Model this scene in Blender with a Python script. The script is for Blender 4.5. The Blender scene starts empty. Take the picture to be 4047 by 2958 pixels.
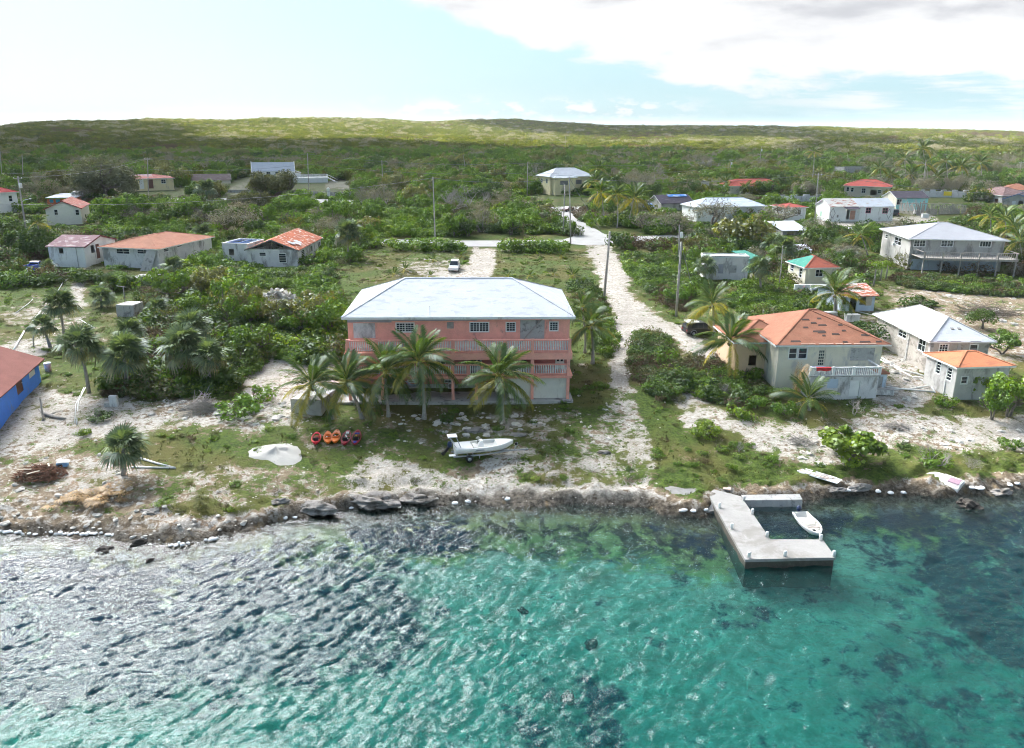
import bpy, bmesh, math, random
import numpy as np
from mathutils import Vector, Matrix, noise as mnoise
random.seed(7); RNG = np.random.default_rng(11)
scn = bpy.context.scene
COL = scn.collection
# ---------------------------------------------------------------- camera
PW, PH, FPX = 4047.0, 2958.0, 3146.0
CXP, CYP = PW/2, PH/2
CAMH = 30.0
PITCH = math.atan((CYP-505)/FPX)
ROLL = math.radians(0.35)
_R0 = np.array([1.0,0,0]); _U0 = np.array([0,math.sin(PITCH),math.cos(PITCH)])
FWD = np.array([0,math.cos(PITCH),-math.sin(PITCH)])
RGT = math.cos(ROLL)*_R0+math.sin(ROLL)*_U0
UPV = -math.sin(ROLL)*_R0+math.cos(ROLL)*_U0
CAM = np.array([0,0,CAMH])
cd = bpy.data.cameras.new('camera'); cam = bpy.data.objects.new('camera', cd); COL.objects.link(cam)
cd.sensor_fit = 'HORIZONTAL'; cd.sensor_width = 36.0; cd.lens = 36.0*FPX/PW
cd.clip_start = 0.5; cd.clip_end = 60000
cam.matrix_world = Matrix(((RGT[0],UPV[0],-FWD[0],0),(RGT[1],UPV[1],-FWD[1],0),(RGT[2],UPV[2],-FWD[2],CAMH),(0,0,0,1)))
scn.camera = cam
# ---------------------------------------------------------------- light
SUN_AZ, SUN_EL = math.radians(-38), math.radians(33)      # azimuth from +Y towards +X
SUNV = np.array([math.sin(SUN_AZ)*math.cos(SUN_EL), math.cos(SUN_AZ)*math.cos(SUN_EL), math.sin(SUN_EL)])
sd = bpy.data.lights.new('sun', 'SUN'); sun = bpy.data.objects.new('sun', sd); COL.objects.link(sun)
sd.energy = 5.0; sd.angle = math.radians(1.0); sd.color = (1.0,0.95,0.86)
sun.rotation_euler = Vector(-SUNV).to_track_quat('-Z','Y').to_euler()
sun.location = (0,0,80)
world = bpy.data.worlds.new('World'); scn.world = world; world.use_nodes = True
scn.view_settings.view_transform = 'Standard'; scn.view_settings.look = 'None'
scn.view_settings.gamma = 1.0; scn.view_settings.use_curve_mapping = False
scn.view_settings.exposure = 2.42
scn.render.engine = 'CYCLES'
cy = scn.cycles
cy.use_denoising = True
try: cy.denoiser = 'OPENIMAGEDENOISE'
except Exception: pass
cy.filter_width = 1.05; cy.max_bounces = 8; cy.diffuse_bounces = 4; cy.glossy_bounces = 2; cy.transmission_bounces = 2
cy.transparent_max_bounces = 8; cy.sample_clamp_indirect = 6; cy.caustics_reflective = False; cy.caustics_refractive = False
cy.use_adaptive_sampling = True; cy.adaptive_threshold = 0.02
def world_nodes():
    nt = world.node_tree; N = nt.nodes; L = nt.links
    N.clear()
    out = N.new('ShaderNodeOutputWorld'); bg = N.new('ShaderNodeBackground')
    sky = N.new('ShaderNodeTexSky'); sky.sky_type = 'NISHITA'; sky.sun_disc = False
    sky.sun_elevation = SUN_EL; sky.sun_rotation = SUN_AZ
    sky.altitude = 0; sky.air_density = 1.0; sky.dust_density = 0.7; sky.ozone_density = 1.5
    bg.inputs[1].default_value = SKY_STRENGTH
    tc = N.new('ShaderNodeTexCoord')
    def math_(op, a, b=None, c=None):
        n = N.new('ShaderNodeMath'); n.operation = op
        for i,v in enumerate((a,b,c)):
            if v is None: continue
            if isinstance(v,(int,float)): n.inputs[i].default_value = v
            else: L.new(v, n.inputs[i])
        return n.outputs[0]
    def mr(v,a,b,c,d,clamp=True):
        n = N.new('ShaderNodeMapRange'); n.clamp = clamp; n.interpolation_type='SMOOTHSTEP' if clamp else 'LINEAR'
        L.new(v,n.inputs[0])
        for i,x in enumerate((a,b,c,d)): n.inputs[i+1].default_value = x
        return n.outputs[0]
    def nz(vec, scale, detail, rough=0.55, dist=0.0):
        n = N.new('ShaderNodeTexNoise'); n.inputs['Scale'].default_value=scale; n.inputs['Detail'].default_value=detail
        n.inputs['Roughness'].default_value=rough; n.inputs['Distortion'].default_value=dist
        L.new(vec,n.inputs['Vector']); return n.outputs[0]
    sep = N.new('ShaderNodeSeparateXYZ'); L.new(tc.outputs['Generated'], sep.inputs[0])
    X,Y,Z = sep.outputs
    az = math_('ARCTAN2', X, Y)                     # 0 ahead, + right
    hyp = math_('SQRT', math_('ADD', math_('MULTIPLY',X,X), math_('MULTIPLY',Y,Y)))
    el = math_('ARCTAN2', Z, hyp)
    cv = N.new('ShaderNodeCombineXYZ'); L.new(az,cv.inputs[0]); L.new(math_('MULTIPLY',el,2.6),cv.inputs[1])
    n1 = nz(cv.outputs[0], 5.0, 9, 0.6, 0.3)
    cv2 = N.new('ShaderNodeCombineXYZ'); L.new(az,cv2.inputs[0]); L.new(math_('ADD',math_('MULTIPLY',el,3.2),4.0),cv2.inputs[1])
    n2 = nz(cv2.outputs[0], 7.0, 7, 0.55, 0.2)
    # big bank upper right: its lower edge comes down from upper left to lower right
    edge = math_('ADD', math_('MULTIPLY', az, -0.225), 0.098)          # elevation of the edge
    edge = math_('MAXIMUM', edge, 0.040)
    dd = math_('SUBTRACT', el, edge)
    dens = math_('ADD', dd, math_('MULTIPLY', math_('SUBTRACT', n1, 0.5), 0.16))
    left_fade = mr(az, -0.26, -0.14, 0, 1)
    bank = math_('MULTIPLY', mr(dens, -0.003, 0.014, 0, 1), left_fade)
    back = mr(Y, -0.3, 0.2, 0.35, 1)
    bank = math_('MULTIPLY', bank, back)
    # streaky stratus low on the right, small cumulus on the horizon
    cvs = N.new('ShaderNodeCombineXYZ'); L.new(az,cvs.inputs[0]); L.new(math_('MULTIPLY',el,9.0),cvs.inputs[1])
    n3 = nz(cvs.outputs[0], 6.0, 6, 0.6)
    strat = math_('MULTIPLY', mr(n3,0.44,0.62,0,0.85), math_('MULTIPLY', mr(az,0.20,0.42,0,1), mr(el,0.004,0.03,0,1)))
    n4 = nz(cv.outputs[0], 26.0, 5, 0.6)
    cum = math_('MULTIPLY', mr(n4,0.48,0.58,0,1), math_('MULTIPLY', mr(math_('ABSOLUTE',math_('SUBTRACT',el,0.022)),0.0,0.018,1,0), mr(math_('ABSOLUTE',math_('SUBTRACT',az,0.02)),0.10,0.26,1,0)))
    # veil of bright haze towards the sun
    dot = N.new('ShaderNodeVectorMath'); dot.operation='DOT_PRODUCT'; L.new(tc.outputs['Generated'],dot.inputs[0]); dot.inputs[1].default_value = SUNV.tolist()
    veil = math_('MULTIPLY', mr(dot.outputs['Value'], 0.62, 0.98, 0, 1), mr(el, 0.015, 0.14, 1.25, 0.10))
    glow = mr(dot.outputs['Value'], 0.895, 0.985, 0, 1)
    cov = math_('MAXIMUM', math_('MAXIMUM', bank, strat), math_('MULTIPLY',cum,1.0))
    # cloud tone: bright rims, grey bellies
    belly = mr(math_('ADD', math_('MULTIPLY',dd,3.0), math_('MULTIPLY', math_('SUBTRACT',n2,0.5),2.2)), 0.10, 0.70, 1.0, 0.0)
    ccol = N.new('ShaderNodeMix'); ccol.data_type='RGBA'
    L.new(belly, ccol.inputs[0])
    ccol.inputs[6].default_value = (*CLOUD_DARK,1); ccol.inputs[7].default_value = (*CLOUD_BRIGHT,1)
    # pale horizon haze
    hz = N.new('ShaderNodeMix'); hz.data_type='RGBA'
    L.new(mr(el, 0.0, 0.60, SKY_HAZE, 0.30), hz.inputs[0]); L.new(sky.outputs[0], hz.inputs[6]); hz.inputs[7].default_value = (*HAZE_COL,1)
    vl = N.new('ShaderNodeMix'); vl.data_type='RGBA'
    L.new(math_('MULTIPLY',veil,0.75), vl.inputs[0]); L.new(hz.outputs[2], vl.inputs[6]); vl.inputs[7].default_value = (*VEIL_COL,1)
    mx = N.new('ShaderNodeMix'); mx.data_type='RGBA'
    L.new(cov, mx.inputs[0]); L.new(vl.outputs[2], mx.inputs[6]); L.new(ccol.outputs[2], mx.inputs[7])
    gl = N.new('ShaderNodeVectorMath'); gl.operation='SCALE'; gl.inputs[0].default_value=AUREOLE; L.new(glow,gl.inputs[3])
    ad = N.new('ShaderNodeVectorMath'); ad.operation='ADD'; L.new(mx.outputs[2],ad.inputs[0]); L.new(gl.outputs[0],ad.inputs[1])
    L.new(ad.outputs[0], bg.inputs[0]); L.new(bg.outputs[0], out.inputs[0])
SKY_STRENGTH = 0.054
AUREOLE = (175.0,175.0,175.0)
SKY_HAZE = 0.9
HAZE_COL = (1.70,2.60,3.0); VEIL_COL = (3.6,3.9,3.9); CLOUD_BRIGHT = (3.5,3.55,3.6); CLOUD_DARK = (2.3,2.35,2.5)
world_nodes()
# ---------------------------------------------------------------- geometry of the place
def ray(px,py):
    d = FWD+RGT*((px-CXP)/FPX)+UPV*((CYP-py)/FPX)
    return d/np.linalg.norm(d)
def at_z(px,py,z):
    d = ray(px,py); t = (z-CAMH)/d[2]; return CAM+d*t
def at_y(px,py,y):
    d = ray(px,py); return CAM+d*(y/d[1])
def project(x,y,z):
    v0,v1,v2 = x-CAM[0],y-CAM[1],z-CAM[2]
    c = v0*FWD[0]+v1*FWD[1]+v2*FWD[2]; c = np.where(np.abs(c)<1e-6,1e-6,c)
    a = v0*RGT[0]+v1*RGT[1]+v2*RGT[2]; b = v0*UPV[0]+v1*UPV[1]+v2*UPV[2]
    return CXP+FPX*a/c, CYP-FPX*b/c
SHORE_PX = [(-700,2096),(0,2108),(220,2112),(420,2124),(600,2146),(690,2156),(860,2118),(1000,2090),(1150,2050),(1300,2030),(1450,2008),(1600,1998),
 (1800,1990),(2100,1988),(2300,1992),(2560,2000),(2620,2025),(2780,2045),(2850,1995),(2950,1985),(3160,1982),(3210,1972),(3400,1960),(3600,1950),(3740,1972),(3830,1958),(3960,1945),(4047,1926),(4500,1880)]
_sh = np.array([at_z(a,b,0.0) for a,b in SHORE_PX])
SHX, SHY = _sh[:,0], _sh[:,1]
def shore_y(x): return np.interp(x, SHX, SHY)
PD = [-80,-30,-14,-6,-2,-0.5,0,0.7,2,6,12,22,40,100,200,500,900]
PZ = [-4.5,-3.0,-2.0,-1.15,-0.55,-0.25,0.0,0.5,0.8,1.3,2.0,2.8,3.6,5.4,7.4,10.5,13]
RIDGE_PX = [(-600,512),(0,503),(118,486),(525,477),(634,475),(906,482),(1214,466),(1413,470),(1540,474),(1676,484),(1857,477),(2039,481),(2181,488),(2272,489),(2390,497),(2670,499),(2870,502),(3087,507),(3241,508),(3450,510),(3585,511),(3812,517),(4047,528),(4700,545)]
_rd = np.array([ray(a,b) for a,b in RIDGE_PX])
RU = _rd[:,0]/_rd[:,1]; RE = _rd[:,2]/np.hypot(_rd[:,0],_rd[:,1])
def sstep(a,b,x):
    t = np.clip((x-a)/(b-a),0,1); return t*t*(3-2*t)
def vnoise(x,y,seed=0):
    """value noise, vectorised"""
    xi = np.floor(x).astype(np.int64); yi = np.floor(y).astype(np.int64); fx = x-xi; fy = y-yi
    def h(a,b):
        n = (a*374761393+b*668265263+seed*982451653)&0x7fffffff
        n = ((n^(n>>13))*1274126177)&0x7fffffff
        n = (n^(n>>16))&0xffff
        return n/65535.0
    u = fx*fx*(3-2*fx); v = fy*fy*(3-2*fy)
    return (h(xi,yi)*(1-u)+h(xi+1,yi)*u)*(1-v)+(h(xi,yi+1)*(1-u)+h(xi+1,yi+1)*u)*v
def fbm(x,y,seed=0,oct=4,gain=0.5):
    s=0;a=1;t=0
    for i in range(oct):
        s = s+a*vnoise(x*2**i+17.3*i,y*2**i-9.1*i,seed+i); t+=a; a*=gain
    return s/t
def height(x,y,detail=True):
    x = np.asarray(x,float); y = np.asarray(y,float)
    d = y-shore_y(x)
    h = np.interp(d,PD,PZ)
    # hills behind the settlement
    D = np.hypot(x,y); u = x/np.maximum(y,1.0)
    hr = CAMH+1750*np.interp(u,RU,RE)-3.5
    k = sstep(650,1750,D)
    hh = (h*(1-k)+hr*k)
    hh = hh + (fbm(x/230,y/170,5,3)-0.5)*17*sstep(600,950,D)*(1-sstep(1500,1740,D))
    back = sstep(1780,3000,D)
    hh = hh*(1-back)+(-6)*back
    h = np.where(D>500,hh,h)
    if detail:
        # broken limestone along the water, hummocky scrub land behind
        w = sstep(-3.5,0.3,d)*(1-sstep(3.0,7.0,d))
        rgh = fbm(x*0.55,y*0.8,3,5,0.6)-0.5
        h = h + w*rgh*1.3
        h = h + sstep(2,8,d)*(1-sstep(60,120,d))*(fbm(x*0.35,y*0.35,9,4)-0.5)*0.35
        h = h - sstep(3,0,-d)*0 + np.where(d<-2,(fbm(x*0.25,y*0.25,21,4)-0.5)*0.7*sstep(2,6,-d),0)
    return h
def gz(x,y): return float(height(np.array([x]),np.array([y]))[0])
def G(px,py):
    """ground point seen at a pixel of the photograph"""
    d = ray(px,py)
    t = np.geomspace(25,6000,1500)
    P = CAM[:,None]+d[:,None]*t
    below = P[2] < height(P[0],P[1])
    i = int(np.argmax(below))
    if not below[i]: i = len(t)-1
    a,b = t[max(i-1,0)],t[i]
    for _ in range(18):
        m = 0.5*(a+b); q = CAM+d*m
        if q[2] < gz(q[0],q[1]): b = m
        else: a = m
    q = CAM+d*b
    return np.array([q[0],q[1],gz(q[0],q[1])])
# ---------------------------------------------------------------- materials
MATS = {}
def _base(name):
    m = bpy.data.materials.new(name); m.use_nodes = True
    nt = m.node_tree; nt.nodes.clear()
    out = nt.nodes.new('ShaderNodeOutputMaterial')
    return m, nt, out
class NT:
    """small wrapper for building node graphs"""
    def __init__(s, nt): s.nt=nt; s.N=nt.nodes; s.L=nt.links
    def put(s, sock, v):
        if isinstance(v,(int,float)): sock.default_value=v
        elif isinstance(v,(tuple,list)):
            sock.default_value = (*v,1) if (len(v)==3 and len(sock.default_value)==4) else v
        else: s.L.new(v,sock)
    def math(s,op,a,b=None,c=None,clamp=False):
        n=s.N.new('ShaderNodeMath'); n.operation=op; n.use_clamp=clamp
        for i,v in enumerate((a,b,c)):
            if v is not None: s.put(n.inputs[i],v)
        return n.outputs[0]
    def ramp(s,v,a,b,c=0.0,d=1.0):
        n=s.N.new('ShaderNodeMapRange'); n.interpolation_type='SMOOTHSTEP'; s.put(n.inputs[0],v)
        for i,x in enumerate((a,b,c,d)): s.put(n.inputs[i+1],x)
        return n.outputs[0]
    def mix(s,f,a,b,blend='MIX'):
        n=s.N.new('ShaderNodeMix'); n.data_type='RGBA'; n.blend_type=blend
        s.put(n.inputs[0],f); s.put(n.inputs[6],a); s.put(n.inputs[7],b); return n.outputs[2]
    def pos(s): return s.N.new('ShaderNodeNewGeometry').outputs['Position']
    def obj(s): return s.N.new('ShaderNodeTexCoord').outputs['Object']
    def scale(s,v,x,y,z):
        n=s.N.new('ShaderNodeVectorMath'); n.operation='MULTIPLY'; s.L.new(v,n.inputs[0]); n.inputs[1].default_value=(x,y,z); return n.outputs[0]
    def noise(s,v,sc,det=4,rough=0.55,dist=0.0,col=False):
        n=s.N.new('ShaderNodeTexNoise'); s.L.new(v,n.inputs['Vector'])
        n.inputs['Scale'].default_value=sc; n.inputs['Detail'].default_value=det; n.inputs['Roughness'].default_value=rough; n.inputs['Distortion'].default_value=dist
        return n.outputs[1 if col else 0]
    def voro(s,v,sc,feat='F1',out=0):
        n=s.N.new('ShaderNodeTexVoronoi'); n.feature=feat; s.L.new(v,n.inputs['Vector']); n.inputs['Scale'].default_value=sc; return n.outputs[out]
    def attr(s,name,out=2):
        n=s.N.new('ShaderNodeAttribute'); n.attribute_name=name; return n.outputs[out]
    def rnd(s): return s.N.new('ShaderNodeObjectInfo').outputs['Random']
    def bump(s,h,strength=0.5,dist=0.1):
        n=s.N.new('ShaderNodeBump'); n.inputs['Strength'].default_value=strength; n.inputs['Distance'].default_value=dist; s.L.new(h,n.inputs['Height']); return n.outputs[0]
    def bsdf(s,col,rough=0.8,spec=0.3,metal=0.0,normal=None,coat=0.0):
        n=s.N.new('ShaderNodeBsdfPrincipled'); s.put(n.inputs['Base Color'],col); s.put(n.inputs['Roughness'],rough)
        n.inputs['Specular IOR Level'].default_value=spec; n.inputs['Metallic'].default_value=metal
        n.inputs['Coat Weight'].default_value=coat
        if normal is not None: s.L.new(normal,n.inputs['Normal'])
        return n.outputs[0]
def plain(name,col,rough=0.75,var=0.18,sc=1.5,spec=0.3,metal=0.0,bump=0.0,stain=None,stain_amt=0.45,streak=1.0,coat=0.0):
    """weathered surface: base colour with mottling and (optional) stains or exposed under-coat"""
    if name in MATS: return MATS[name]
    m,nt,out=_base(name); g=NT(nt); p=g.pos()
    n1=g.noise(p,sc,6,0.65); n2=g.noise(p,sc*9,4,0.6)
    v=g.math('ADD',g.math('MULTIPLY',n1,1.4),g.math('MULTIPLY',n2,0.6))
    f=g.ramp(v,0.55,1.45)
    lo=tuple(c*(1-var) for c in col); hi=tuple(min(1,c*(1+var*0.8)) for c in col)
    c=g.mix(f,lo,hi)
    if stain is not None:
        s=g.noise(g.scale(p,1,1,streak),sc*0.8,7,0.68,0.4)
        c=g.mix(g.ramp(s,0.62-stain_amt*0.3,0.70-stain_amt*0.16),c,stain)
    nrm=None
    if bump>0: nrm=g.bump(g.math('ADD',n2,g.noise(p,sc*40,3)),bump,0.05)
    nt.links.new(g.bsdf(c,rough,spec,metal,nrm,coat),out.inputs[0]); MATS[name]=m; return m
def leafmat(name,a,b,trans=0.35,gloss=0.06,hue=0.25):
    """leaves: two tones by leaf (attribute lv) and by plant, light passes through"""
    if name in MATS: return MATS[name]
    m,nt,out=_base(name); g=NT(nt)
    f=g.math('ADD',g.math('MULTIPLY',g.attr('lv'),0.75),g.math('MULTIPLY',g.rnd(),0.35))
    f=g.math('SUBTRACT',f,0.05,clamp=True)
    c=g.mix(f,a,b)
    big=g.noise(g.pos(),0.12,3)
    c=g.mix(g.ramp(big,0.42,0.62,0.0,hue),c,tuple(x*y for x,y in zip(b,(1.25,1.0,0.6))))
    d=g.N.new('ShaderNodeBsdfDiffuse'); g.put(d.inputs[0],c)
    t=g.N.new('ShaderNodeBsdfTranslucent'); g.put(t.inputs[0],g.mix(1.0,c,(1.25,1.2,0.55),'MULTIPLY'))
    x=g.N.new('ShaderNodeMixShader'); x.inputs[0].default_value=trans; g.L.new(d.outputs[0],x.inputs[1]); g.L.new(t.outputs[0],x.inputs[2])
    if gloss>0:
        q=g.N.new('ShaderNodeBsdfGlossy'); q.inputs['Roughness'].default_value=0.45; q.inputs[0].default_value=(0.9,0.95,1,1)
        y=g.N.new('ShaderNodeMixShader'); y.inputs[0].default_value=gloss; g.L.new(x.outputs[0],y.inputs[1]); g.L.new(q.outputs[0],y.inputs[2]); x=y
    g.L.new(x.outputs[0],out.inputs[0]); MATS[name]=m; return m
def roofmat(name,col,var=0.2,patch=None,amt=0.4,rows=4.0):
    """shingle/metal: fine courses running along the slope, faded and worn patches"""
    if name in MATS: return MATS[name]
    m,nt,out=_base(name); g=NT(nt); o=g.obj()
    n=g.noise(o,0.6,6,0.65); n2=g.noise(g.scale(o,3,3,9),3.0,3)
    c=g.mix(g.ramp(g.math('ADD',g.math('MULTIPLY',n,0.6),g.math('MULTIPLY',n2,0.5)),0.35,0.75),tuple(x*(1-var) for x in col),tuple(min(1,x*(1+var)) for x in col))
    if patch: c=g.mix(g.ramp(g.noise(g.scale(o,0.6,1.2,2),1.1,7,0.7,0.3),0.63-amt*0.3,0.69-amt*0.2),c,patch)
    sepn=g.N.new('ShaderNodeSeparateXYZ'); g.L.new(o,sepn.inputs[0])
    course=g.math('FRACT',g.math('MULTIPLY',sepn.outputs[2],rows*2.5))
    h=g.math('ADD',g.math('MULTIPLY',course,0.6),n2)
    nt.links.new(g.bsdf(c,0.85,0.15,0,g.bump(h,0.35,0.03)),out.inputs[0]); MATS[name]=m; return m
def glassmat():
    if 'window_glass' in MATS: return MATS['window_glass']
    m,nt,out=_base('window_glass'); g=NT(nt)
    c=g.mix(g.noise(g.pos(),0.8,2),(0.008,0.010,0.013),(0.035,0.045,0.055))
    nt.links.new(g.bsdf(c,0.08,0.5),out.inputs[0]); MATS['window_glass']=m; return m
# ---------------------------------------------------------------- mesh building
class MB:
    def __init__(s): s.v=[]; s.f=[]; s.mi=[]; s.mats=[]; s.cur=0; s.sm=[]; s.smooth=False
    def mat(s,m):
        if m not in s.mats: s.mats.append(m)
        s.cur=s.mats.index(m); return s
    def add(s,vs,fs):
        b=len(s.v); s.v.extend([tuple(map(float,q)) for q in vs])
        for f in fs: s.f.append([b+i for i in f]); s.mi.append(s.cur); s.sm.append(s.smooth)
        return s
    def quad(s,a,b,c,d): return s.add([a,b,c,d],[(0,1,2,3)])
    def box(s,x0,y0,z0,x1,y1,z1):
        return s.add([(x0,y0,z0),(x1,y0,z0),(x1,y1,z0),(x0,y1,z0),(x0,y0,z1),(x1,y0,z1),(x1,y1,z1),(x0,y1,z1)],
            [(0,3,2,1),(4,5,6,7),(0,1,5,4),(1,2,6,5),(2,3,7,6),(3,0,4,7)])
    def bar(s,a,b,w,h=None,up=(0,0,1)):
        """square bar from a to b"""
        a=Vector(a);b=Vector(b);h=h or w;d=(b-a).normalized();u=Vector(up)
        if abs(d.dot(u))>0.98:u=Vector((1,0,0))
        r=d.cross(u).normalized();u=r.cross(d)
        vs=[]
        for p in (a,b):
            for i,j in ((-1,-1),(1,-1),(1,1),(-1,1)): vs.append(p+r*(i*w/2)+u*(j*h/2))
        return s.add(vs,[(0,1,2,3),(7,6,5,4),(0,4,5,1),(1,5,6,2),(2,6,7,3),(3,7,4,0)])
    def tube(s,pts,rads,n=7,caps=True):
        pts=[Vector(p) for p in pts]
        if not hasattr(rads,'__len__'): rads=[rads]*len(pts)
        vs=[];fs=[];ref=None
        for i,p in enumerate(pts):
            d=(pts[min(i+1,len(pts)-1)]-pts[max(i-1,0)]).normalized()
            if ref is None: ref=Vector((1,0,0)) if abs(d.z)>0.8 else Vector((0,0,1))
            r=d.cross(ref)
            if r.length<1e-4: r=d.cross(Vector((0.3,1,0.2)))
            r.normalize();u=r.cross(d).normalized();ref=u
            for k in range(n):
                t=2*math.pi*k/n; vs.append(p+r*(math.cos(t)*rads[i])+u*(math.sin(t)*rads[i]))
        for i in range(len(pts)-1):
            for k in range(n): fs.append((i*n+k,i*n+(k+1)%n,(i+1)*n+(k+1)%n,(i+1)*n+k))
        if caps: fs.append(tuple(range(n-1,-1,-1)));fs.append(tuple(range((len(pts)-1)*n,len(pts)*n)))
        o=s.smooth;s.smooth=True;s.add(vs,fs);s.smooth=o;return s
    def lathe(s,prof,n=12,c=(0,0,0),axis='z'):
        vs=[];fs=[]
        for r,z in prof:
            for k in range(n):
                t=2*math.pi*k/n;q=(r*math.cos(t),r*math.sin(t),z)
                if axis=='x': q=(q[2],q[0],q[1])
                if axis=='y': q=(q[0],q[2],q[1])
                vs.append((c[0]+q[0],c[1]+q[1],c[2]+q[2]))
        for i in range(len(prof)-1):
            for k in range(n): fs.append((i*n+k,i*n+(k+1)%n,(i+1)*n+(k+1)%n,(i+1)*n+k))
        fs.append(tuple(range(n-1,-1,-1)));fs.append(tuple(range((len(prof)-1)*n,len(prof)*n)))
        o=s.smooth;s.smooth=True;s.add(vs,fs);s.smooth=o;return s
    def mesh(s,name):
        me=bpy.data.meshes.new(name);me.from_pydata(s.v,[],s.f)
        for m in s.mats: me.materials.append(m)
        if s.f:
            me.polygons.foreach_set('material_index',s.mi);me.polygons.foreach_set('use_smooth',s.sm)
        me.update();return me
    def build(s,name,mat=None,parent=None,loc=None,rot=None):
        if mat is not None and not s.mats: s.mats=[mat]
        return link(name,s.mesh(name),parent,loc,rot)
def link(name,me,parent=None,loc=None,rot=None,scale=None):
    o=bpy.data.objects.new(name,me);COL.objects.link(o)
    if parent is not None:o.parent=parent
    if loc is not None:o.location=[float(q) for q in loc]
    if rot is not None:o.rotation_euler=rot
    if scale is not None:o.scale=(scale,)*3 if isinstance(scale,(int,float)) else scale
    return o
def tag(o,label=None,cat=None,group=None,kind=None):
    if label:o['label']=label
    if cat:o['category']=cat
    if group:o['group']=group
    if kind:o['kind']=kind
    return o
def thing(name,label,cat,loc=(0,0,0),rz=0.0,group=None):
    return tag(link(name,None,None,loc,(0,0,rz)),label,cat,group,'thing')
def np_mesh(name,V,Fq,mat,attrs=None,smooth=False):
    """fast mesh from numpy: V (n,3), Fq (m,k)"""
    me=bpy.data.meshes.new(name);n=len(V);m,k=Fq.shape
    me.vertices.add(n);me.vertices.foreach_set('co',np.ascontiguousarray(V,dtype=np.float32).ravel())
    me.loops.add(m*k);me.loops.foreach_set('vertex_index',np.ascontiguousarray(Fq,dtype=np.int32).ravel())
    me.polygons.add(m);me.polygons.foreach_set('loop_start',np.arange(0,m*k,k,dtype=np.int32))
    me.polygons.foreach_set('loop_total',np.full(m,k,dtype=np.int32))
    if smooth: me.polygons.foreach_set('use_smooth',np.ones(m,dtype=bool))
    for an,(dom,typ,data) in (attrs or {}).items():
        a=me.attributes.new(an,typ,dom)
        a.data.foreach_set('value' if typ=='FLOAT' else ('vector' if typ=='FLOAT_VECTOR' else 'color'),np.ascontiguousarray(data,dtype=np.float32).ravel())
    if mat is not None: me.materials.append(mat)
    me.update(calc_edges=True);me.validate();return me
def rotz(o,a): o.rotation_euler=(0,0,a)
def inpoly(px,py,poly):
    px=np.asarray(px);py=np.asarray(py);c=np.zeros(px.shape,bool);n=len(poly);j=n-1
    for i in range(n):
        xi,yi=poly[i];xj,yj=poly[j]
        c^=((yi>py)!=(yj>py))&(px<(xj-xi)*(py-yi)/((yj-yi)+1e-9)+xi);j=i
    return c
def polydist(px,py,poly):
    d=np.full(np.shape(px),1e9)
    for (x0,y0),(x1,y1) in zip(poly,poly[1:]+poly[:1]):
        dx,dy=x1-x0,y1-y0;t=np.clip(((px-x0)*dx+(py-y0)*dy)/(dx*dx+dy*dy+1e-9),0,1)
        d=np.minimum(d,np.hypot(px-x0-t*dx,py-y0-t*dy))
    return d
def softpoly(px,py,poly,soft):
    """1 inside, falling to 0 over soft pixels"""
    ok=(px>min(p[0] for p in poly)-soft*2)&(px<max(p[0] for p in poly)+soft*2)&(py>min(p[1] for p in poly)-soft*2)&(py<max(p[1] for p in poly)+soft*2)
    r=np.zeros(np.shape(px))
    if not ok.any():return r
    a,b=px[ok],py[ok];d=polydist(a,b,poly);i=inpoly(a,b,poly)
    r[ok]=np.clip(0.5+np.where(i,d,-d)/soft,0,1);return r
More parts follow.
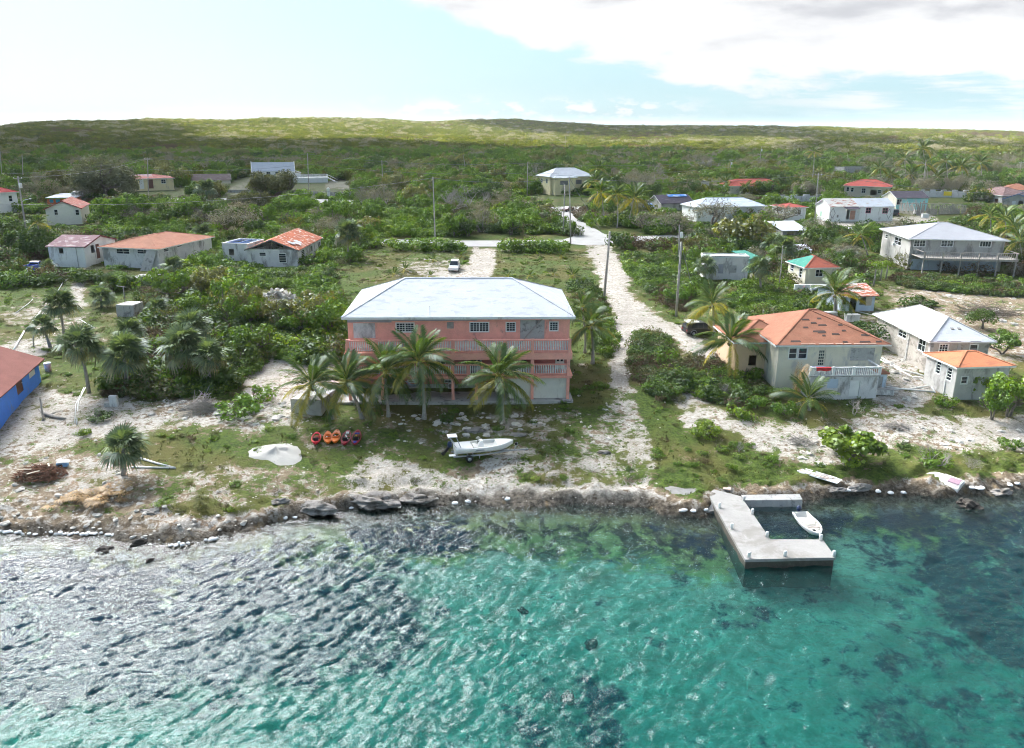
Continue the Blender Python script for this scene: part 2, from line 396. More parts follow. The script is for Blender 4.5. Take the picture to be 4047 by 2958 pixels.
# ---------------------------------------------------------------- the land (one sheet, sea bed included)
LANDCOVER = [ # polygon in the photograph, veg cover, paleness, soft edge
 ([(-900,1560),(180,1540),(330,1560),(640,1590),(800,1560),(900,1610),(1120,1600),(1250,1560),(1290,1640),(1180,1680),(1000,1720),(850,1700),(650,1690),(500,1720),(300,1750),(0,1850),(-900,1850)],.30,.82,40),
 ([(-900,1850),(300,1780),(560,1830),(640,1900),(620,2000),(700,2050),(1000,2040),(1100,2110),(600,2170),(0,2130),(-900,2130)],.32,.55,40),
 ([(560,1730),(900,1700),(960,1760),(900,1830),(700,1850),(600,1800)],.88,.5,30),
 ([(640,1860),(860,1830),(1000,1830),(1250,1850),(1350,1900),(1300,1950),(1000,2000),(700,1990),(640,1930)],.54,.6,40),
 ([(1180,1650),(1330,1640),(1950,1640),(2250,1600),(2380,1640),(2330,1760),(1900,1790),(1500,1830),(1200,1800)],.68,.6,40),
 ([(1830,1700),(1950,1650),(2200,1640),(2200,1700),(2000,1750)],.55,.8,30),
 ([(1360,1900),(1450,1810),(1640,1830),(1750,1870),(1900,1810),(2050,1770),(2190,1790),(2070,1850),(2000,1900),(2180,1930),(2250,1920),(2600,1910),(2560,1990),(2000,2000),(1500,2010),(1380,1970)],.38,1.0,30),
 ([(1750,1880),(1850,1840),(1880,1830),(1860,1890)],.3,.2,20),
 ([(2040,1800),(2250,1740),(2550,1780),(2620,1880),(2400,1915),(2200,1900),(2060,1870)],.62,.75,40),
 ([(2310,965),(2420,965),(2430,1010),(2460,1040),(2490,1100),(2480,1150),(2560,1230),(2640,1280),(2720,1300),(2760,1350),(2860,1400),(2960,1430),(2900,1460),(2760,1420),(2660,1330),(2530,1300),(2480,1400),(2490,1500),(2530,1580),(2560,1700),(2620,1830),(2540,1800),(2480,1700),(2420,1700),(2440,1550),(2400,1500),(2400,1420),(2420,1330),(2420,1230),(2380,1150),(2350,1050)],.10,.97,34),
 ([(2400,1500),(2520,1560),(2580,1700),(2680,1880),(2480,1900),(2260,1850),(2300,1720),(2400,1620)],.50,.9,50),
 ([(2640,1480),(2720,1500),(2750,1580),(2700,1620),(2640,1560)],.2,.95,20),
 ([(2690,1620),(2760,1640),(2750,1700),(2690,1690)],.2,.95,20),
 ([(2500,1500),(2660,1560),(2700,1720),(2860,1830),(3300,1880),(3600,1830),(4800,1800),(4800,1880),(3900,1925),(3400,1930),(2900,1955),(2650,1925),(2600,1840),(2540,1650)],.92,.5,30),
 ([(2720,1560),(2900,1660),(3060,1670),(3250,1690),(3500,1640),(3700,1650),(4800,1640),(4800,1790),(3800,1785),(3560,1760),(3300,1850),(3000,1780),(2860,1700),(2730,1640)],.32,.84,30),
 ([(3480,1380),(3620,1430),(3700,1560),(3620,1640),(3440,1630)],.3,.75,30),
 ([(3480,1150),(3650,1110),(4800,1120),(4800,1480),(3900,1420),(3700,1270),(3560,1230)],.36,.45,40),
 ([(3300,1240),(3460,1200),(3520,1300),(3480,1400),(3420,1300)],.5,.6,40),
 ([(1500,1090),(1560,1000),(1850,990),(2250,985),(2330,1080),(2400,1250),(2330,1600),(2260,1600),(2260,1150),(1700,1090)],.86,.6,30),
 ([(2260,1250),(2420,1320),(2420,1550),(2380,1640),(2250,1600)],.84,.5,30),
 ([(1872,985),(1955,985),(1960,1060),(1930,1100),(1740,1105),(1690,1075),(1850,1045)],.10,.85,14),
 ([(1580,1030),(1800,1010),(1830,1060),(1700,1090),(1560,1090)],.52,.85,30),
 ([(300,1080),(340,1090),(320,1170),(340,1210),(250,1240),(260,1320),(150,1420),(-100,1420),(-100,1380),(180,1330),(240,1180)],.30,.9,26),
 ([(0,1260),(160,1170),(330,1240),(400,1330),(330,1420),(150,1330)],.52,.7,40),
 ([(960,1500),(1100,1400),(1320,1400),(1360,1560),(1180,1640),(1000,1640)],.28,.85,40),
 ([(880,760),(1010,690),(1010,780),(960,790)],.5,.95,12),
 ([(1290,715),(1410,715),(1400,745),(1290,745)],.08,.95,8),
 ([(3220,860),(3700,850),(3720,905),(3200,905)],.25,.95,14),
 ([(1230,800),(1400,800),(1400,850),(1240,850)],1.0,.5,10),
 ([(2020,800),(2160,775),(2330,790),(2330,820),(2160,820)],1.0,.5,8),
 ([(420,740),(750,740),(760,790),(420,790)],1.0,.5,12),
]
SEAGRASS = [
 ([(-400,2150),(900,2180),(1500,2200),(1750,2420),(1500,2640),(900,2760),(300,2800),(-400,2780)],0.95,190),
 ([(3300,2500),(3600,2300),(3700,2700),(3400,2900),(3100,2800)],0.34,160),
 ([(3340,2040),(4400,1950),(4400,3100),(3350,3100),(3560,2600),(3420,2300)],0.42,200),
 ([(3600,2220),(3720,2120),(4300,2060),(4600,2500),(4300,2800),(3950,2640),(3720,2450)],0.95,90),
 ([(3400,2020),(4047,1960),(4400,1950),(4400,2110),(3700,2130),(3350,2100)],0.85,60),
 ([(2960,2010),(3340,2000),(3360,2130),(3010,2130)],0.85,30),
 ([(1320,2040),(1850,2010),(1850,2170),(1700,2210),(1400,2150)],0.9,60),
 ([(1300,2380),(1650,2320),(1720,2560),(1500,2660),(1150,2600)],0.75,110),
 ([(2000,2720),(2350,2660),(2480,2820),(2450,3000),(2000,3000)],0.6,90),
 ([(2780,2420),(3060,2390),(3100,2480),(2900,2500)],0.5,40),
 ([(3450,2760),(3900,2700),(4000,3000),(3400,3000)],0.55,120),
 ([(3150,2290),(3350,2310),(3380,2400),(3200,2380)],0.4,40),
 ([(2560,2080),(2900,2100),(2860,2200),(2640,2160)],0.8,50),
 ([(0,2180),(500,2190),(900,2200),(900,2260),(0,2260)],0.5,60),
 ([(300,2600),(800,2500),(1000,2700),(500,2800)],0.45,120),
]
def make_ground():
    ys=[12.0]
    while ys[-1]<112: ys.append(ys[-1]+0.33)
    while ys[-1]<9000: ys.append(ys[-1]*1.0135)
    ys=np.array(ys)
    nu=540
    us=np.linspace(-1.15,1.15,nu)
    us=np.sign(us)*np.abs(us)**1.0
    yy=np.repeat(ys[:,None],nu,1); xx=us[None,:]*(yy*0.92+9.0)
    zz=height(xx,yy)
    V=np.stack([xx,yy,zz],-1).reshape(-1,3)
    nr=len(ys); idx=np.arange(nr*nu).reshape(nr,nu)
    Fq=np.stack([idx[:-1,:-1],idx[:-1,1:],idx[1:,1:],idx[1:,:-1]],-1).reshape(-1,4)
    x,y,z=V.T
    px,py=project(x,y,z)
    # jitter the painted edges a little so they wander
    jx=(fbm(x*0.6,y*0.6,31,4)-0.5)*70; jy=(fbm(x*0.6,y*0.6,47,4)-0.5)*46
    veg=np.full(len(V),0.80); pale=np.full(len(V),0.55)
    D=np.hypot(x,y); veg=np.where(D>170,0.92,veg)
    near=(y<420)
    for poly,v,p,soft in LANDCOVER:
        w=np.zeros(len(V)); w[near]=softpoly(px[near]+jx[near]*min(1,soft/30),py[near]+jy[near]*min(1,soft/30),poly,soft)
        veg=veg*(1-w)+v*w; pale=pale*(1-w)+p*w
    d=y-shore_y(x)
    bank=1-sstep(0.6,2.6,d+(fbm(x*0.5,y*0.5,3,3)-0.5)*1.5)
    wetrock=sstep(-2.5,-0.6,d)*(1-sstep(0.3,1.7,d+(fbm(x*0.7,y*0.7,8,4)-0.5)*2.0))
    veg=veg*(1-bank)
    sea=sstep(-1.2,-2.6,d) if False else np.clip((-d-0.6)/2.0,0,1)
    grass=np.zeros(len(V)); s=near&(d<2)
    for poly,v,soft in SEAGRASS:
        w=softpoly(px[s]+jx[s]*1.6,py[s]+jy[s]*1.2,poly,soft); grass[s]=np.maximum(grass[s],w*v)
    m,nt,out=_base('land'); g=NT(nt); p=g.pos()
    A=g.attr
    nA=g.noise(p,0.55,8,0.66,0.2); nB=g.noise(p,2.6,7,0.66); nC=g.noise(p,11.0,4,0.6); nL=g.noise(p,0.13,4,0.5)
    mixn=g.math('ADD',g.math('MULTIPLY',nA,0.50),g.math('ADD',g.math('MULTIPLY',nB,0.36),g.math('MULTIPLY',nC,0.14)))
    mixn=g.math('ADD',g.math('MULTIPLY',g.math('SUBTRACT',mixn,0.5),2.6),0.5)
    thr=g.math('SUBTRACT',0.80,g.math('MULTIPLY',A('veg'),0.60))
    vmask=g.ramp(g.math('SUBTRACT',mixn,thr),-0.07,0.09)
    soil=g.mix(g.ramp(nB,0.35,0.65),(0.155,0.115,0.075),(0.30,0.235,0.165))
    soil=g.mix(g.ramp(nL,0.5,0.66,0,0.55),soil,(0.30,0.19,0.12))
    stone=g.mix(g.ramp(nB,0.3,0.68),(0.29,0.255,0.21),(0.56,0.525,0.475))
    crack=g.ramp(g.voro(g.N and p,1.6,'DISTANCE_TO_EDGE'),0.0,0.06)
    stone=g.mix(g.math('MULTIPLY',g.math('SUBTRACT',1.0,crack),g.ramp(nA,0.45,0.6,0.0,0.4)),stone,(0.14,0.12,0.10))
    peb=g.ramp(g.voro(p,5.0),0.18,0.42)
    stone=g.mix(g.math('MULTIPLY',peb,g.ramp(nL,0.42,0.6,0.05,0.4)),stone,(0.20,0.18,0.155))
    pthr=g.math('SUBTRACT',0.86,g.math('MULTIPLY',A('pale'),0.62))
    pn=g.math('ADD',g.math('MULTIPLY',g.math('SUBTRACT',g.math('ADD',g.math('MULTIPLY',g.noise(p,1.3,7,0.7),0.7),g.math('MULTIPLY',nL,0.3)),0.5),2.8),0.5)
    pm=g.ramp(g.math('SUBTRACT',pn,pthr),-0.09,0.10)
    base=g.mix(pm,soil,stone)
    gr=g.mix(g.ramp(nB,0.35,0.65),(0.030,0.055,0.010),(0.085,0.125,0.020))
    gr=g.mix(g.ramp(nL,0.42,0.62,0,0.8),gr,(0.105,0.090,0.028))
    gr=g.mix(g.ramp(nC,0.5,0.75,0,0.5),gr,(0.13,0.15,0.05))
    col=g.mix(vmask,base,gr)
    far=A('far'); 
    col=g.mix(far,col,g.mix(nA,(0.018,0.027,0.010),(0.04,0.055,0.017)))
    # wave-cut rock: dark and algae-stained at the water
    rock=g.mix(g.ramp(nB,0.35,0.68),(0.022,0.018,0.013),(0.135,0.115,0.09))
    rock=g.mix(g.ramp(nA,0.55,0.72,0,0.7),rock,(0.24,0.16,0.07))
    col=g.mix(A('rock'),col,rock)
    # sea bed: coral sand, seagrass, algae
    sand=g.mix(g.ramp(nA,0.35,0.65),(0.24,0.255,0.195),(0.44,0.455,0.365))
    sand=g.mix(g.ramp(nB,0.52,0.72,0,0.55),sand,(0.16,0.17,0.10))
    sgm=g.ramp(g.math('ADD',A('seagrass'),g.math('MULTIPLY',g.math('SUBTRACT',nA,0.5),3.4)),0.1,0.85)
    reefn=g.math('ADD',g.math('MULTIPLY',g.math('SUBTRACT',g.noise(p,0.45,7,0.65,0.4),0.5),3.0),0.5)
    reef=g.mix(g.ramp(reefn,0.25,0.75),(0.045,0.038,0.027),(0.27,0.26,0.10))
    sand=g.mix(g.ramp(g.math('ADD',A('reef'),g.math('MULTIPLY',g.math('SUBTRACT',reefn,0.5),0.5)),0.35,0.75),sand,reef)
    bed=g.mix(sgm,sand,g.mix(nB,(0.006,0.010,0.026),(0.020,0.030,0.066)))  # dark seagrass; its navy tint also paints in sky reflection and deep water
    col=g.mix(A('sea'),col,bed)
    h=g.math('ADD',g.math('MULTIPLY',nB,1.0),g.math('MULTIPLY',nC,0.45)); h=g.math('ADD',h,g.math('MULTIPLY',peb,0.25))
    nt.links.new(g.bsdf(col,0.92,0.12,0,g.bump(h,0.8,0.16)),out.inputs[0])
    at=lambda a:('POINT','FLOAT',a)
    me=np_mesh('ground',V,Fq,m,dict(veg=at(veg),pale=at(pale),rock=at(wetrock*0.92),sea=at(sea),seagrass=at(grass),far=at(sstep(150,420,D)),reef=at(sstep(-10.5,-3.0,d+(fbm(x*0.12,y*0.12,71,3)-.5)*7))),smooth=True)
    return tag(link('ground',me),kind='structure')
make_ground()
# ---------------------------------------------------------------- the sea
def fft_waves(N,L,seed,wind,amp,lmin=0.25,lmax=6.0,power=3.6):
    r=np.random.default_rng(seed)
    k=2*np.pi*np.fft.fftfreq(N,L/N); kx,ky=np.meshgrid(k,k); kk=np.hypot(kx,ky); kk[0,0]=1
    wx,wy=wind; c=(kx*wx+ky*wy)/kk
    P=kk**(-power)*np.exp(-(2*np.pi/lmax/kk)**2)*np.exp(-(kk*lmin/(2*np.pi))**2*0.5)*(0.12+np.abs(c)**3)
    P[0,0]=0
    H=(r.normal(size=(N,N))+1j*r.normal(size=(N,N)))*np.sqrt(P)
    h=np.fft.ifft2(H).real; h*=amp/h.std()
    dx=np.fft.ifft2(-1j*kx/kk*np.fft.fft2(h)).real; dy=np.fft.ifft2(-1j*ky/kk*np.fft.fft2(h)).real
    return h,dx,dy
def bil(A,x,y,L):
    N=A.shape[0]; fx=(x/L*N)%N; fy=(y/L*N)%N; i=np.floor(fx).astype(int)%N; j=np.floor(fy).astype(int)%N; a=fx-np.floor(fx); b=fy-np.floor(fy)
    i1=(i+1)%N;j1=(j+1)%N
    return (A[j,i]*(1-a)+A[j,i1]*a)*(1-b)+(A[j1,i]*(1-a)+A[j1,i1]*a)*b
def make_sea():
    LT=46.0
    W,DX,DY=fft_waves(512,LT,5,(0.42,-0.90),0.060,0.22,3.4,3.0)
    m,nt,out=_base('sea_water'); g=NT(nt); p=g.pos()
    n1=g.noise(g.scale(p,1,1.5,1),2.6,5,0.6,0.5); n2=g.noise(g.scale(p,1,1.4,1),8.0,3,0.6)
    nrm=g.bump(g.math('ADD',n1,g.math('MULTIPLY',n2,0.35)),WAVE_BUMP,0.10)
    dep=g.attr('depth')
    col=g.N.new('ShaderNodeCombineXYZ')
    for i,kx in enumerate(ABSORB): g.L.new(g.math('POWER',2.718,g.math('MULTIPLY',dep,-kx)),col.inputs[i])
    tr=g.N.new('ShaderNodeBsdfTransparent'); g.L.new(col.outputs[0],tr.inputs[0])
    # light scattered back by the water itself grows with depth
    sc=g.N.new('ShaderNodeBsdfDiffuse'); sc.inputs[0].default_value=(*SCATTER,1); g.L.new(nrm,sc.inputs['Normal'])
    body=g.N.new('ShaderNodeMixShader'); g.L.new(g.ramp(dep,0.2,3.2,0.02,0.22),body.inputs[0]); g.L.new(tr.outputs[0],body.inputs[1]); g.L.new(sc.outputs[0],body.inputs[2])
    gl=g.N.new('ShaderNodeBsdfGlossy'); gl.inputs['Roughness'].default_value=0.06; g.L.new(nrm,gl.inputs['Normal'])
    fr=g.N.new('ShaderNodeFresnel'); fr.inputs[0].default_value=1.34; g.L.new(nrm,fr.inputs['Normal'])
    mx=g.N.new('ShaderNodeMixShader'); g.L.new(fr.outputs[0],mx.inputs[0]); g.L.new(body.outputs[0],mx.inputs[1]); g.L.new(gl.outputs[0],mx.inputs[2])
    g.L.new(mx.outputs[0],out.inputs[0])
    xs=np.arange(-52,56,0.125); ys=np.arange(22,71.5,0.115)
    xx,yy=np.meshgrid(xs,ys)
    e=np.minimum.reduce([sstep(-52,-46,xx),1-sstep(50,55.8,xx),sstep(22,26,yy),1-sstep(69,71.3,yy)])
    sh=0.35+0.65*sstep(0.5,8,shore_y(xx)-yy)
    z=bil(W,xx,yy,LT)*e*sh; ox=bil(DX,xx,yy,LT)*e*sh; oy=bil(DY,xx,yy,LT)*e*sh
    V=np.stack([xx+ox*0.8,yy+oy*0.8,z],-1).reshape(-1,3)
    nr,nc=xx.shape; idx=np.arange(nr*nc).reshape(nr,nc)
    Fq=np.stack([idx[:-1,:-1],idx[:-1,1:],idx[1:,1:],idx[1:,:-1]],-1).reshape(-1,4)
    dl=height(xx,yy).reshape(-1); 
    keep=(dl.reshape(nr,nc)[:-1,:-1].reshape(-1)<0.9)
    Fq=Fq[keep]
    depth=np.clip(-dl,0,6)
    # the open sea beyond the fine patch: a frame of big quads out to the horizon
    x0,x1,y0,y1=xs[0],xs[-1],ys[0],ys[-1]; B=40000
    ext=np.array([(-B,-B,0),(B,-B,0),(B,B,0),(-B,B,0),(x0,y0,0),(x1,y0,0),(x1,y1,0),(x0,y1,0)],float)
    b=len(V); V=np.vstack([V,ext])
    Fq=np.vstack([Fq,np.array([(0,1,5,4),(1,2,6,5),(2,3,7,6),(3,0,4,7)])+b])
    depth=np.concatenate([depth,np.full(8,3.2)])
    me=np_mesh('sea',V,Fq,m,dict(depth=('POINT','FLOAT',depth)),smooth=True)
    return tag(link('sea',me),kind='structure')
WAVE_BUMP=0.7; ABSORB=(0.60,0.085,0.095); SCATTER=(0.003,0.13,0.125)
make_sea()
# ---------------------------------------------------------------- plant meshes
LEAF_DARK=leafmat('leaf_dark',(0.026,0.058,0.011),(0.092,0.160,0.022),0.36,0.03)
LEAF_GREEN=leafmat('leaf_green',(0.046,0.104,0.008),(0.150,0.265,0.018),0.38,0.03)
LEAF_BRIGHT=leafmat('leaf_bright',(0.065,0.130,0.010),(0.200,0.300,0.026),0.42,0.03)
LEAF_OLIVE=leafmat('leaf_olive',(0.055,0.064,0.022),(0.140,0.150,0.045),0.30,0.03)
LEAF_BROWN=leafmat('leaf_brown',(0.060,0.042,0.024),(0.150,0.105,0.055),0.2,0.02,0.0)
LEAF_PALM=leafmat('leaf_palm',(0.028,0.062,0.012),(0.105,0.165,0.024),0.34,0.03,0.0)
LEAF_PALM_Y=leafmat('leaf_palm_yellow',(0.150,0.150,0.014),(0.380,0.320,0.040),0.36,0.03,0.0)
LEAF_FAN=leafmat('leaf_fan',(0.050,0.088,0.040),(0.170,0.230,0.095),0.32,0.05,0.0)
LEAF_FAN_Y=leafmat('leaf_fan_yellow',(0.10,0.11,0.02),(0.26,0.24,0.06),0.3,0.08,0.0)
LEAF_DRY=leafmat('leaf_dry',(0.24,0.15,0.07),(0.50,0.34,0.17),0.15,0.03,0.0)
LEAF_GREY=leafmat('leaf_grey',(0.095,0.105,0.055),(0.22,0.23,0.13),0.2,0.02,0.0)
BARK=plain('bark',(0.16,0.135,0.11),0.95,0.3,4.0,0.1)
BARK_GREY=plain('bark_grey',(0.31,0.285,0.26),0.95,0.25,4.0,0.1)
PALM_BARK=plain('palm_bark',(0.36,0.33,0.30),0.95,0.25,6.0,0.1)
RACHIS=plain('palm_rib',(0.30,0.28,0.055),0.8,0.2,5.0,0.05)
HUSK=plain('coconut_husk',(0.22,0.13,0.05),0.7,0.3,6.0)
HUSK_G=plain('coconut_green',(0.16,0.17,0.03),0.6,0.3,6.0)

def leaf_cloud(centres,rad,n,size,rng,flat=0.75,aspect=0.55,down=0.0):
    """leaf quads (a diamond bent along its rib) around blob centres"""
    k=len(centres); ci=rng.integers(0,k,n)
    d=rng.normal(size=(n,3)); d/=np.linalg.norm(d,axis=1)[:,None]
    rr=rad[ci]*(0.45+0.55*rng.random(n)**0.5)
    P=centres[ci]+d*rr[:,None]*np.array([1,1,flat])
    nrm=d*0.8+rng.normal(size=(n,3))*0.55+np.array([0,0,0.55]); nrm/=np.linalg.norm(nrm,axis=1)[:,None]
    t=np.cross(nrm,rng.normal(size=(n,3))); t/=np.linalg.norm(t,axis=1)[:,None]
    t[:,2]-=down; b=np.cross(nrm,t)
    s=(size*(0.6+0.8*rng.random(n)))[:,None]
    V=np.stack([P-t*s*0.5,P+b*s*0.5*aspect+nrm*s*0.10,P+t*s*0.5,P-b*s*0.5*aspect+nrm*s*0.10],1).reshape(-1,3)
    F=np.arange(4*n).reshape(n,4)
    lv=np.clip(rng.random(n)*0.65+0.35*rng.random(k)[ci],0,1)
    return V,F,lv
def crown_mesh(name,mat,rng,R=1.0,H=0.8,blobs=9,leaves=420,size=0.26,z0=0.5,aspect=0.55,blobr=0.42,flat=0.75):
    c=[]
    for i in range(blobs):
        a=2*math.pi*i/blobs*1.0+rng.random()*1.2; r=R*(0.25+0.62*rng.random()**0.7); 
        c.append((r*math.cos(a),r*math.sin(a),z0+H*(0.12+0.75*rng.random()*(1-0.45*(r/R)**2))))
    c=np.array(c); rad=R*blobr*(0.65+0.7*rng.random(blobs))
    V,F,lv=leaf_cloud(c,rad,leaves,size,rng,flat,aspect)
    V[:,2]=np.maximum(V[:,2],0.02)
    return np_mesh(name,V,F,mat,dict(lv=('FACE','FLOAT',lv)))
def branch_mesh(name,mat,rng,H=1.0,R=0.8,levels=4,stems=3,r0=0.05,up=0.6,n=5):
    mb=MB().mat(mat)
    def grow(p,d,L,r,l):
        q=[p]; dd=d
        for i in range(3):
            dd=(dd+Vector(rng.normal(size=3)*0.22)+Vector((0,0,0.05))).normalized(); q.append(q[-1]+dd*(L/3))
        mb.tube(q,[r,r*0.9,r*0.78,r*0.62],n if l<2 else 3,False)
        if l<levels:
            for j in range(2 if l==0 else (3 if rng.random()<0.6 else 2)):
                nd=(dd+Vector(rng.normal(size=3)*0.62)+Vector((0,0,up*0.15))).normalized()
                if nd.z<-0.1: nd.z*=-0.5
                grow(q[-1] if j<2 else q[2],nd,L*(0.66+0.22*rng.random()),r*0.6,l+1)
    for s in range(stems):
        a=2*math.pi*s/stems+rng.random(); d=Vector((math.cos(a)*(1-up),math.sin(a)*(1-up),up)).normalized()
        grow(Vector((0.05*math.cos(a)*R,0.05*math.sin(a)*R,-0.08)),d,H*0.42,r0,0)
    return mb.mesh(name)
def fanleaf_mesh(name,mat,rng,seg=22,R=0.62,stalk=0.75,droop=0.35):
    """fan palm leaf: stalk along +X, folded segments fanning out at its end"""
    V=[];F=[];lv=[]
    def q(a,b,c,d,l): 
        k=len(V);V.extend([a,b,c,d]);F.append((k,k+1,k+2,k+3));lv.append(l)
    w=0.012
    q((0,-w,0),(stalk,-w,0.02),(stalk,w,0.02),(0,w,0),0.9); q((0,0,-w),(stalk,0,0.0),(stalk,0,0.03),(0,0,w),0.9)
    for i in range(seg):
        a=math.radians(-128+256*i/(seg-1))+rng.normal()*0.03; L=R*(0.86+0.24*math.cos(a*0.6))*(0.9+0.2*rng.random())
        ca,sa=math.cos(a),math.sin(a); ww=0.045*R/0.62
        fold=0.035 if i%2 else -0.01
        mid=(stalk+ca*L*0.58,sa*L*0.58,0.03+fold-droop*0.12*L+abs(sa)*0.06); tip=(stalk+ca*L,sa*L,-droop*L*(0.55+0.5*rng.random())+0.02)
        px,py=-sa*ww,ca*ww
        l=rng.random()
        q((stalk,0,0.02),(mid[0]+px,mid[1]+py,mid[2]-0.02),tip,(mid[0]-px,mid[1]-py,mid[2]),l)
    return np_mesh(name,np.array(V),np.array(F),mat,dict(lv=('FACE','FLOAT',np.array(lv))))
def frond_mesh(name,mat,rng,L=1.0,arch=0.35,droop=0.6,n=44,leaf=0.20,hang=0.5,wid=1.0):
    """coconut frond along +X, unit length: arching rib with drooping leaflets on both sides"""
    V=[];F=[];lv=[];mi=[]
    def pt(t): return Vector((L*(t-0.10*droop*t**3),0,L*(arch*t-(arch+droop*0.55)*t**2.1)))
    pts=[pt(i/9) for i in range(10)]
    for i in range(9):
        w0=0.013*(1-i/10);w1=0.013*(1-(i+1)/10);k=len(V)
        for p,w in ((pts[i],w0),(pts[i+1],w1)): V.extend([p+Vector((0,-w,0)),p+Vector((0,0,w*1.3)),p+Vector((0,w,0))])
        F.append((k,k+3,k+4,k+1));F.append((k+1,k+4,k+5,k+2));lv+=[0.9,0.9];mi+=[1,1]
    for i in range(n):
        t=0.16+0.83*i/(n-1); p=pt(t); d=(pt(min(1,t+0.03))-pt(t-0.03)).normalized()
        LL=leaf*(math.sin(math.pi*min(1,(t-0.10)*1.05))**0.6*0.95+0.12)*(0.85+0.3*rng.random())
        for s in (-1,1):
            out=Vector((d.x*0.62,s*0.85,d.z*0.5)).normalized()
            h=hang*(0.6+0.6*rng.random())
            m=p+out*LL*0.55+Vector((0,0,-h*LL*0.20)); e=p+out*LL*0.9+Vector((0.02,0,-h*LL*0.85))
            w=d*(0.0135*L*wid); k=len(V)
            V.extend([p-w*0.5,m-w*0.8,e,m+w*0.8]); F.append((k,k+1,k+2,k+3)); lv.append(rng.random());mi.append(0)
    me=np_mesh(name,np.array([tuple(v) for v in V]),np.array(F),mat,dict(lv=('FACE','FLOAT',np.array(lv))))
    me.materials.append(RACHIS); me.polygons.foreach_set('material_index',mi); return me
r_=np.random.default_rng(3)
SHRUBS=[]
for i in range(4): SHRUBS.append(('dark',crown_mesh('shrub_leaves_dark',LEAF_DARK,r_,1,0.95,10,560,0.20,0.12)))
for i in range(4): SHRUBS.append(('green',crown_mesh('shrub_leaves_green',LEAF_GREEN,r_,1,0.85,10,560,0.20,0.12)))
for i in range(3): SHRUBS.append(('bright',crown_mesh('shrub_leaves_bright',LEAF_BRIGHT,r_,1,0.75,9,480,0.21,0.10)))
for i in range(3): SHRUBS.append(('olive',crown_mesh('shrub_leaves_olive',LEAF_OLIVE,r_,1,0.8,9,520,0.17,0.12,0.4)))
for i in range(2): SHRUBS.append(('brown',crown_mesh('shrub_leaves_brown',LEAF_BROWN,r_,1,0.7,8,420,0.17,0.10,0.3)))
BYKIND={}
for k,m in SHRUBS: BYKIND.setdefault(k,[]).append(m)
STEMS=[branch_mesh('shrub_stems',BARK,r_,0.9,0.8,2,4,0.035,0.7,4) for i in range(2)]
TREES=dict(
 broad=[crown_mesh('tree_crown',LEAF_GREEN,r_,1,1.1,16,1300,0.15,0.55,0.6,0.36) for i in range(2)],
 broad_dark=[crown_mesh('tree_crown_dark',LEAF_DARK,r_,1,1.1,16,1300,0.14,0.5,0.55,0.36) for i in range(2)],
 grape=[crown_mesh('tree_crown_glossy',LEAF_BRIGHT,r_,1,1.3,22,1700,0.17,0.25,0.8,0.30)],
 yellow=[crown_mesh('tree_crown_yellow',leafmat('leaf_yellowgreen',(0.06,0.08,0.012),(0.20,0.21,0.03),0.4),r_,1,1.1,16,1200,0.15,0.5,0.6,0.36)],
 feather=[crown_mesh('tree_crown_feathery',LEAF_GREY,r_,1,1.25,30,9000,0.12,0.30,0.30,0.36)],
 feather_dark=[crown_mesh('tree_crown_feathery_dark',LEAF_OLIVE,r_,1,1.2,24,6000,0.13,0.30,0.30,0.36)],
 twiggy=[crown_mesh('tree_crown_sparse',leafmat('leaf_palegrey',(0.14,0.135,0.105),(0.31,0.30,0.24),0.2,0.02),r_,1,1.0,14,1500,0.10,0.40,0.35,0.36) for i in range(2)],
)
TREES['hill_olive']=[crown_mesh('hill_tree_crown',leafmat('leaf_hill_olive',(0.050,0.074,0.020),(0.170,0.205,0.050),0.34,0.0,.5),r_,1,0.9,12,520,0.19,0.2,0.55) for i in range(2)]
TREES['hill_green']=[crown_mesh('hill_tree_crown_green',leafmat('leaf_hill_green',(0.038,0.056,0.018),(0.130,0.160,0.040),0.34,0.0,.4),r_,1,0.9,12,520,0.19,0.2,0.55) for i in range(3)]
TRUNK=[branch_mesh('tree_trunk',BARK,r_,1.35,0.9,3,2,0.075,0.75,6) for i in range(2)]
TRUNK_G=[branch_mesh('bare_trunk',BARK_GREY,r_,1.15,1.0,5,3,0.060,0.62,5) for i in range(2)]
BUSH_G=[branch_mesh('bare_twigs',BARK_GREY,r_,0.95,1.0,4,9,0.022,0.55,4) for i in range(2)]
FRONDS=[frond_mesh('frond_upright',LEAF_PALM,r_,1,0.28,0.28,56,0.30,0.35),frond_mesh('frond_arching',LEAF_PALM,r_,1,0.34,0.62,56,0.30,0.55),
        frond_mesh('frond_drooping',LEAF_PALM,r_,1,0.22,0.85,56,0.28,0.8),frond_mesh('frond_yellow',LEAF_PALM_Y,r_,1,0.16,0.75,48,0.25,0.7)]
FRONDS_FAR=[frond_mesh('frond_far_upright',LEAF_PALM,r_,1,0.28,0.4,22,0.28,0.4,2.3),frond_mesh('frond_far_arching',LEAF_PALM,r_,1,0.3,0.7,22,0.28,0.6,2.3),frond_mesh('frond_far_yellow',LEAF_PALM_Y,r_,1,0.16,0.75,22,0.24,0.7,2.3)]
FANS=[fanleaf_mesh('fan_leaf_green',LEAF_FAN,r_,22,0.62,0.55,0.3),fanleaf_mesh('fan_leaf_droop',LEAF_FAN,r_,22,0.62,0.6,0.75),fanleaf_mesh('fan_leaf_yellow',LEAF_FAN_Y,r_,20,0.58,0.6,0.95)]
DRYFAN=fanleaf_mesh('fan_leaf_dry',LEAF_DRY,r_,20,0.6,0.4,0.15)
for me in FANS: pass
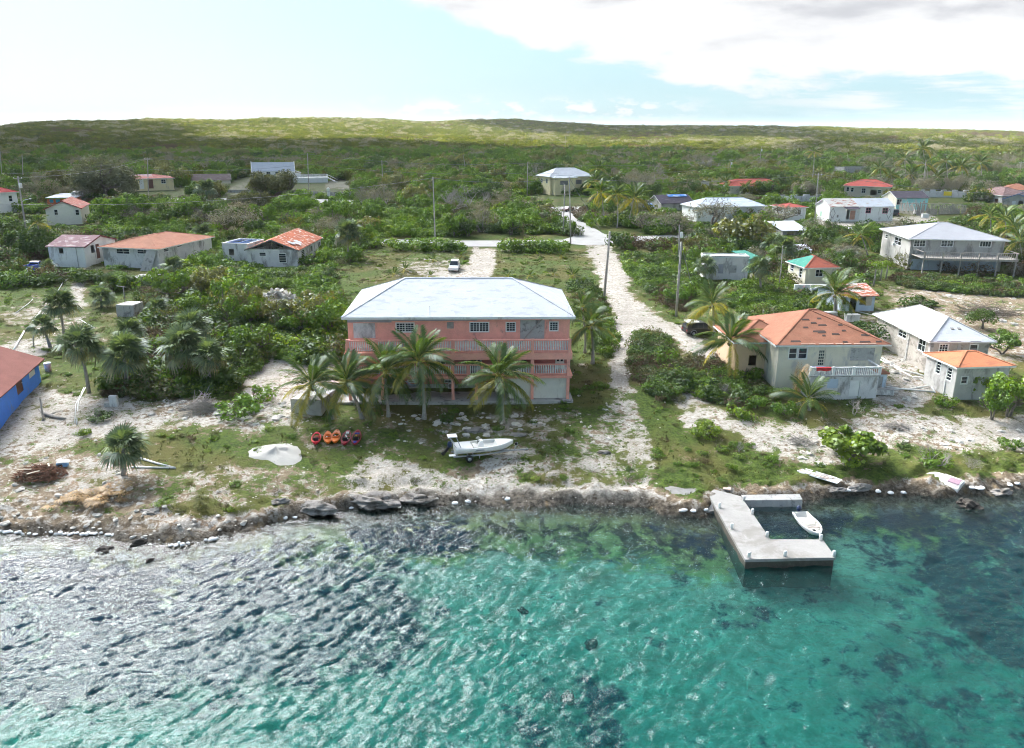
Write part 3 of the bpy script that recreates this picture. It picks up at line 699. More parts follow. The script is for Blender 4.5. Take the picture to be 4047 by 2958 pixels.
def dirmat(d,roll=0.0):
    """rotation taking +X to d"""
    d=Vector(d).normalized(); z=Vector((0,0,1)); y=z.cross(d)
    if y.length<1e-3: y=Vector((0,1,0))
    y.normalize(); zz=d.cross(y)
    return (Matrix((d,y,zz)).transposed()@Matrix.Rotation(roll,3,'X')).to_euler()
PR=random.Random(5)
COCO=MB().mat(HUSK)
for i in range(6):
    a=i*1.05; COCO.mat(HUSK if i%2 else HUSK_G).lathe([(0.02,-0.16),(0.10,-0.10),(0.125,0.0),(0.09,0.10),(0.02,0.15)],7,(0.2*math.cos(a),0.2*math.sin(a),-0.28-0.07*(i%3)))
COCO_ME=COCO.mesh('coconut_bunch')
def coco_palm(label,base,crown,L=3.6,n=18,group='coconut palms',yellow=0.14,trunk_r=0.15,wind=0.35,far=False,nuts=True,cat='palm'):
    o=thing('coconut_palm',label,cat,base,0,group)
    b=Vector((0,0,-0.15)); c=Vector([crown[i]-base[i] for i in range(3)])
    if c.length>0.5:
        pts=[];rs=[]
        for i in range(9):
            t=i/8; p=b.lerp(c,t); bend=math.sin(math.pi*t)*0.07*c.length
            p=p+Vector((-c.x,-c.y,0)).normalized()*bend*(0.5 if math.hypot(c.x,c.y)>0.3 else 0)
            pts.append(p); rs.append(trunk_r*(1.75 if i==0 else 1.15 if i==1 else 1.0-0.3*t))
        MB().mat(PALM_BARK).tube(pts,rs,9).build('trunk',None,o)
    F=FRONDS_FAR if far else FRONDS
    for i in range(n):
        t=i/(n-1); az=i*2.39996+PR.uniform(-.2,.2); el=math.radians(82-102*t**0.9+PR.uniform(-7,7))
        d=Vector((math.cos(az)*math.cos(el)+wind*0.55*(1-t*0.7),math.sin(az)*math.cos(el)+wind*0.15,math.sin(el)))
        low=t>0.66
        if far: me=F[2] if (low and PR.random()<yellow*1.6) else F[0 if t<0.5 else 1]
        else: me=F[3] if (low and PR.random()<yellow*2.2) else F[0 if t<0.3 else (1 if t<0.7 else 2)]
        link('frond',me,o,c+Vector((0,0,-0.12*t)),dirmat(d,PR.uniform(-.5,.5)),L*PR.uniform(0.85,1.08)*(0.82 if t<0.15 else 1))
    if nuts and c.length>2: link('coconut_bunch',COCO_ME,o,c)
    return o
def fan_palm(label,base,crown,L=1.5,n=24,group='fan palms',skirt=True):
    o=thing('fan_palm',label,'palm',base,0,group)
    c=Vector([crown[i]-base[i] for i in range(3)])
    if c.length>0.5:
        MB().mat(BARK_GREY).tube([Vector((0,0,-0.15)),c*0.35+Vector((0.05,0,0)),c*0.7,c],[0.22,0.17,0.16,0.15],8).build('trunk',None,o)
    for i in range(n):
        t=i/(n-1); az=i*2.39996+PR.uniform(-.25,.25); el=math.radians(80-112*t+PR.uniform(-10,10))
        d=Vector((math.cos(az)*math.cos(el)+0.22,math.sin(az)*math.cos(el)+0.05,math.sin(el)))
        me=FANS[2] if (skirt and t>0.86) else FANS[0 if t<0.6 else 1]
        link('fan_leaf',me,o,c+Vector((0,0,-0.15*t)),dirmat(d,PR.uniform(-.6,.6)),L*PR.uniform(0.85,1.12))
    return o
def plant(name,label,cat,base,R,Hs=1.0,crown=None,stems=None,group=None,rz=None,crown_name='crown',stem_name='trunk'):
    o=thing(name,label,cat,base,PR.uniform(0,6.28) if rz is None else rz,group)
    if crown is not None: link(crown_name,crown,o,(0,0,-0.05),None,(R,R,R*Hs))
    if stems is not None: link(stem_name,stems,o,(0,0,0),None,(R,R,R*Hs))
    return o
def pix_size(px,py,npx):
    q=G(px,py); return npx/FPX*float((q-CAM)@FWD)
# ---------------------------------------------------------------- buildings
GLASS=glassmat()
FRAME=plain('white_frame',(0.72,0.72,0.70),0.5,0.08)
DARK_IN=plain('dark_interior',(0.035,0.032,0.03),0.95,0.2)
CONC=plain('concrete',(0.42,0.41,0.39),0.9,0.15,1.2,0.2,0,0.15,(0.20,0.195,0.19),0.35)
CONC_D=plain('concrete_dark',(0.20,0.195,0.185),0.9,0.2,1.2)
WHITE=plain('white_paint',(0.74,0.74,0.72),0.7,0.07,0.8,0.3,0,0.05,(0.48,0.46,0.44),0.22,0.35)
DIRTY=plain('dirty_white_wall',(0.62,0.61,0.60),0.85,0.12,0.7,0.2,0,0.1,(0.28,0.27,0.26),0.42,0.4)
GREYW=plain('grey_render',(0.40,0.385,0.36),0.9,0.15,0.7,0.2,0,0.12,(0.20,0.19,0.175),0.42,0.4)
CREAM=plain('cream_wall',(0.66,0.61,0.49),0.8,0.08,0.8,0.25,0,0.05,(0.40,0.38,0.34),0.28,0.4)
YELLOWW=plain('yellow_wall',(0.70,0.60,0.36),0.8,0.08,0.8,0.25,0,0.05,(0.45,0.40,0.30),0.2,0.4)
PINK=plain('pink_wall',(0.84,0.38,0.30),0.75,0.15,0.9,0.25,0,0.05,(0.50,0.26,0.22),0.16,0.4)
PINK_D=plain('pink_wall_old_shaded',(0.54,0.19,0.175),0.8,0.12,0.9,0.25,0,0.05,(0.33,0.20,0.18),0.25,0.4)  # older pink, its colour also darkened for the shade under the balconies
BLUEW=plain('blue_wall',(0.085,0.27,0.84),0.7,0.10,1.0,0.3,0,0.05,(0.16,0.27,0.60),0.2,0.4)
TURQ=plain('turquoise_wall',(0.30,0.62,0.62),0.8,0.1,0.9,0.2,0,0.05,(0.50,0.56,0.54),0.4,0.5)
PALEB=plain('pale_blue_wall',(0.48,0.56,0.66),0.85,0.12,0.9,0.2,0,0.08,(0.35,0.38,0.42),0.35,0.4)
ORANGEW=plain('orange_wall',(0.58,0.16,0.05),0.8,0.1,0.9)
BLOCK=plain('block_wall',(0.42,0.385,0.34),0.92,0.18,0.9,0.2,0,0.2,(0.24,0.215,0.19),0.5,1.6)
WOOD_G=plain('weathered_wood',(0.33,0.30,0.27),0.9,0.3,3.0,0.15,0,0.1)
WOOD_L=plain('pale_wood',(0.52,0.44,0.34),0.85,0.2,3.0)
DOORB=plain('brown_door',(0.16,0.07,0.05),0.6,0.15)
R_WHITE=roofmat('roof_white',(0.47,0.49,0.53),0.08,(0.39,0.41,0.45),0.35,2.0)
R_GREY=roofmat('roof_grey',(0.33,0.335,0.36),0.08,(0.35,0.355,0.37),0.2,5.0)
R_ORANGE=roofmat('roof_orange',(0.31,0.138,0.086),0.22,(0.30,0.12,0.075),0.35,5.0)
R_RED=roofmat('roof_red',(0.34,0.075,0.060),0.15,(0.24,0.075,0.06),0.3,5.0)
R_BROWN=roofmat('roof_brown',(0.17,0.105,0.10),0.22,(0.27,0.20,0.19),0.35,5.0)
R_DARK=roofmat('roof_dark',(0.075,0.065,0.085),0.2,(0.13,0.12,0.13),0.25,5.0)
R_RUST=roofmat('roof_rust',(0.34,0.095,0.045),0.35,(0.55,0.46,0.40),0.34,3.0)
R_TIN=roofmat('roof_tin',(0.46,0.49,0.53),0.08,(0.40,0.35,0.32),0.22,3.0)
R_MIX=roofmat('roof_patched',(0.50,0.49,0.46),0.12,(0.33,0.16,0.13),0.45,3.0)
R_BLUE=roofmat('roof_blue_tarp',(0.05,0.20,0.55),0.15,(0.45,0.50,0.58),0.45,2.0)
R_GREEN=roofmat('roof_green',(0.05,0.22,0.17),0.15,(0.10,0.28,0.22),0.3,4.0)
def wall_panel(mb,o,u,w,z0,z1,holes,n,reveal=0.14):
    """rectangular wall from o along u (unit, horizontal), with openings (u0,z0,u1,z1) cut through and reveals turned inwards; n=outward normal"""
    o=Vector(o);u=Vector(u);n=Vector(n)
    us=sorted({0.0,w,*[h[0] for h in holes],*[h[2] for h in holes]}); zs=sorted({z0,z1,*[h[1] for h in holes],*[h[3] for h in holes]})
    P=lambda a,b,dep=0.0:o+u*a+Vector((0,0,b))-n*dep
    for i in range(len(us)-1):
        for j in range(len(zs)-1):
            cu,cz=(us[i]+us[i+1])/2,(zs[j]+zs[j+1])/2
            if any(h[0]<cu<h[2] and h[1]<cz<h[3] for h in holes): continue
            mb.quad(P(us[i],zs[j]),P(us[i+1],zs[j]),P(us[i+1],zs[j+1]),P(us[i],zs[j+1]))
    for a,b,c,d in holes:
        mb.quad(P(a,b),P(a,b,reveal),P(c,b,reveal),P(c,b)); mb.quad(P(a,d),P(c,d),P(c,d,reveal),P(a,d,reveal))
        mb.quad(P(a,b),P(a,d),P(a,d,reveal),P(a,b,reveal)); mb.quad(P(c,b),P(c,b,reveal),P(c,d,reveal),P(c,d))
def oriented(mb,o,u,n):
    """returns f(a,b,c,d,d0,d1): box on a wall between u a..c, z b..d and depths d0..d1 (positive = inwards)"""
    o=Vector(o);u=Vector(u);n=Vector(n)
    def f(a,b,c,d,d0,d1):
        vs=[]
        for dep in (d0,d1):
            for x,z in ((a,b),(c,b),(c,d),(a,d)): vs.append(o+u*x+Vector((0,0,z))-n*dep)
        mb.add(vs,[(0,1,2,3),(7,6,5,4),(0,4,5,1),(1,5,6,2),(2,6,7,3),(3,7,4,0)])
    return f
def fit_opening(root,o,u,n,h,kind,opts,fr=None):
    """fill an opening: window frame with panes, door leaf, boards or nothing"""
    a,b,c,d=h; fr=fr or FRAME
    if kind in ('win','sash','louvre'):
        nx,nz=opts.get('grid',(2,2)); mb=MB().mat(opts.get('frame',fr)); f=oriented(mb,o,u,n); t=opts.get('t',0.06)
        f(a-0.05,b-0.06,a+t,d+0.05,-0.03,0.10); f(c-t,b-0.06,c+0.05,d+0.05,-0.03,0.10)
        f(a+t,d-t,c-t,d+0.05,-0.03,0.10); f(a+t,b-0.06,c-t,b+t,-0.05,0.10)
        w=(c-a-2*t);hh=(d-b-2*t);k=0.035 if nx*nz>4 else 0.045
        if opts.get('mull'): 
            for mfr in opts['mull']: f(a+t+w*mfr-0.05,b+t,a+t+w*mfr+0.05,d-t,-0.02,0.09)
        for i in range(1,nx): f(a+t+w*i/nx-k/2,b+t,a+t+w*i/nx+k/2,d-t,0.02,0.075)
        for j in range(1,nz): f(a+t,b+t+hh*j/nz-k/2,c-t,b+t+hh*j/nz+k/2,0.022,0.073)
        w_=mb.build('window',None,root)
        mp=MB().mat(GLASS); g_=oriented(mp,o,u,n); g_(a+t*0.5,b+t*0.5,c-t*0.5,d-t*0.5,0.085,0.095); mp.build('pane',None,w_)
        return w_
    if kind=='door':
        m=opts.get('mat',DOORB); mb=MB().mat(m); f=oriented(mb,o,u,n); f(a+0.03,b+0.01,c-0.03,d-0.03,0.05,0.10)
        for j in (0.12,0.55): f(a+(c-a)*0.2,b+(d-b)*j,c-(c-a)*0.2,b+(d-b)*(j+0.33),0.035,0.05)
        d_=mb.build('door',None,root)
        if opts.get('lite'):
            mp=MB().mat(GLASS);g_=oriented(mp,o,u,n)
            for q in opts['lite']: g_(a+(c-a)*q[0],b+(d-b)*q[1],a+(c-a)*q[2],b+(d-b)*q[3],0.02,0.034)
            mp.build('pane',None,d_)
        mh=MB().mat(FRAME);hh=oriented(mh,o,u,n);hh(c-(c-a)*0.13,b+(d-b)*0.47,c-(c-a)*0.08,b+(d-b)*0.51,-0.02,0.05);mh.build('handle',None,d_)
        return d_
    if kind=='board':
        mb=MB().mat(opts.get('mat',WOOD_G)); f=oriented(mb,o,u,n); nb=max(1,int((c-a)/1.2)) if opts.get('split',True) else 1
        for i in range(nb): f(a+(c-a)*i/nb+0.012,b+0.015,a+(c-a)*(i+1)/nb-0.012,d-0.015,0.02+0.012*(i%2),0.06)
        return mb.build('boarded_opening',None,root)
def clip(v,a,b): return max(a,min(b,v))
class House:
    """walls from two ground pixels of the front, measured in local metres: x along the front, y into the house"""
    def __init__(s,name,label,p1,p2,depth,eave,cat='house',group=None,z=None,sink=0.6,yaw=None,width=None):
        a=G(*p1); b=G(*p2)
        s.z=z if z is not None else (a[2]+b[2])/2
        a=at_z(p1[0],p1[1],s.z); b=at_z(p2[0],p2[1],s.z)
        s.yaw=math.atan2(b[1]-a[1],b[0]-a[0]) if yaw is None else yaw
        s.w=float(np.hypot(*(b-a)[:2])) if width is None else width
        s.o=a; s.sink=sink; s.cx,s.sx=math.cos(s.yaw),math.sin(s.yaw)
        s.d=depth if not isinstance(depth,tuple) else None
        s.h=eave if not isinstance(eave,tuple) else s.height_at(0 if len(eave)<3 else eave[2],0,eave[1])
        if s.d is None:   # pixel of a back corner of the eaves: (px,py)
            q=at_z(depth[0],depth[1],s.z+s.h); s.d=s.local(q)[1]
        s.root=thing(name,label,cat,(a[0],a[1],s.z),s.yaw,group)
        s.fp=[s.world(x,y,0) for x,y in ((0,0),(s.w,0),(s.w,s.d),(0,s.d))]; FOOT.append(([ (p[0],p[1]) for p in s.fp],s))
    def world(s,x,y,z): return np.array([s.o[0]+x*s.cx-y*s.sx,s.o[1]+x*s.sx+y*s.cx,s.z+z])
    def local(s,q):
        dx,dy=q[0]-s.o[0],q[1]-s.o[1]; return np.array([dx*s.cx+dy*s.sx,-dx*s.sx+dy*s.cx,q[2]-s.z])
    def height_at(s,x,y,py):
        w=s.world(x,y,0); lo,hi=-5,25
        for _ in range(40):
            m=(lo+hi)/2
            if project(w[0],w[1],s.z+m)[1]>py: lo=m
            else: hi=m
        return lo
    def on(s,side,px,py):
        """pixel -> (u,z) on a wall"""
        o,u,n=s.side(side); O=s.world(*o); n_=np.array([n[0]*s.cx-n[1]*s.sx,n[0]*s.sx+n[1]*s.cx,0.0])
        d=ray(px,py); t=((O-CAM)@n_)/(d@n_); l=s.local(CAM+d*t)
        return float((l[0]-o[0])*u[0]+(l[1]-o[1])*u[1]),float(l[2]-o[2])
    def side(s,k):
        X,Y,Z=s.off
        return {'front':((X,Y,Z),(1,0,0),(0,-1,0)),'right':((X+s.w,Y,Z),(0,1,0),(1,0,0)),'back':((X+s.w,Y+s.d,Z),(-1,0,0),(0,1,0)),'left':((X,Y+s.d,Z),(0,-1,0),(-1,0,0))}[k]
    off=(0.0,0.0,0.0)
    def sub(s,x,y,z,w,d,h,sink=0.0):
        import copy
        t=copy.copy(s); t.off=(x,y,z); t.w=w; t.d=d; t.h=h; t.sink=sink; return t
    def rect(s,side,x0,y0,x1,y1):
        xm,ym=(x0+x1)/2,(y0+y1)/2
        a=s.on(side,x0,ym)[0];c=s.on(side,x1,ym)[0];b=s.on(side,xm,y1)[1];d=s.on(side,xm,y0)[1]
        return (min(a,c),min(b,d),max(a,c),max(b,d))
    def walls(s,mat,openings={},top=None,gable=None,sides=('front','right','back','left'),name='wall'):
        """openings: side -> list of (pixel rect or local rect, kind, opts)"""
        mb=MB().mat(mat); X,Y,Z=s.off
        h=top or s.h
        for k in sides:
            o,u,n=s.side(k); L=s.w if k in('front','back') else s.d; hs=[]
            for (r,kind,op) in openings.get(k,[]):
                if op.get('px',True): r=s.rect(k,*r)
                a,b,c,d=clip(r[0],0.12,L-0.3),clip(r[1],-0.1,h-0.4),clip(r[2],0.3,L-0.12),clip(r[3],0.3,h-0.08)
                if c-a<0.25 or d-b<0.2: continue
                hs.append((a,b,c,d)); fit_opening(s.root,o,u,n,(a,b,c,d),kind,op)
            wall_panel(mb,o,u,L,-s.sink,h,hs,n)
        # gable triangles
        if gable:
            axis,rise=gable
            if axis=='x':   # ridge runs along x: gables left and right
                for x in (0,s.w): mb.add([(X+x,Y,Z+h),(X+x,Y+s.d,Z+h),(X+x,Y+s.d/2,Z+h+rise)],[(0,1,2)])
            else:
                for y in (0,s.d): mb.add([(X,Y+y,Z+h),(X+s.w,Y+y,Z+h),(X+s.w/2,Y+y,Z+h+rise)],[(0,1,2)])
        mb.mat(DARK_IN).quad((X+0.02,Y+0.02,Z+0.02),(X+s.w-0.02,Y+0.02,Z+0.02),(X+s.w-0.02,Y+s.d-0.02,Z+0.02),(X+0.02,Y+s.d-0.02,Z+0.02))
        return mb.build(name,None,s.root)
    def hip(s,mat,rise,over=0.45,ridge=None,fascia=None,name='roof',x0=0,x1=None,y0=0,y1=None,th=0.16,zb=None):
        x1=s.w if x1 is None else x1;y1=s.d if y1 is None else y1; z=(s.h if zb is None else zb)+0.01
        a,b,c,d=x0-over,y0-over,x1+over,y1+over; W,D=c-a,d-b
        if ridge is None:
            if W>=D: r1,r2=(a+D/2,(b+d)/2),(c-D/2,(b+d)/2)
            else: r1,r2=((a+c)/2,b+W/2),((a+c)/2,d-W/2)
        else: r1,r2=ridge
        zt=z+th+rise
        mb=MB().mat(mat); E=[(a,b,z+th),(c,b,z+th),(c,d,z+th),(a,d,z+th)]; R=[(r1[0],r1[1],zt),(r2[0],r2[1],zt)]
        if W>=D: fs=[(0,1,5,4),(2,3,4,5),(1,2,5),(3,0,4)]
        else: fs=[(0,1,4),(1,2,5,4),(2,3,5),(3,0,4,5)]
        if math.dist(R[0],R[1])<0.15: R[1]=R[0]; mb.add(E+[R[0]],[(0,1,4),(1,2,4),(2,3,4),(3,0,4)])
        else: mb.add(E+R,fs)
        r_=mb.build(name,None,s.root)
        mf=MB().mat(fascia or FRAME); L=[(a,b,z),(c,b,z),(c,d,z),(a,d,z)]
        e2=0.03; EE=[(a-e2,b-e2),(c+e2,b-e2),(c+e2,d+e2),(a-e2,d+e2)]
        lo=[(x,y,z-0.02) for x,y in EE]; hi=[(x,y,z+th*0.92) for x,y in EE]
        mf.add(lo+hi,[(0,1,5,4),(1,2,6,5),(2,3,7,6),(3,0,4,7),(3,2,1,0)])
        mf.build('fascia',None,r_)
        # ridge and hip caps
        mc=MB().mat(mat)
        for p,q in ((0,0),(3,0),(1,1),(2,1)): 
            if W<D: q={0:0,1:0,2:1,3:1}[p]
            mc.bar(Vector(E[p])+Vector((0,0,0.02)),Vector(R[min(q,len(R)-1)])+Vector((0,0,0.02)),0.22,0.05)
        if math.dist(R[0],R[1])>0.3: mc.bar(Vector(R[0])+Vector((0,0,.02)),Vector(R[1])+Vector((0,0,.02)),0.24,0.05)
        mc.build('ridge_cap',None,r_)
        return r_
    def gableroof(s,mat,rise,axis='x',over=0.35,fascia=None,name='roof',th=0.12):
        z=s.h; mb=MB().mat(mat)
        if axis=='x':
            half=s.d/2; k=rise/half; pr=[(-over,z-over*k),(half,z+rise),(s.d+over,z-over*k)]; L=(-over,s.w+over); P=lambda t,y,zz:(t,y,zz)
        else:
            half=s.w/2; k=rise/half; pr=[(-over,z-over*k),(half,z+rise),(s.w+over,z-over*k)]; L=(-over,s.d+over); P=lambda t,y,zz:(y,t,zz)
        for i in (0,1):
            (ya,za),(yb,zb)=pr[i],pr[i+1]
            vs=[P(L[0],ya,za+0.02),P(L[1],ya,za+0.02),P(L[1],yb,zb+0.02),P(L[0],yb,zb+0.02),P(L[0],ya,za+th),P(L[1],ya,za+th),P(L[1],yb,zb+th),P(L[0],yb,zb+th)]
            mb.add(vs,[(0,1,2,3),(4,5,6,7),(0,1,5,4),(1,2,6,5),(3,0,4,7)])
        r_=mb.build(name,None,s.root)
        mf=MB().mat(fascia or FRAME)
        for t in L:
            for i in (0,1):
                (ya,za),(yb,zb)=pr[i],pr[i+1]; e=0.03 if t>0 else -0.03
                mf.add([P(t+e,ya,za-0.12),P(t+e,yb,zb-0.12),P(t+e,yb,zb+th*0.9),P(t+e,ya,za+th*0.9),P(t-e,ya,za-0.12),P(t-e,yb,zb-0.12),P(t-e,yb,zb+th*0.9),P(t-e,ya,za+th*0.9)],[(0,1,2,3),(7,6,5,4),(0,4,5,1),(2,6,7,3)])
        mf.build('bargeboard',None,r_)
        return r_
    def flat(s,mat,over=0.12,th=0.16,fall=0.0,name='roof',parapet=None):
        mb=MB().mat(mat); a,b,c,d=-over,-over,s.w+over,s.d+over; z=s.h
        mb.add([(a,b,z+0.01),(c,b,z+0.01),(c,d,z+fall+0.01),(a,d,z+fall+0.01),(a,b,z+th),(c,b,z+th),(c,d,z+fall+th),(a,d,z+fall+th)],[(0,3,2,1),(4,5,6,7),(0,1,5,4),(1,2,6,5),(2,3,7,6),(3,0,4,7)])
        r_=mb.build(name,None,s.root)
        if parapet:
            mp=MB().mat(parapet[0]); h=parapet[1];t=0.2
            mp.box(a,b,z+th,c,b+t,z+th+h);mp.box(a,d-t,z+th+fall,c,d,z+th+h+fall);mp.box(a,b+t,z+th,a+t,d-t,z+th+h);mp.box(c-t,b+t,z+th,c,d-t,z+th+h);mp.build('parapet',None,s.root)
        return r_
    def part(s,name,mat,*boxes):
        mb=MB().mat(mat)
        for b in boxes: mb.box(*b)
        return mb.build(name,None,s.root)
FOOT=[]
W22=dict(grid=(2,2)); W34=dict(grid=(3,4)); DW=dict(mat=FRAME)
# ---------------------------------------------------------------- the pink guest house
def op(x0,y0,x1,y1,kind='win',**k): return ((x0,y0,x1,y1),kind,k)
def pink_house():
    H=House('pink_house','three storey salmon pink house with white hip roof and two white balustraded balconies',(1372,1592),(2257,1586),16.0,8.55)
    r=H.root; W=H.w; BD=2.2; F1=2.82; F2=5.3; ZE=8.5
    H.part('plinth',CONC,(-0.9,-0.55,-0.7,W+0.15,16.1,0.22))
    up=H.sub(0.12,BD,F2,W-0.24,13.3,ZE-F2)
    up.walls(PINK,{'front':[op(1857,1275,1932,1312,grid=(6,4),mull=(0.5,)),op(2000,1275,2037,1311,grid=(3,4)),op(2172,1273,2206,1308,grid=(3,4)),op(1565,1277,1637,1313,grid=(6,4),mull=(0.5,)),
        op(1396,1278,1483,1338,'board',mat=DIRTY,split=False),op(1766,1274,1793,1300,'board',mat=WOOD_G),op(2056,1266,2152,1340,'board',mat=CONC,split=False)],
        'right':[((3,1.0,4.2,2.2),'win',dict(px=False,grid=(3,4))),((8,1.0,9.2,2.2),'win',dict(px=False,grid=(3,4)))],'left':[((4,1.0,5.2,2.2),'win',dict(px=False,grid=(3,4)))]},name='upper_wall')
    mid=H.sub(0.12,BD,F1,W-0.24,13.3,F2-F1-0.02)
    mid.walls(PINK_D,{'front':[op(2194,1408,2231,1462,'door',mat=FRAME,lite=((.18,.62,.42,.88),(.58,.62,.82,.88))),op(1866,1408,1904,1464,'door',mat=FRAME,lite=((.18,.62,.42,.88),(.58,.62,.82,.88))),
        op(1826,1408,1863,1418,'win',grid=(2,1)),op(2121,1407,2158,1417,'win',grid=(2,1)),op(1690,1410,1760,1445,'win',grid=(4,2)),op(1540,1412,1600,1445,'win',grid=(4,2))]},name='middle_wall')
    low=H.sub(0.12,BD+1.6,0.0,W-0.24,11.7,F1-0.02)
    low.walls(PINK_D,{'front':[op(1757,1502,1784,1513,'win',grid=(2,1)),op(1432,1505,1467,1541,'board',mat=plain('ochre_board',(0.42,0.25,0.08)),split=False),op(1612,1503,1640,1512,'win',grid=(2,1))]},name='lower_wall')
    H.part('skirting_render',CONC,(0.1,BD+1.55,0.0,W*0.70,BD+1.597,0.75))
    # bare render under the eaves, on the left half
    H.part('bare_render',plain('bare_render',(0.33,0.33,0.35),0.9,0.2),(0.11,BD-0.02,8.02,W*0.20,BD-0.004,8.5),(W*0.20,BD-0.02,8.18,W*0.58,BD-0.004,8.5))
    H.part('side_parapet',PINK,(0.13,0.1,F2,0.30,BD,F2+0.95)); H.part('side_parapet',PINK,(W-0.30,0.1,F2,W-0.13,BD,F2+0.95))
    # balcony slabs with pink edge beams
    H.part('balcony_slab',PINK,(0,0.02,F2-0.75,W,0.24,F2-0.05),(0,0.0,F2-0.05,W,BD,F2),(W-0.24,0.24,F2-0.75,W,BD,F2-0.05),(0,0.24,F2-0.75,0.24,BD,F2-0.05))
    H.part('balcony_slab',PINK,(0,0.02,F1-0.30,W,0.24,F1-0.02),(-0.1,-0.04,F1-0.02,W+0.1,BD+1.6,F1+0.0),(W-0.24,0.24,F1-0.3,W,BD,F1-0.02))
    colx=[H.on('front',x,1480)[0] for x in (1379,1508,1667,1789,1882,2104,2246)]
    cm=MB().mat(PINK).box(-0.15,-0.15,0.0,0.15,0.15,F1-0.30).mesh('column_lower'); cu=MB().mat(PINK).box(-0.16,-0.13,0.0,0.16,0.13,F2-0.75-F1).mesh('column_upper')
    for i,x in enumerate(colx): link('column',cm,r,(clip(x,0.16,W-0.16),0.17,0.0))
    for i in (0,1,3,5,6): link('column',cu,r,(clip(colx[i],0.17,W-0.17),0.16,F1))
    # cream infill of the two right bays
    H.part('infill_panel',plain('cream_panel',(0.62,0.59,0.52),0.8,0.07,0.8,0.2,0,0,(0.45,0.41,0.34),0.25,0.3),(W*0.715,0.22,0.28,colx[5]-0.152,0.30,F1-0.32),(colx[5]+0.152,0.22,0.28,W-0.33,0.30,F1-0.32))
    # balustrades
    bal=MB().mat(WHITE).lathe([(0.055,0.0),(0.06,0.06),(0.04,0.13),(0.056,0.38),(0.062,0.52),(0.04,0.78),(0.055,0.86),(0.055,0.92)],6).mesh('baluster')
    post=MB().mat(PINK).box(-0.15,-0.13,0,0.15,0.13,1.42).mesh('rail_post'); postl=MB().mat(PINK).box(-0.15,-0.12,0,0.15,0.12,1.18).mesh('rail_post_low')
    for z,pm,sc,px_posts in ((F2,post,1.0,(1372,1486,1620,1790,1995,2105,2252)),(F1,postl,0.92,(1378,1508,1667,1789,1850,1905,2104,2246))):
        xs=[clip(H.on('front',x,1360 if z==F2 else 1470)[0],0.16,W-0.16) for x in px_posts]; hr=1.22 if z==F2 else 1.10
        for x in xs: link('rail_post',pm,r,(x,0.14,z))
        mb=MB().mat(PINK)
        for a,b in zip(xs,xs[1:]):
            mb.box(a+0.15,0.06,z+hr,b-0.15,0.24,z+hr+0.14); mb.box(a+0.15,0.08,z+0.10,b-0.15,0.22,z+0.22)
            n=max(1,int((b-a-0.4)/0.168))
            for i in range(n): link('baluster',bal,r,(a+0.15+(b-a-0.3)*(i+0.5)/n,0.15,z+0.22),None,(1,1,(hr-0.22)/0.92))
        mb.build('hand_rail',None,r)
    # eaves roof
    H.hip(R_WHITE,2.75,0.0,ridge=((5.55,8.85),(W-6.0,8.85)),x0=-0.35,x1=W+0.35,y0=1.45,y1=16.1,zb=8.52,th=0.2,fascia=WHITE)
    H.part('soffit',WHITE,(-0.3,1.5,8.46,W+0.3,BD,8.5))
    for x in (1789,1930):
        u=low.on('front',x,1537)[0]; a=MB().mat(FRAME).box(u-0.36,BD+1.2,0.35,u+0.36,BD+1.58,0.95); o=a.build('air_conditioner',None,r)
        MB().mat(CONC_D).lathe([(0.24,0),(0.24,0.02)],12,(u-0.08,BD+1.185,0.65),'y').build('fan_grille',None,o)
    for x in (1695,2268-14): H.part('antenna',FRAME,(clip(H.on('front',x,1250)[0],1,W-0.4)-0.025,1.6,8.7,clip(H.on('front',x,1250)[0],1,W-0.4)+0.025,1.65,9.9))
    # brace lying against the upper wall
    MB().mat(WOOD_G).bar((W*0.745,0.9,F2+0.1),(W*0.872,BD-0.1,8.4),0.10).build('leaning_beam',None,r)
    for px in (1870,2072):
        u=H.on('front',px,1440)[0]; w=H.world(u,1.0,F1)
        o=thing('covered_grill','black domed cover on the lower pink balcony '+('beside the white door' if px<2000 else 'behind the rightmost front palm crown'),'grill',w,H.yaw)
        MB().mat(plain('black_cover',(0.012,0.012,0.014),0.6)).lathe([(0.30,0),(0.34,0.5),(0.40,0.9),(0.36,1.2),(0.24,1.42),(0.06,1.5)],10).build('cover',None,o)
        MB().mat(CONC_D).box(-0.32,-0.3,0.0,0.32,0.3,0.06).build('base_tray',None,o)
    a=H.world(H.on('front',1600,1508)[0],0.9,1.95); b=H.world(H.on('front',1665,1508)[0],0.9,1.95)
    hm=thing('hammock','pale blue and white hammock slung under the lower pink balcony','hammock',(a+b)/2,H.yaw)
    L=float(np.linalg.norm(b-a)); mb=MB().mat(plain('hammock_cloth',(0.50,0.60,0.74),0.8))
    N_=10
    for i in range(N_):
        for q in ((0,1),):
            t0,t1=i/N_,(i+1)/N_; f=lambda t:((t-0.5)*L,-0.55*math.sin(math.pi*t)); w=lambda t:0.10+0.40*math.sin(math.pi*t)
            (x0,z0),(x1,z1)=f(t0),f(t1)
            mb.quad((x0,-w(t0),z0+0.1),(x1,-w(t1),z1+0.1),(x1,0,z1),(x0,0,z0)); mb.quad((x0,0,z0),(x1,0,z1),(x1,w(t1),z1+0.1),(x0,w(t0),z0+0.1))
    mb.build('cloth',None,hm); MB().mat(FRAME).bar((-L/2-0.5,0,0.25),(-L/2,0,0.02),0.03).bar((L/2,0,0.02),(L/2+0.5,0,0.25),0.03).build('rope',None,hm)
    return H
PINKH=pink_house()
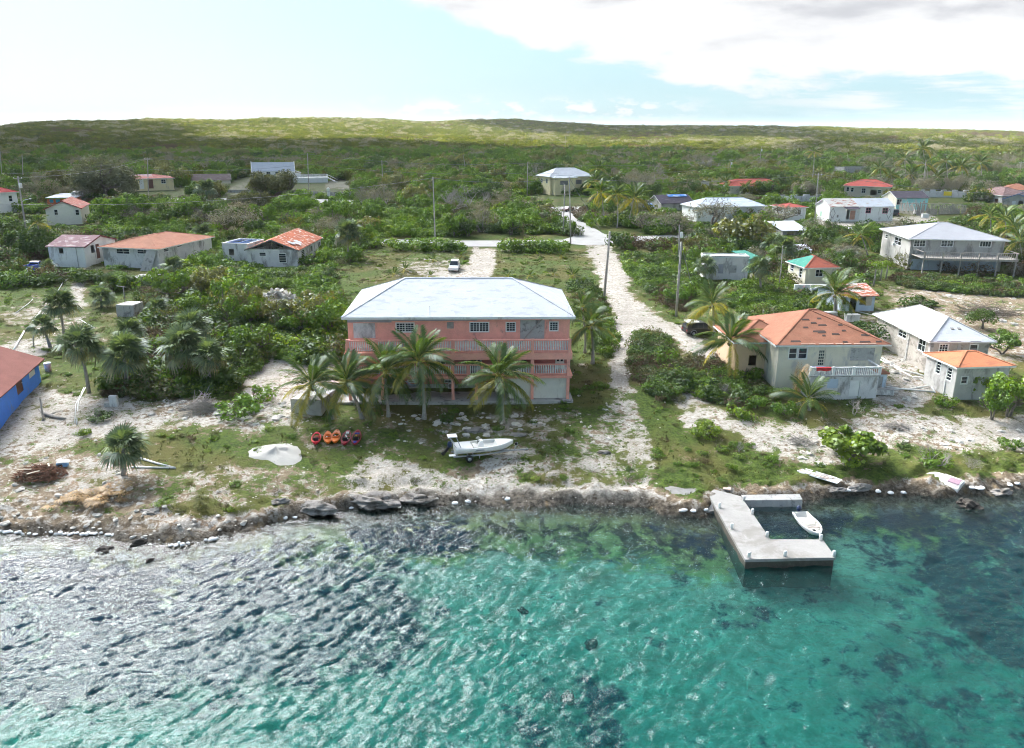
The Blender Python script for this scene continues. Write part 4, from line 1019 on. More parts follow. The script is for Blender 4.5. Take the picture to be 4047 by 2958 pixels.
# ---------------------------------------------------------------- left side of the settlement
def town_left():
    h=House('blue_house','bright blue house with red brown roof cut off by the left picture edge',(-45,1728),(166,1524),8.5,('py',1436,7.0)); h.h=3.0
    h.walls(BLUEW,{'front':[op(12,1508,36,1546,grid=(1,2)),op(62,1478,91,1560,'door'),op(112,1448,139,1492,'board',mat=WHITE,split=False)]},gable=('x',1.7)); h.gableroof(roofmat('roof_redbrown',(0.20,0.075,0.06),0.15,None,0,5.0),1.7,'x',0.55,WHITE)
    for i,x in enumerate((2.0,)): h.part('base_pipe',FRAME,(0.5,-0.45,-0.5,h.w,-0.36,-0.41))
    h=House('orange_roof_house','grey white bungalow with terracotta hip roof and two big dark front windows',(414,1054),(632,1064),((736,936)),('py',979))
    h.walls(DIRTY,{'front':[op(459,980,512,1005,grid=(2,2),t=0.08),op(541,981,594,1005,grid=(2,2),t=0.08)],'right':[op(646,968,667,996,grid=(1,2)),op(698,948,718,974,grid=(1,1))]})
    h.hip(R_ORANGE,1.55,0.55); h.part('porch_wing',DIRTY,(-1.6,4.0,-0.5,-0.01,h.d,h.h-0.25)); 
    w=h.sub(-1.6,4.0,0,1.6,h.d-4,h.h-0.25); h.hip(R_ORANGE,0.9,0.35,x0=-1.6,x1=3.5,y0=4.2,y1=h.d,zb=h.h-0.25,name='wing_roof')
    h.part('roof_sheathing_patch',CONC_D,(h.w*0.40,3.2,h.h+0.98,h.w*0.47,3.6,h.h+1.12)) if False else None
    h=House('white_annex','small white cottage with purple brown gable roof beside terracotta roofed bungalow',(202,1056),(343,1058),((408,945)),('py',975))
    h.walls(WHITE,{'front':[op(233,982,250,1003,'open')],'right':[op(359,969,374,1001,'open'),op(380,963,395,1023,'door')]},gable=('x',1.35)); h.gableroof(roofmat('roof_purple',(0.20,0.115,0.125),0.2,(0.36,0.30,0.30),0.35,5.0),1.35,'x',0.3,plain('maroon_trim',(0.14,0.03,0.035),0.6))
    h.part('corner_pipe',CONC,(h.w-1.5,-0.1,-0.4,h.w-1.42,-0.02,h.h))
    h=House('rusty_roof_ruin','derelict white house with rusted collapsing metal roof in the scrub',(982,1056),(1179,1058),((1285,940)),('py',986))
    lv=dict(grid=(1,5),t=0.05)
    h.walls(DIRTY,{'front':[op(1024,998,1051,1013,**dict(grid=(1,2))),op(1102,1003,1131,1039,**lv)],'right':[op(1191,987,1206,1023,**lv),op(1225,972,1237,996,**lv),op(1255,957,1268,983,**lv)]})
    h.gableroof(R_RUST,1.75,'y',0.4,CONC_D)
    mb=MB().mat(WOOD_G)
    for t in (0.1,0.3,0.5,0.7,0.9):
        mb.bar((h.w*t,0.15,h.h),(h.w/2+(t-0.5)*h.w*0.1,0.15,h.h+1.72*(1-abs(t-0.5)*1.6)),0.09)
    mb.bar((0,0.15,h.h+0.05),(h.w,0.15,h.h+0.05),0.14).build('exposed_rafters',None,h.root)
    mb=MB().mat(R_TIN)
    for t,y in ((0.82,2.2),(0.9,3.6),(0.86,5.0)): 
        z=h.h+1.75*(1-abs(t-0.5)*2)+0.17; mb.add([(h.w*t-0.6,y-0.6,z+0.38),(h.w*t+0.7,y-0.5,z-0.08),(h.w*t+0.7,y+0.6,z-0.06),(h.w*t-0.6,y+0.5,z+0.42)],[(0,1,2,3)])
    mb.build('lifted_sheet',None,h.root)
    h=House('roofless_shell','roofless white concrete shell with blue stained inside, left of rusty roof ruin',(884,1030),(984,1034),6.5,('py',962))
    h.walls(DIRTY,{'front':[op(905,985,925,1010,'open')]}); mb=MB().mat(plain('blue_beam',(0.22,0.30,0.48),0.8))
    for t in (0.1,0.5,0.9): mb.bar((h.w*t,0,h.h-0.1),(h.w*t,h.d,h.h-0.1),0.18)
    mb.bar((0.1,h.d*0.5,h.h-0.28),(h.w-0.1,h.d*0.5,h.h-0.28),0.16).build('roof_beams',None,h.root); h.part('inner_slab',plain('blue_slab',(0.14,0.22,0.42),0.8),(0.15,0.15,h.h-0.9,h.w-0.15,h.d-0.15,h.h-0.6))
    h.part('wall_cap',WHITE,(-0.05,-0.05,h.h,h.w+0.05,0.18,h.h+0.08),(-0.05,h.d-0.18,h.h,h.w+0.05,h.d+0.05,h.h+0.08),(-0.05,0.18,h.h,0.18,h.d-0.18,h.h+0.08),(h.w-0.18,0.18,h.h,h.w+0.05,h.d-0.18,h.h+0.08))
    h=House('cream_gable_house','cream house with its white gable end and two small windows towards the sea',(189,891),(327,887),13.0,('py',826))
    h.walls(plain('ivory_wall',(0.74,0.71,0.62),0.8,0.05),{'front':[op(214,829,229,851,grid=(1,2)),op(298,829,313,851,grid=(1,2))]},gable=('y',1.75)); h.gableroof(roofmat('roof_red_worn',(0.30,0.10,0.075),0.2,(0.42,0.27,0.23),0.35,5.0),1.75,'y',0.4,plain('red_trim',(0.28,0.06,0.05)))
    h=House('red_roof_house','white house with crimson hip roof at the left picture edge',(-90,850),(78,838),10,('py',770))
    h.walls(WHITE,{'front':[op(34,773,49,797,grid=(1,2))],'right':[((3,1.0,4.2,2.3),'win',dict(px=False,grid=(1,2)))]}); h.hip(roofmat('roof_crimson',(0.30,0.035,0.035),0.12,None,0,5.0),2.0,0.5)
    h=House('orange_shop','small orange kiosk with flat white roof and turquoise shutters',(189,814),(300,812),((327,766)),('py',785))
    h.walls(ORANGEW,{'front':[op(196,789,211,802,'board',mat=plain('turquoise_shutter',(0.05,0.32,0.42))),op(220,789,238,802,'board',mat=plain('turquoise_shutter',(0.05,0.32,0.42)))]}); h.flat(R_WHITE,0.35,0.2); h.part('eave_trim',plain('green_trim',(0.14,0.26,0.05)),(-0.37,-0.385,h.h-0.12,h.w+0.37,-0.36,h.h+0.1)); h.part('roof_tank',WHITE,(h.w*0.6,h.d*0.6,h.h+0.2,h.w*0.85,h.d*0.85,h.h+1.0))
    h=House('yellow_house','pale yellow bungalow with low red brown roof and a white and a brown door',(464,759),(690,752),((729,697)),('py',711))
    h.walls(YELLOWW,{'front':[op(479,714,514,730,grid=(2,2)),op(551,710,569,748,'door',mat=FRAME),op(587,710,606,746,'door'),op(637,710,655,726,grid=(2,2))],'right':[op(714,700,722,716,grid=(1,2))]}); rf=h.hip(roofmat('roof_brick',(0.27,0.09,0.075),0.15,None,0,5.0),1.15,0.5)
    mb=MB().mat(R_WHITE)
    for k in (0.30,0.62,0.86): mb.bar((h.w*0.28,h.d/2*k,h.h+0.19+1.15*k*0.96),(h.w*0.66,h.d/2*k,h.h+0.19+1.15*k*0.96),0.8,0.05,(0,-0.3,1))
    mb.build('pale_roof_strip',None,h.root)
    h=House('grey_roof_cottage','low cottage with weathered grey brown gable roof left of the white chapel',(758,729),(912,726),6.5,('py',713))
    h.walls(CREAM,{},gable=('x',2.0)); h.gableroof(roofmat('roof_greybrown',(0.15,0.115,0.11),0.18,(0.22,0.18,0.17),0.3,5.0),2.0,'x',0.35)
    h=House('white_chapel','white two level chapel like house with pale grey metal roof and parapet gables',(998,724),(1168,722),8.5,('py',679))
    h.walls(WHITE,{'front':[op(1020,680,1036,696,grid=(2,2)),op(1053,680,1069,696,grid=(2,2)),op(1088,680,1104,696,grid=(2,2)),op(1123,680,1140,696,grid=(2,2))],'right':[((2,1.2,3,3.2),'win',dict(px=False,grid=(1,2))),((5,1.2,6,3.2),'win',dict(px=False,grid=(1,2)))]},gable=('x',3.3)); h.gableroof(roofmat('chapel_roof',(0.33,0.37,0.43),0.06,(0.40,0.43,0.48),0.3,3.0),3.3,'x',0.0)
    for x in (-0.15,h.w-0.10):
        mb=MB().mat(WHITE); mb.add([(x,-0.3,h.h-0.3),(x,h.d+0.3,h.h-0.3),(x,h.d/2,h.h+3.75),(x+0.25,-0.3,h.h-0.3),(x+0.25,h.d+0.3,h.h-0.3),(x+0.25,h.d/2,h.h+3.75)],[(0,2,1),(3,4,5),(0,3,5,2),(1,2,5,4),(0,1,4,3)]); mb.build('parapet_gable',None,h.root)
    h.part('porch',WHITE,(h.w+0.16,2.5,-0.5,h.w+2.3,6.5,h.h*0.8))
    mb=MB().mat(R_TIN).add([(h.w+0.16,2.2,h.h*0.8+0.9),(h.w+2.6,2.2,h.h*0.8+0.1),(h.w+2.6,6.8,h.h*0.8+0.1),(h.w+0.16,6.8,h.h*0.8+0.9)],[(0,1,2,3)]);mb.build('porch_roof',None,h.root)
    # its raised deck with white railing
    d0=h.world(h.w+0.3,-3.2,0); dk=thing('raised_deck','raised white timber deck with railing and steps beside the chapel','deck',(d0[0],d0[1],gz(d0[0],d0[1])),h.yaw); DW_=12.5; DD=6.0; DH=2.1
    MB().mat(WHITE).box(0,0,DH-0.18,DW_,DD,DH).box(0.05,0.05,-0.3,DW_-0.05,0.12,DH-0.18).box(DW_-0.12,0.12,-0.3,DW_-0.05,DD-0.1,DH-0.18).build('platform',None,dk)
    pk=MB().mat(WHITE).box(-0.05,-0.03,0,0.05,0.03,0.95).mesh('picket')
    for i in range(40): link('picket',pk,dk,(0.15+i*(DW_-0.3)/39,0.06,DH))
    for i in range(18): link('picket',pk,dk,(DW_-0.07,0.3+i*(DD-0.4)/17,DH),(0,0,math.pi/2))
    for i in range(40): link('picket',pk,dk,(0.15+i*(DW_-0.3)/39,DD-0.06,DH))
    MB().mat(WHITE).box(0,0.0,DH+0.95,DW_,0.12,DH+1.03).box(DW_-0.12,0.12,DH+0.95,DW_,DD,DH+1.03).box(0,DD-0.12,DH+0.95,DW_-0.12,DD,DH+1.03).build('rail',None,dk)
    for i in range(7): MB().mat(WHITE).box(DW_+0.02+i*0.55,1.5,DH-0.3-i*0.3-0.25,DW_+0.57+i*0.55,3.6,DH-0.2-i*0.3).build('step',None,dk)
    for y in (1.4,3.65): MB().mat(WHITE).bar((DW_,y,DH+0.95),(DW_+3.9,y,DH-1.1),0.10).build('stair_rail',None,dk)
    h=House('brown_roof_hut','tiny white hut with brown hip roof at the edge of the woods',(1451,712),(1490,712),4.0,('py',693)); h.walls(WHITE,{'front':[((0.4,0.1,1.1,1.8),'door',dict(px=False))]}); h.hip(R_BROWN,0.9,0.5)
def town_mid():
    h=House('yellow_hall','tall pale yellow house with white hip roof standing at the road bend',(2174,771),(2338,766),9.5,6.0)
    h.walls(YELLOWW,{'front':[op(2275,711,2299,728,'board',mat=CONC_D)],'left':[((2,3.8,3.4,5.2),'win',dict(px=False)),((6,3.8,7.4,5.2),'win',dict(px=False))]}); h.hip(R_WHITE,2.7,0.7)
    b=h.sub(0.8,-2.2,-0.3,8.0,2.18,6.0,0.5); b.walls(YELLOWW,{'front':[op(2214,715,2245,732,'board',mat=CONC_D)]},name='bay_wall'); h.hip(R_WHITE,0.6,0.5,x0=0.8,x1=8.8,y0=-2.2,y1=0.6,zb=5.75,name='bay_roof')
    h=House('arched_house','long house with red hip roof and arched porch openings behind palms',(2885,770),(3110,766),11,('py',738))
    h.walls(CREAM,{'front':[op(3007,744,3043,766,'open'),op(3054,743,3090,765,'open')]}); h.hip(R_RED,2.1,0.6)
    for (a,b_) in ((3007,3043),(3054,3090)):
        u0=h.on('front',a,750)[0];u1=h.on('front',b_,750)[0];zt=h.on('front',a,744)[1];R=(u1-u0)/2
        mb=MB().mat(CREAM); n=8
        for s_ in (-1,1):
            c=(u0+u1)/2
            for i in range(n):
                t0,t1=math.pi/2*i/n,math.pi/2*(i+1)/n
                p=lambda t:(c+s_*R*math.sin(t),zt-R*0.9+R*0.9*math.cos(t))
                (xa,za),(xb,zb)=p(t0),p(t1); mb.quad((xa,-0.03,za),(xb,-0.03,zb),(xb,-0.03,zt+0.1),(xa,-0.03,zt+0.1))
        mb.build('arch_trim',None,h.root)
    h=House('white_roof_house','wide low house with faded white and pale blue roof behind bare trees',(2752,880),(3018,874),9,('py',822)); h.walls(WHITE,{'front':[op(2800,835,2825,850),op(2900,835,2930,850)]}); h.hip(roofmat('roof_palebluewhite',(0.46,0.52,0.62),0.08,(0.58,0.59,0.62),0.5,2.0),2.0,0.5)
    h=House('tarp_roof_house','dark roofed house patched with blue tarpaulin on its ridge',(2612,834),(2736,830),7.5,('py',804)); h.walls(GREYW,{},gable=('x',2.0)); h.gableroof(R_DARK,2.0,'x',0.4)
    MB().mat(R_BLUE).bar((h.w*0.35,h.d*0.40,h.h+1.85),(h.w*0.95,h.d*0.40,h.h+1.85),1.3,0.07,(0,-0.45,1)).build('tarpaulin',None,h.root)
    o=thing('blue_tarpaulin','bright blue tarpaulin stretched between trees beside the junction','tarpaulin',G(2556,836)); MB().mat(R_BLUE).add([(-1.8,-1.2,1.3),(0,-1.3,1.75),(1.8,-1.0,1.4),(-1.7,1.4,2.0),(0.1,1.5,2.4),(1.7,1.4,2.1),(-1.8,-1.2,1.26),(0,-1.3,1.71),(1.8,-1.0,1.36),(-1.7,1.4,1.96),(0.1,1.5,2.36),(1.7,1.4,2.06)],[(0,1,4,3),(1,2,5,4),(6,9,10,7),(7,10,11,8)]).build('sheet',None,o)
    MB().mat(WOOD_G).bar((-1.7,-1.1,-0.1),(-1.7,-1.1,1.28),0.08).bar((1.7,-0.9,-0.1),(1.7,-0.9,1.35),0.08).bar((-1.6,1.3,-0.1),(-1.6,1.3,1.95),0.08).bar((1.6,1.3,-0.1),(1.6,1.3,2.05),0.08).build('poles',None,o)
    h=House('beige_house','beige bungalow with peaked rust red hip roof and shuttered windows',(3333,777),(3512,784),10,('py',736))
    h.walls(plain('beige_wall',(0.58,0.50,0.40),0.8,0.08),{'front':[op(3345,740,3356,757,grid=(1,2)),op(3363,742,3374,759,grid=(1,2)),op(3405,745,3421,764,grid=(2,2)),op(3439,751,3466,772,'open'),op(3469,751,3483,765,grid=(1,2))]}); h.hip(R_RED,2.1,0.55)
    h=House('diamond_house','white painted house with patched tin roof, grey diamond ornament and small porch',(3274,877),(3391,876),7.5,('py',817))
    h.walls(WHITE,{'front':[op(3345,832,3357,868,'open'),op(3359,833,3380,869,'door',mat=plain('salmon_door',(0.50,0.27,0.20)))],'left':[((2.5,1.0,3.5,2.3),'board',dict(px=False,mat=plain('mint_shutter',(0.35,0.55,0.42))))]},gable=('x',1.7)); h.gableroof(R_MIX,1.7,'x',0.3)
    def diamond(h,u,zc,a,b):
        mb=MB().mat(CONC_D); P=[(u-a,-0.03,zc),(u,-0.03,zc+b),(u+a,-0.03,zc),(u,-0.03,zc-b)]
        for i in range(4): mb.bar(P[i],P[(i+1)%4],0.10,0.05,(0,1,0))
        mb.build('diamond_ornament',None,h.root)
    u,z=h.on('front',3288,844); diamond(h,max(u,0.9),z,0.75,1.35)
    pa,pb=h.on('front',3335,820)[0],h.on('front',3390,820)[0]
    mb=MB().mat(R_DARK); mb.add([(pa,0,h.h-0.2),(pb,0,h.h-0.2),(pb,-1.5,h.h-0.6),(pa,-1.5,h.h-0.6),(pa,0,h.h-0.1),(pb,0,h.h-0.1),(pb,-1.5,h.h-0.5),(pa,-1.5,h.h-0.5)],[(4,5,6,7),(0,3,2,1),(3,7,6,2)]).build('porch_roof',None,h.root)
    for x in (pa+0.1,pb-0.1): h.part('porch_post',FRAME,(x-0.06,-1.45,-0.3,x+0.06,-1.33,h.h-0.6))
    h.part('meter_box',CONC_D,(h.on('front',3312,838)[0]-0.2,-0.14,1.1,h.on('front',3312,838)[0]+0.2,-0.02,1.8))
    h=House('white_tin_house','white house with striped tin gable roof and two pink framed windows',(3392,876),(3526,874),7.5,('py',818)); pf=plain('pink_frame',(0.55,0.22,0.30),0.6)
    h.walls(WHITE,{'front':[op(3422,822,3442,843,grid=(2,2),frame=pf),op(3488,823,3509,844,grid=(2,2),frame=pf)],'right':[]},gable=('x',1.8)); h.gableroof(R_TIN,1.8,'x',0.25)
    u,z=h.on('front',3513,846); diamond(h,min(u,h.w-0.75),z,0.7,1.3)
    h=House('turquoise_house','faded turquoise house with charcoal gable roof left of the ruined timber fence',(3538,834),(3662,833),7.5,('py',784)); h.walls(TURQ,{'front':[op(3543,788,3564,810,grid=(2,2))]},gable=None,sides=('front',)); h.walls(CREAM,{},gable=('x',1.7),sides=('left','right','back'),name='side_wall'); h.gableroof(R_DARK,1.7,'x',0.25)
    h=House('brown_roof_house','long pale house with brown shingle hip roof at the right picture edge',(3829,792),(3958,807),12,('py',762))
    h.walls(plain('offwhite_wall',(0.66,0.63,0.58),0.8,0.07),{'front':[op(3838,768,3852,785,grid=(1,2)),op(3905,780,3918,798,grid=(1,2)),op(3930,786,3944,808,'door')]}); h.hip(R_BROWN,2.2,0.5)
    h=House('grey_gable_house','unfinished grey gable fronted house with blue edged roof at right picture edge',(3962,812),(4075,818),11,('py',786)); h.walls(GREYW,{'front':[op(4025,794,4043,813,'open'),op(3999,795,4013,817,'door',mat=FRAME)]},gable=('y',1.7)); h.gableroof(R_DARK,1.7,'y',0.4,plain('blue_trim',(0.12,0.22,0.42)))
    h=House('terracotta_house','house with bright terracotta hip roof behind the brown roofed house',(3965,778),(4090,781),9,('py',752)); h.walls(CREAM,{}); h.hip(R_ORANGE,1.9,0.5)
    h=House('red_lean_house','small white house with red roof between bare trees and tin shed',(3100,872),(3181,870),6.5,('py',823)); h.walls(WHITE,{'front':[op(3152,830,3166,848,grid=(2,2))]}); h.hip(R_RED,0.8,0.5)
    h=House('tin_shed','open shed under sloping pale tin roof below the small red roofed house',(3092,930),(3186,928),6.5,('py',914)); h.walls(GREYW,{'front':[op(3110,918,3140,930,'open')]},sides=('front','left','right')); h.flat(R_TIN,0.45,0.1,fall=1.5)
    h=House('concrete_ruin','roofless grey concrete ruin in the woods among coconut palms',(3334,692),(3440,690),7,('py',662)); h.walls(CONC,{'front':[op(3380,670,3395,685,'open')]}); h.part('wall_cap',CONC_D,(-0.03,-0.03,h.h,h.w*0.7,0.2,h.h+0.25))
    for i,(a,b,hh,lab) in enumerate((((2770,772),(2800,771),4.6,'tall bare grey concrete wall stump beside the white roofed house'),)):
        A=at_z(*a,G(*a)[2]);B=at_z(*b,G(*a)[2]); o=thing('ruined_wall',lab,'wall',A,math.atan2(B[1]-A[1],B[0]-A[0])); L=float(np.linalg.norm(B-A)); MB().mat(CONC).box(0,0,-0.3,L,0.35,hh).build('wall',None,o); MB().mat(CONC_D).box(L*0.1,-0.02,hh-0.02,L*0.5,0.37,hh+0.35).build('broken_top',None,o)
    for i,(a,b,hh,lab) in enumerate((((3022,800),(3248,797),2.3,'stepped white boundary wall behind the white roofed house'),((3628,780),(3826,782),2.6,'stepped white boundary wall with yellow board, behind the timber fence'),((1015,755),(1100,757),1.0,''),)):
        if not lab: continue
        A=at_z(*a,G(*a)[2]);B=at_z(*b,G(*a)[2]);L=float(np.hypot(*(B-A)[:2])); o=thing('boundary_wall',lab,'wall',A,math.atan2(B[1]-A[1],B[0]-A[0]))
        n=9
        for k in range(n): MB().mat(DIRTY).box(L*k/n+0.003,0,-0.4,L*(k+1)/n-0.003,0.3,hh*(0.8 if k%2 else 1.0)).build('wall_panel',None,o)
        if i==1: MB().mat(plain('yellow_board',(0.78,0.60,0.03),0.6,0.06)).box(L*0.50,-0.12,0.6,L*0.66,-0.02,hh*0.78).build('yellow_board',None,o)
    for (a,b,hh,lab) in (((900,762),(1004,764),0.9,'low grey masonry wall along the road below the grassy yard'),((1160,766),(1250,772),1.1,'low grey masonry wall left of the gate gap below the chapel'),((1305,774),(1400,778),1.2,'low grey masonry wall right of the white gate post')):
        A=at_z(*a,G(*a)[2]);B=at_z(*b,G(*a)[2]);L=float(np.hypot(*(B-A)[:2])); o=thing('roadside_wall',lab,'wall',A,math.atan2(B[1]-A[1],B[0]-A[0])); MB().mat(CONC).box(0,0,-0.6,L,0.4,hh).build('wall',None,o); MB().mat(CONC_D).box(-0.03,-0.05,hh+0.002,L+0.03,0.45,hh+0.12).build('coping',None,o)
    q=G(1299,778); o=thing('gate_post','white square gate post with peaked cap beside the low grey wall','post',q); MB().mat(WHITE).box(-0.45,-0.45,-0.3,0.45,0.45,2.6).build('shaft',None,o); MB().mat(WHITE).add([(-0.5,-0.5,2.605),(0.5,-0.5,2.605),(0.5,0.5,2.605),(-0.5,0.5,2.605),(0,0,3.1)],[(0,1,4),(1,2,4),(2,3,4),(3,0,4)]).build('cap',None,o)
    # ruined timber fence
    A=at_z(3612,852,G(3612,852)[2]);B=at_z(3815,846,G(3612,852)[2]);L=float(np.hypot(*(B-A)[:2]))
    o=thing('timber_fence','ruined grey timber fence and shed frame with broken uneven boards','fence',A,math.atan2(B[1]-A[1],B[0]-A[0]))
    me=[MB().mat(WOOD_G).box(-0.14,-0.03,-0.3,0.14,0.03,1.0).mesh('fence_board') for _ in range(1)][0]
    for i in range(52):
        x=L*(i+0.5)/52; hgt=PR.uniform(2.0,4.2) if i<14 else PR.uniform(1.6,3.0)
        if PR.random()<0.12: continue
        link('board',me,o,(x,PR.uniform(-.05,.05),0),(PR.uniform(-.04,.04),PR.uniform(-.05,.05),0),(1,1,hgt))
    for i in range(12): link('board',me,o,(0,0.5+i*0.5,0),(0,PR.uniform(-.05,.05),math.pi/2),(1,1,PR.uniform(2.4,3.8)))
    mb=MB().mat(WOOD_G)
    for y,z in ((0.1,1.2),(0.1,2.6),(5,2.8)): mb.bar((0,y,z),(L,y,z-0.3),0.12)
    mb.bar((L,0,2.4),(L*0.7,5,2.9),0.14).bar((0,0,3.4),(0,5.5,3.0),0.14).bar((L*0.5,0,2.6),(L*0.35,5,3.0),0.14).build('rails',None,o)
def town_right():
    h=House('grey_deck_house','large two storey grey rendered house with pale grey hip roof and timber deck',(3584,1066),(3950,1074),((3446,907)),('py',947))
    mid=(grid_:=dict(grid=(4,4),mull=(0.5,)))
    h.walls(GREYW,{'front':[op(3612,950,3658,976,**mid),op(3720,951,3768,976,**mid),op(3872,954,3918,977,grid=(4,1),t=0.07),op(3861,1031,3881,1064,'door',mat=FRAME),op(3735,1032,3780,1040,'open')],
        'left':[op(3461,922,3488,948,grid=(2,2)),op(3498,927,3509,945,grid=(1,2)),op(3534,939,3563,969,grid=(2,2))]})
    h.hip(R_GREY,2.3,0.6); u,z=h.on('left',3536,960); q=h.side('left'); 
    h.part('lower_wash',PALEB,(0.6,-0.012,-0.2,h.w-0.8,-0.004,h.h*0.36))
    h.part('air_conditioner',FRAME,(-0.42,h.d-h.on('left',3536,960)[0]-0.35,h.h*0.62,-0.02,h.d-h.on('left',3536,960)[0]+0.35,h.h*0.62+0.5))
    h.part('waste_pipe',FRAME,(-0.12,h.d*0.22,-0.3,-0.02,h.d*0.22+0.1,h.h*0.5))
    a=h.on('front',3607,1010); D0=h.local(G(3642,1086)); D1=h.local(G(3985,1088)); zd=h.height_at(D0[0],D0[1],1021); yb=D0[1]
    dk=thing('timber_deck','long weathered timber deck on tall posts along the grey house','deck',h.world(D0[0],yb,0),h.yaw); L=D1[0]-D0[0]
    npl=24
    pl=MB().mat(WOOD_G).box(0,0,0,1,1,0.05).mesh('deck_plank'); 
    for i in range(npl): link('plank',pl,dk,(-0.6,-0.2+(-yb-0.05+0.2)*i/npl,zd),None,(L+1.0,(-yb-0.05+0.2)/npl-0.012,1))
    z0=-1.0
    for i in range(6): MB().mat(WOOD_G).box(L*i/5-0.11,-0.11,z0,L*i/5+0.11,0.11,zd+1.15).build('post',None,dk)
    MB().mat(WOOD_G).box(-0.5,-0.16,zd-0.35,L+0.3,-0.112,zd-0.02).box(-0.5,0.3-yb-0.5,zd-0.3,L+0.3,0.35-yb-0.5,zd-0.02).build('joist_beam',None,dk)
    MB().mat(WOOD_G).box(-0.2,-0.10,zd+1.10,L+0.2,0.06,zd+1.17).box(-0.3,-0.06,zd+1.1,-0.2,-yb-0.1,zd+1.17).box(L+0.2,-0.06,zd+1.1,L+0.3,-yb-0.1,zd+1.17).build('top_rail',None,dk)
    pk=MB().mat(WOOD_G).box(-0.03,-0.025,0.05,0.03,0.025,1.1).mesh('deck_picket')
    for i in range(44):
        if not (30<i<37 and i%2): link('picket',pk,dk,(L*(i+0.5)/44,-0.02,zd))
    MB().mat(WOOD_G).bar((L+0.4,-yb*0.5,zd),(L+3.2,-yb*0.5,-0.8),0.2,0.08).bar((L+0.4,-yb*0.5+1,zd),(L+3.2,-yb*0.5+1,-0.8),0.2,0.08).build('stair_stringer',None,dk)
    for i in range(7): MB().mat(WOOD_G).box(L+0.6+i*0.38,-yb*0.5,zd-0.35-i*0.4,L+0.9+i*0.38,-yb*0.5+1,zd-0.30-i*0.4).build('stair_tread',None,dk)
    h=House('white_block_house','flat roofed white block building with grey door and boarded window',(2778,1106),(2952,1109),((2739,1006)),('py',1018))
    h.walls(DIRTY,{'front':[op(2838,1045,2859,1082,'door',mat=plain('grey_door',(0.36,0.36,0.40))),op(2881,1050,2911,1079,'board',mat=CONC,split=False)]}); h.flat(roofmat('roof_mintwhite',(0.55,0.64,0.64),0.08,(0.66,0.68,0.67),0.4,2.0),0.12,0.12,0,parapet=(CONC,0.18))
    h=House('lean_to','small turquoise lean-to with green tin roof against the white block building',(2958,1078),(2996,1076),5.0,('py',1024)); h.walls(TURQ,{'front':[((0.3,0.2,1.1,2.1),'door',dict(px=False,mat=plain('teal_door',(0.10,0.28,0.36))))]}); h.flat(R_GREEN,0.5,0.1,fall=0.6)
    h=House('green_red_roof_house','narrow cream two storey house with half green, half red hip roof',(3177,1136),(3298,1134),((3115,1037)),('py',1062))
    h.walls(CREAM,{'left':[op(3124,1046,3138,1072,grid=(1,3)),op(3158,1060,3170,1098,grid=(1,3))],'front':[op(3223,1066,3253,1094,grid=(2,2))]}); rf=h.hip(roofmat('roof_brickred',(0.34,0.10,0.065),0.15,(0.25,0.08,0.06),0.3,5.0),1.5,0.4)
    rf.data.materials.append(R_GREEN); rf.data.polygons[len(rf.data.polygons)-1].material_index=1
    for p in rf.data.polygons: p.material_index=1 if p.center.x<h.w*0.3 else 0
    o=thing('collapsed_porch','collapsed pink and white porch boards heaped below the green and red roof','debris pile',G(3205,1178)); mcs=(WHITE,plain('pink_board',(0.58,0.36,0.33)),WOOD_G,DOORB)
    for i in range(26):
        m=mcs[i%4]; x,y=PR.uniform(-2.6,2.8),PR.uniform(-1.2,2.4); z=PR.uniform(0.1,1.8); MB().mat(m).box(-0.8,-0.18,-0.03,0.8,0.18,0.03).build('board',None,o,(x,y,z),(PR.uniform(-1.0,1.0),PR.uniform(-.9,.9),PR.uniform(0,3)))
    MB().mat(WHITE).box(-2.4,1.2,-0.3,2.6,1.5,1.9).build('wall_stub',None,o)
    h=House('blue_shack','pale blue shack with rust striped tin roof behind coconut palm',(3322,1232),(3452,1228),7.0,('py',1171)); h.walls(PALEB,{'front':[op(3358,1177,3385,1229,'open'),op(3398,1176,3422,1206,'open'),op(3328,1180,3345,1205,'open')]},gable=('x',1.1)); h.gableroof(roofmat('roof_ruststripe',(0.42,0.13,0.07),0.25,(0.60,0.56,0.52),0.5,2.0),1.1,'x',0.4)
    u,z=h.on('front',3428,1190); h.part('open_shutter',WOOD_L,(u-0.3,-0.07,z-0.7,u+0.7,-0.02,z+0.7))
    h=House('cream_house','two storey cream house with worn orange shingle hip roof and front balcony',(3061,1541),(3463,1537),11.6,('py',1366)); W=h.w
    h.walls(plain('cream_stained',(0.68,0.63,0.50),0.82,0.08,0.8,0.22,0,0.05,(0.46,0.44,0.40),0.42,0.5),{'front':[op(3117,1376,3150,1419,'win',grid=(1,2)),op(3155,1376,3190,1419,'win',grid=(1,2)),op(3229,1379,3262,1452,'door',mat=CREAM,lite=tuple((0.2+0.22*i,0.12+0.165*j,0.36+0.22*i,0.24+0.165*j) for i in range(3) for j in range(5))),op(3361,1376,3456,1426,'board',mat=CONC,split=False)],
        'right':[((3,2.6,4.2,3.9),'win',dict(px=False)),((7,2.6,8.2,3.9),'win',dict(px=False))],'left':[((2.5,2.5,4,4),'win',dict(px=False))]})
    h.hip(R_ORANGE,2.5,0.62,ridge=((W*0.46,5.8),(W*0.54,5.8)))
    # missing shingle patches showing the dark felt, lying on the front slope
    sl=2.5/(5.8+0.62); mt=plain('roof_felt',(0.065,0.045,0.04),0.9,0.3)
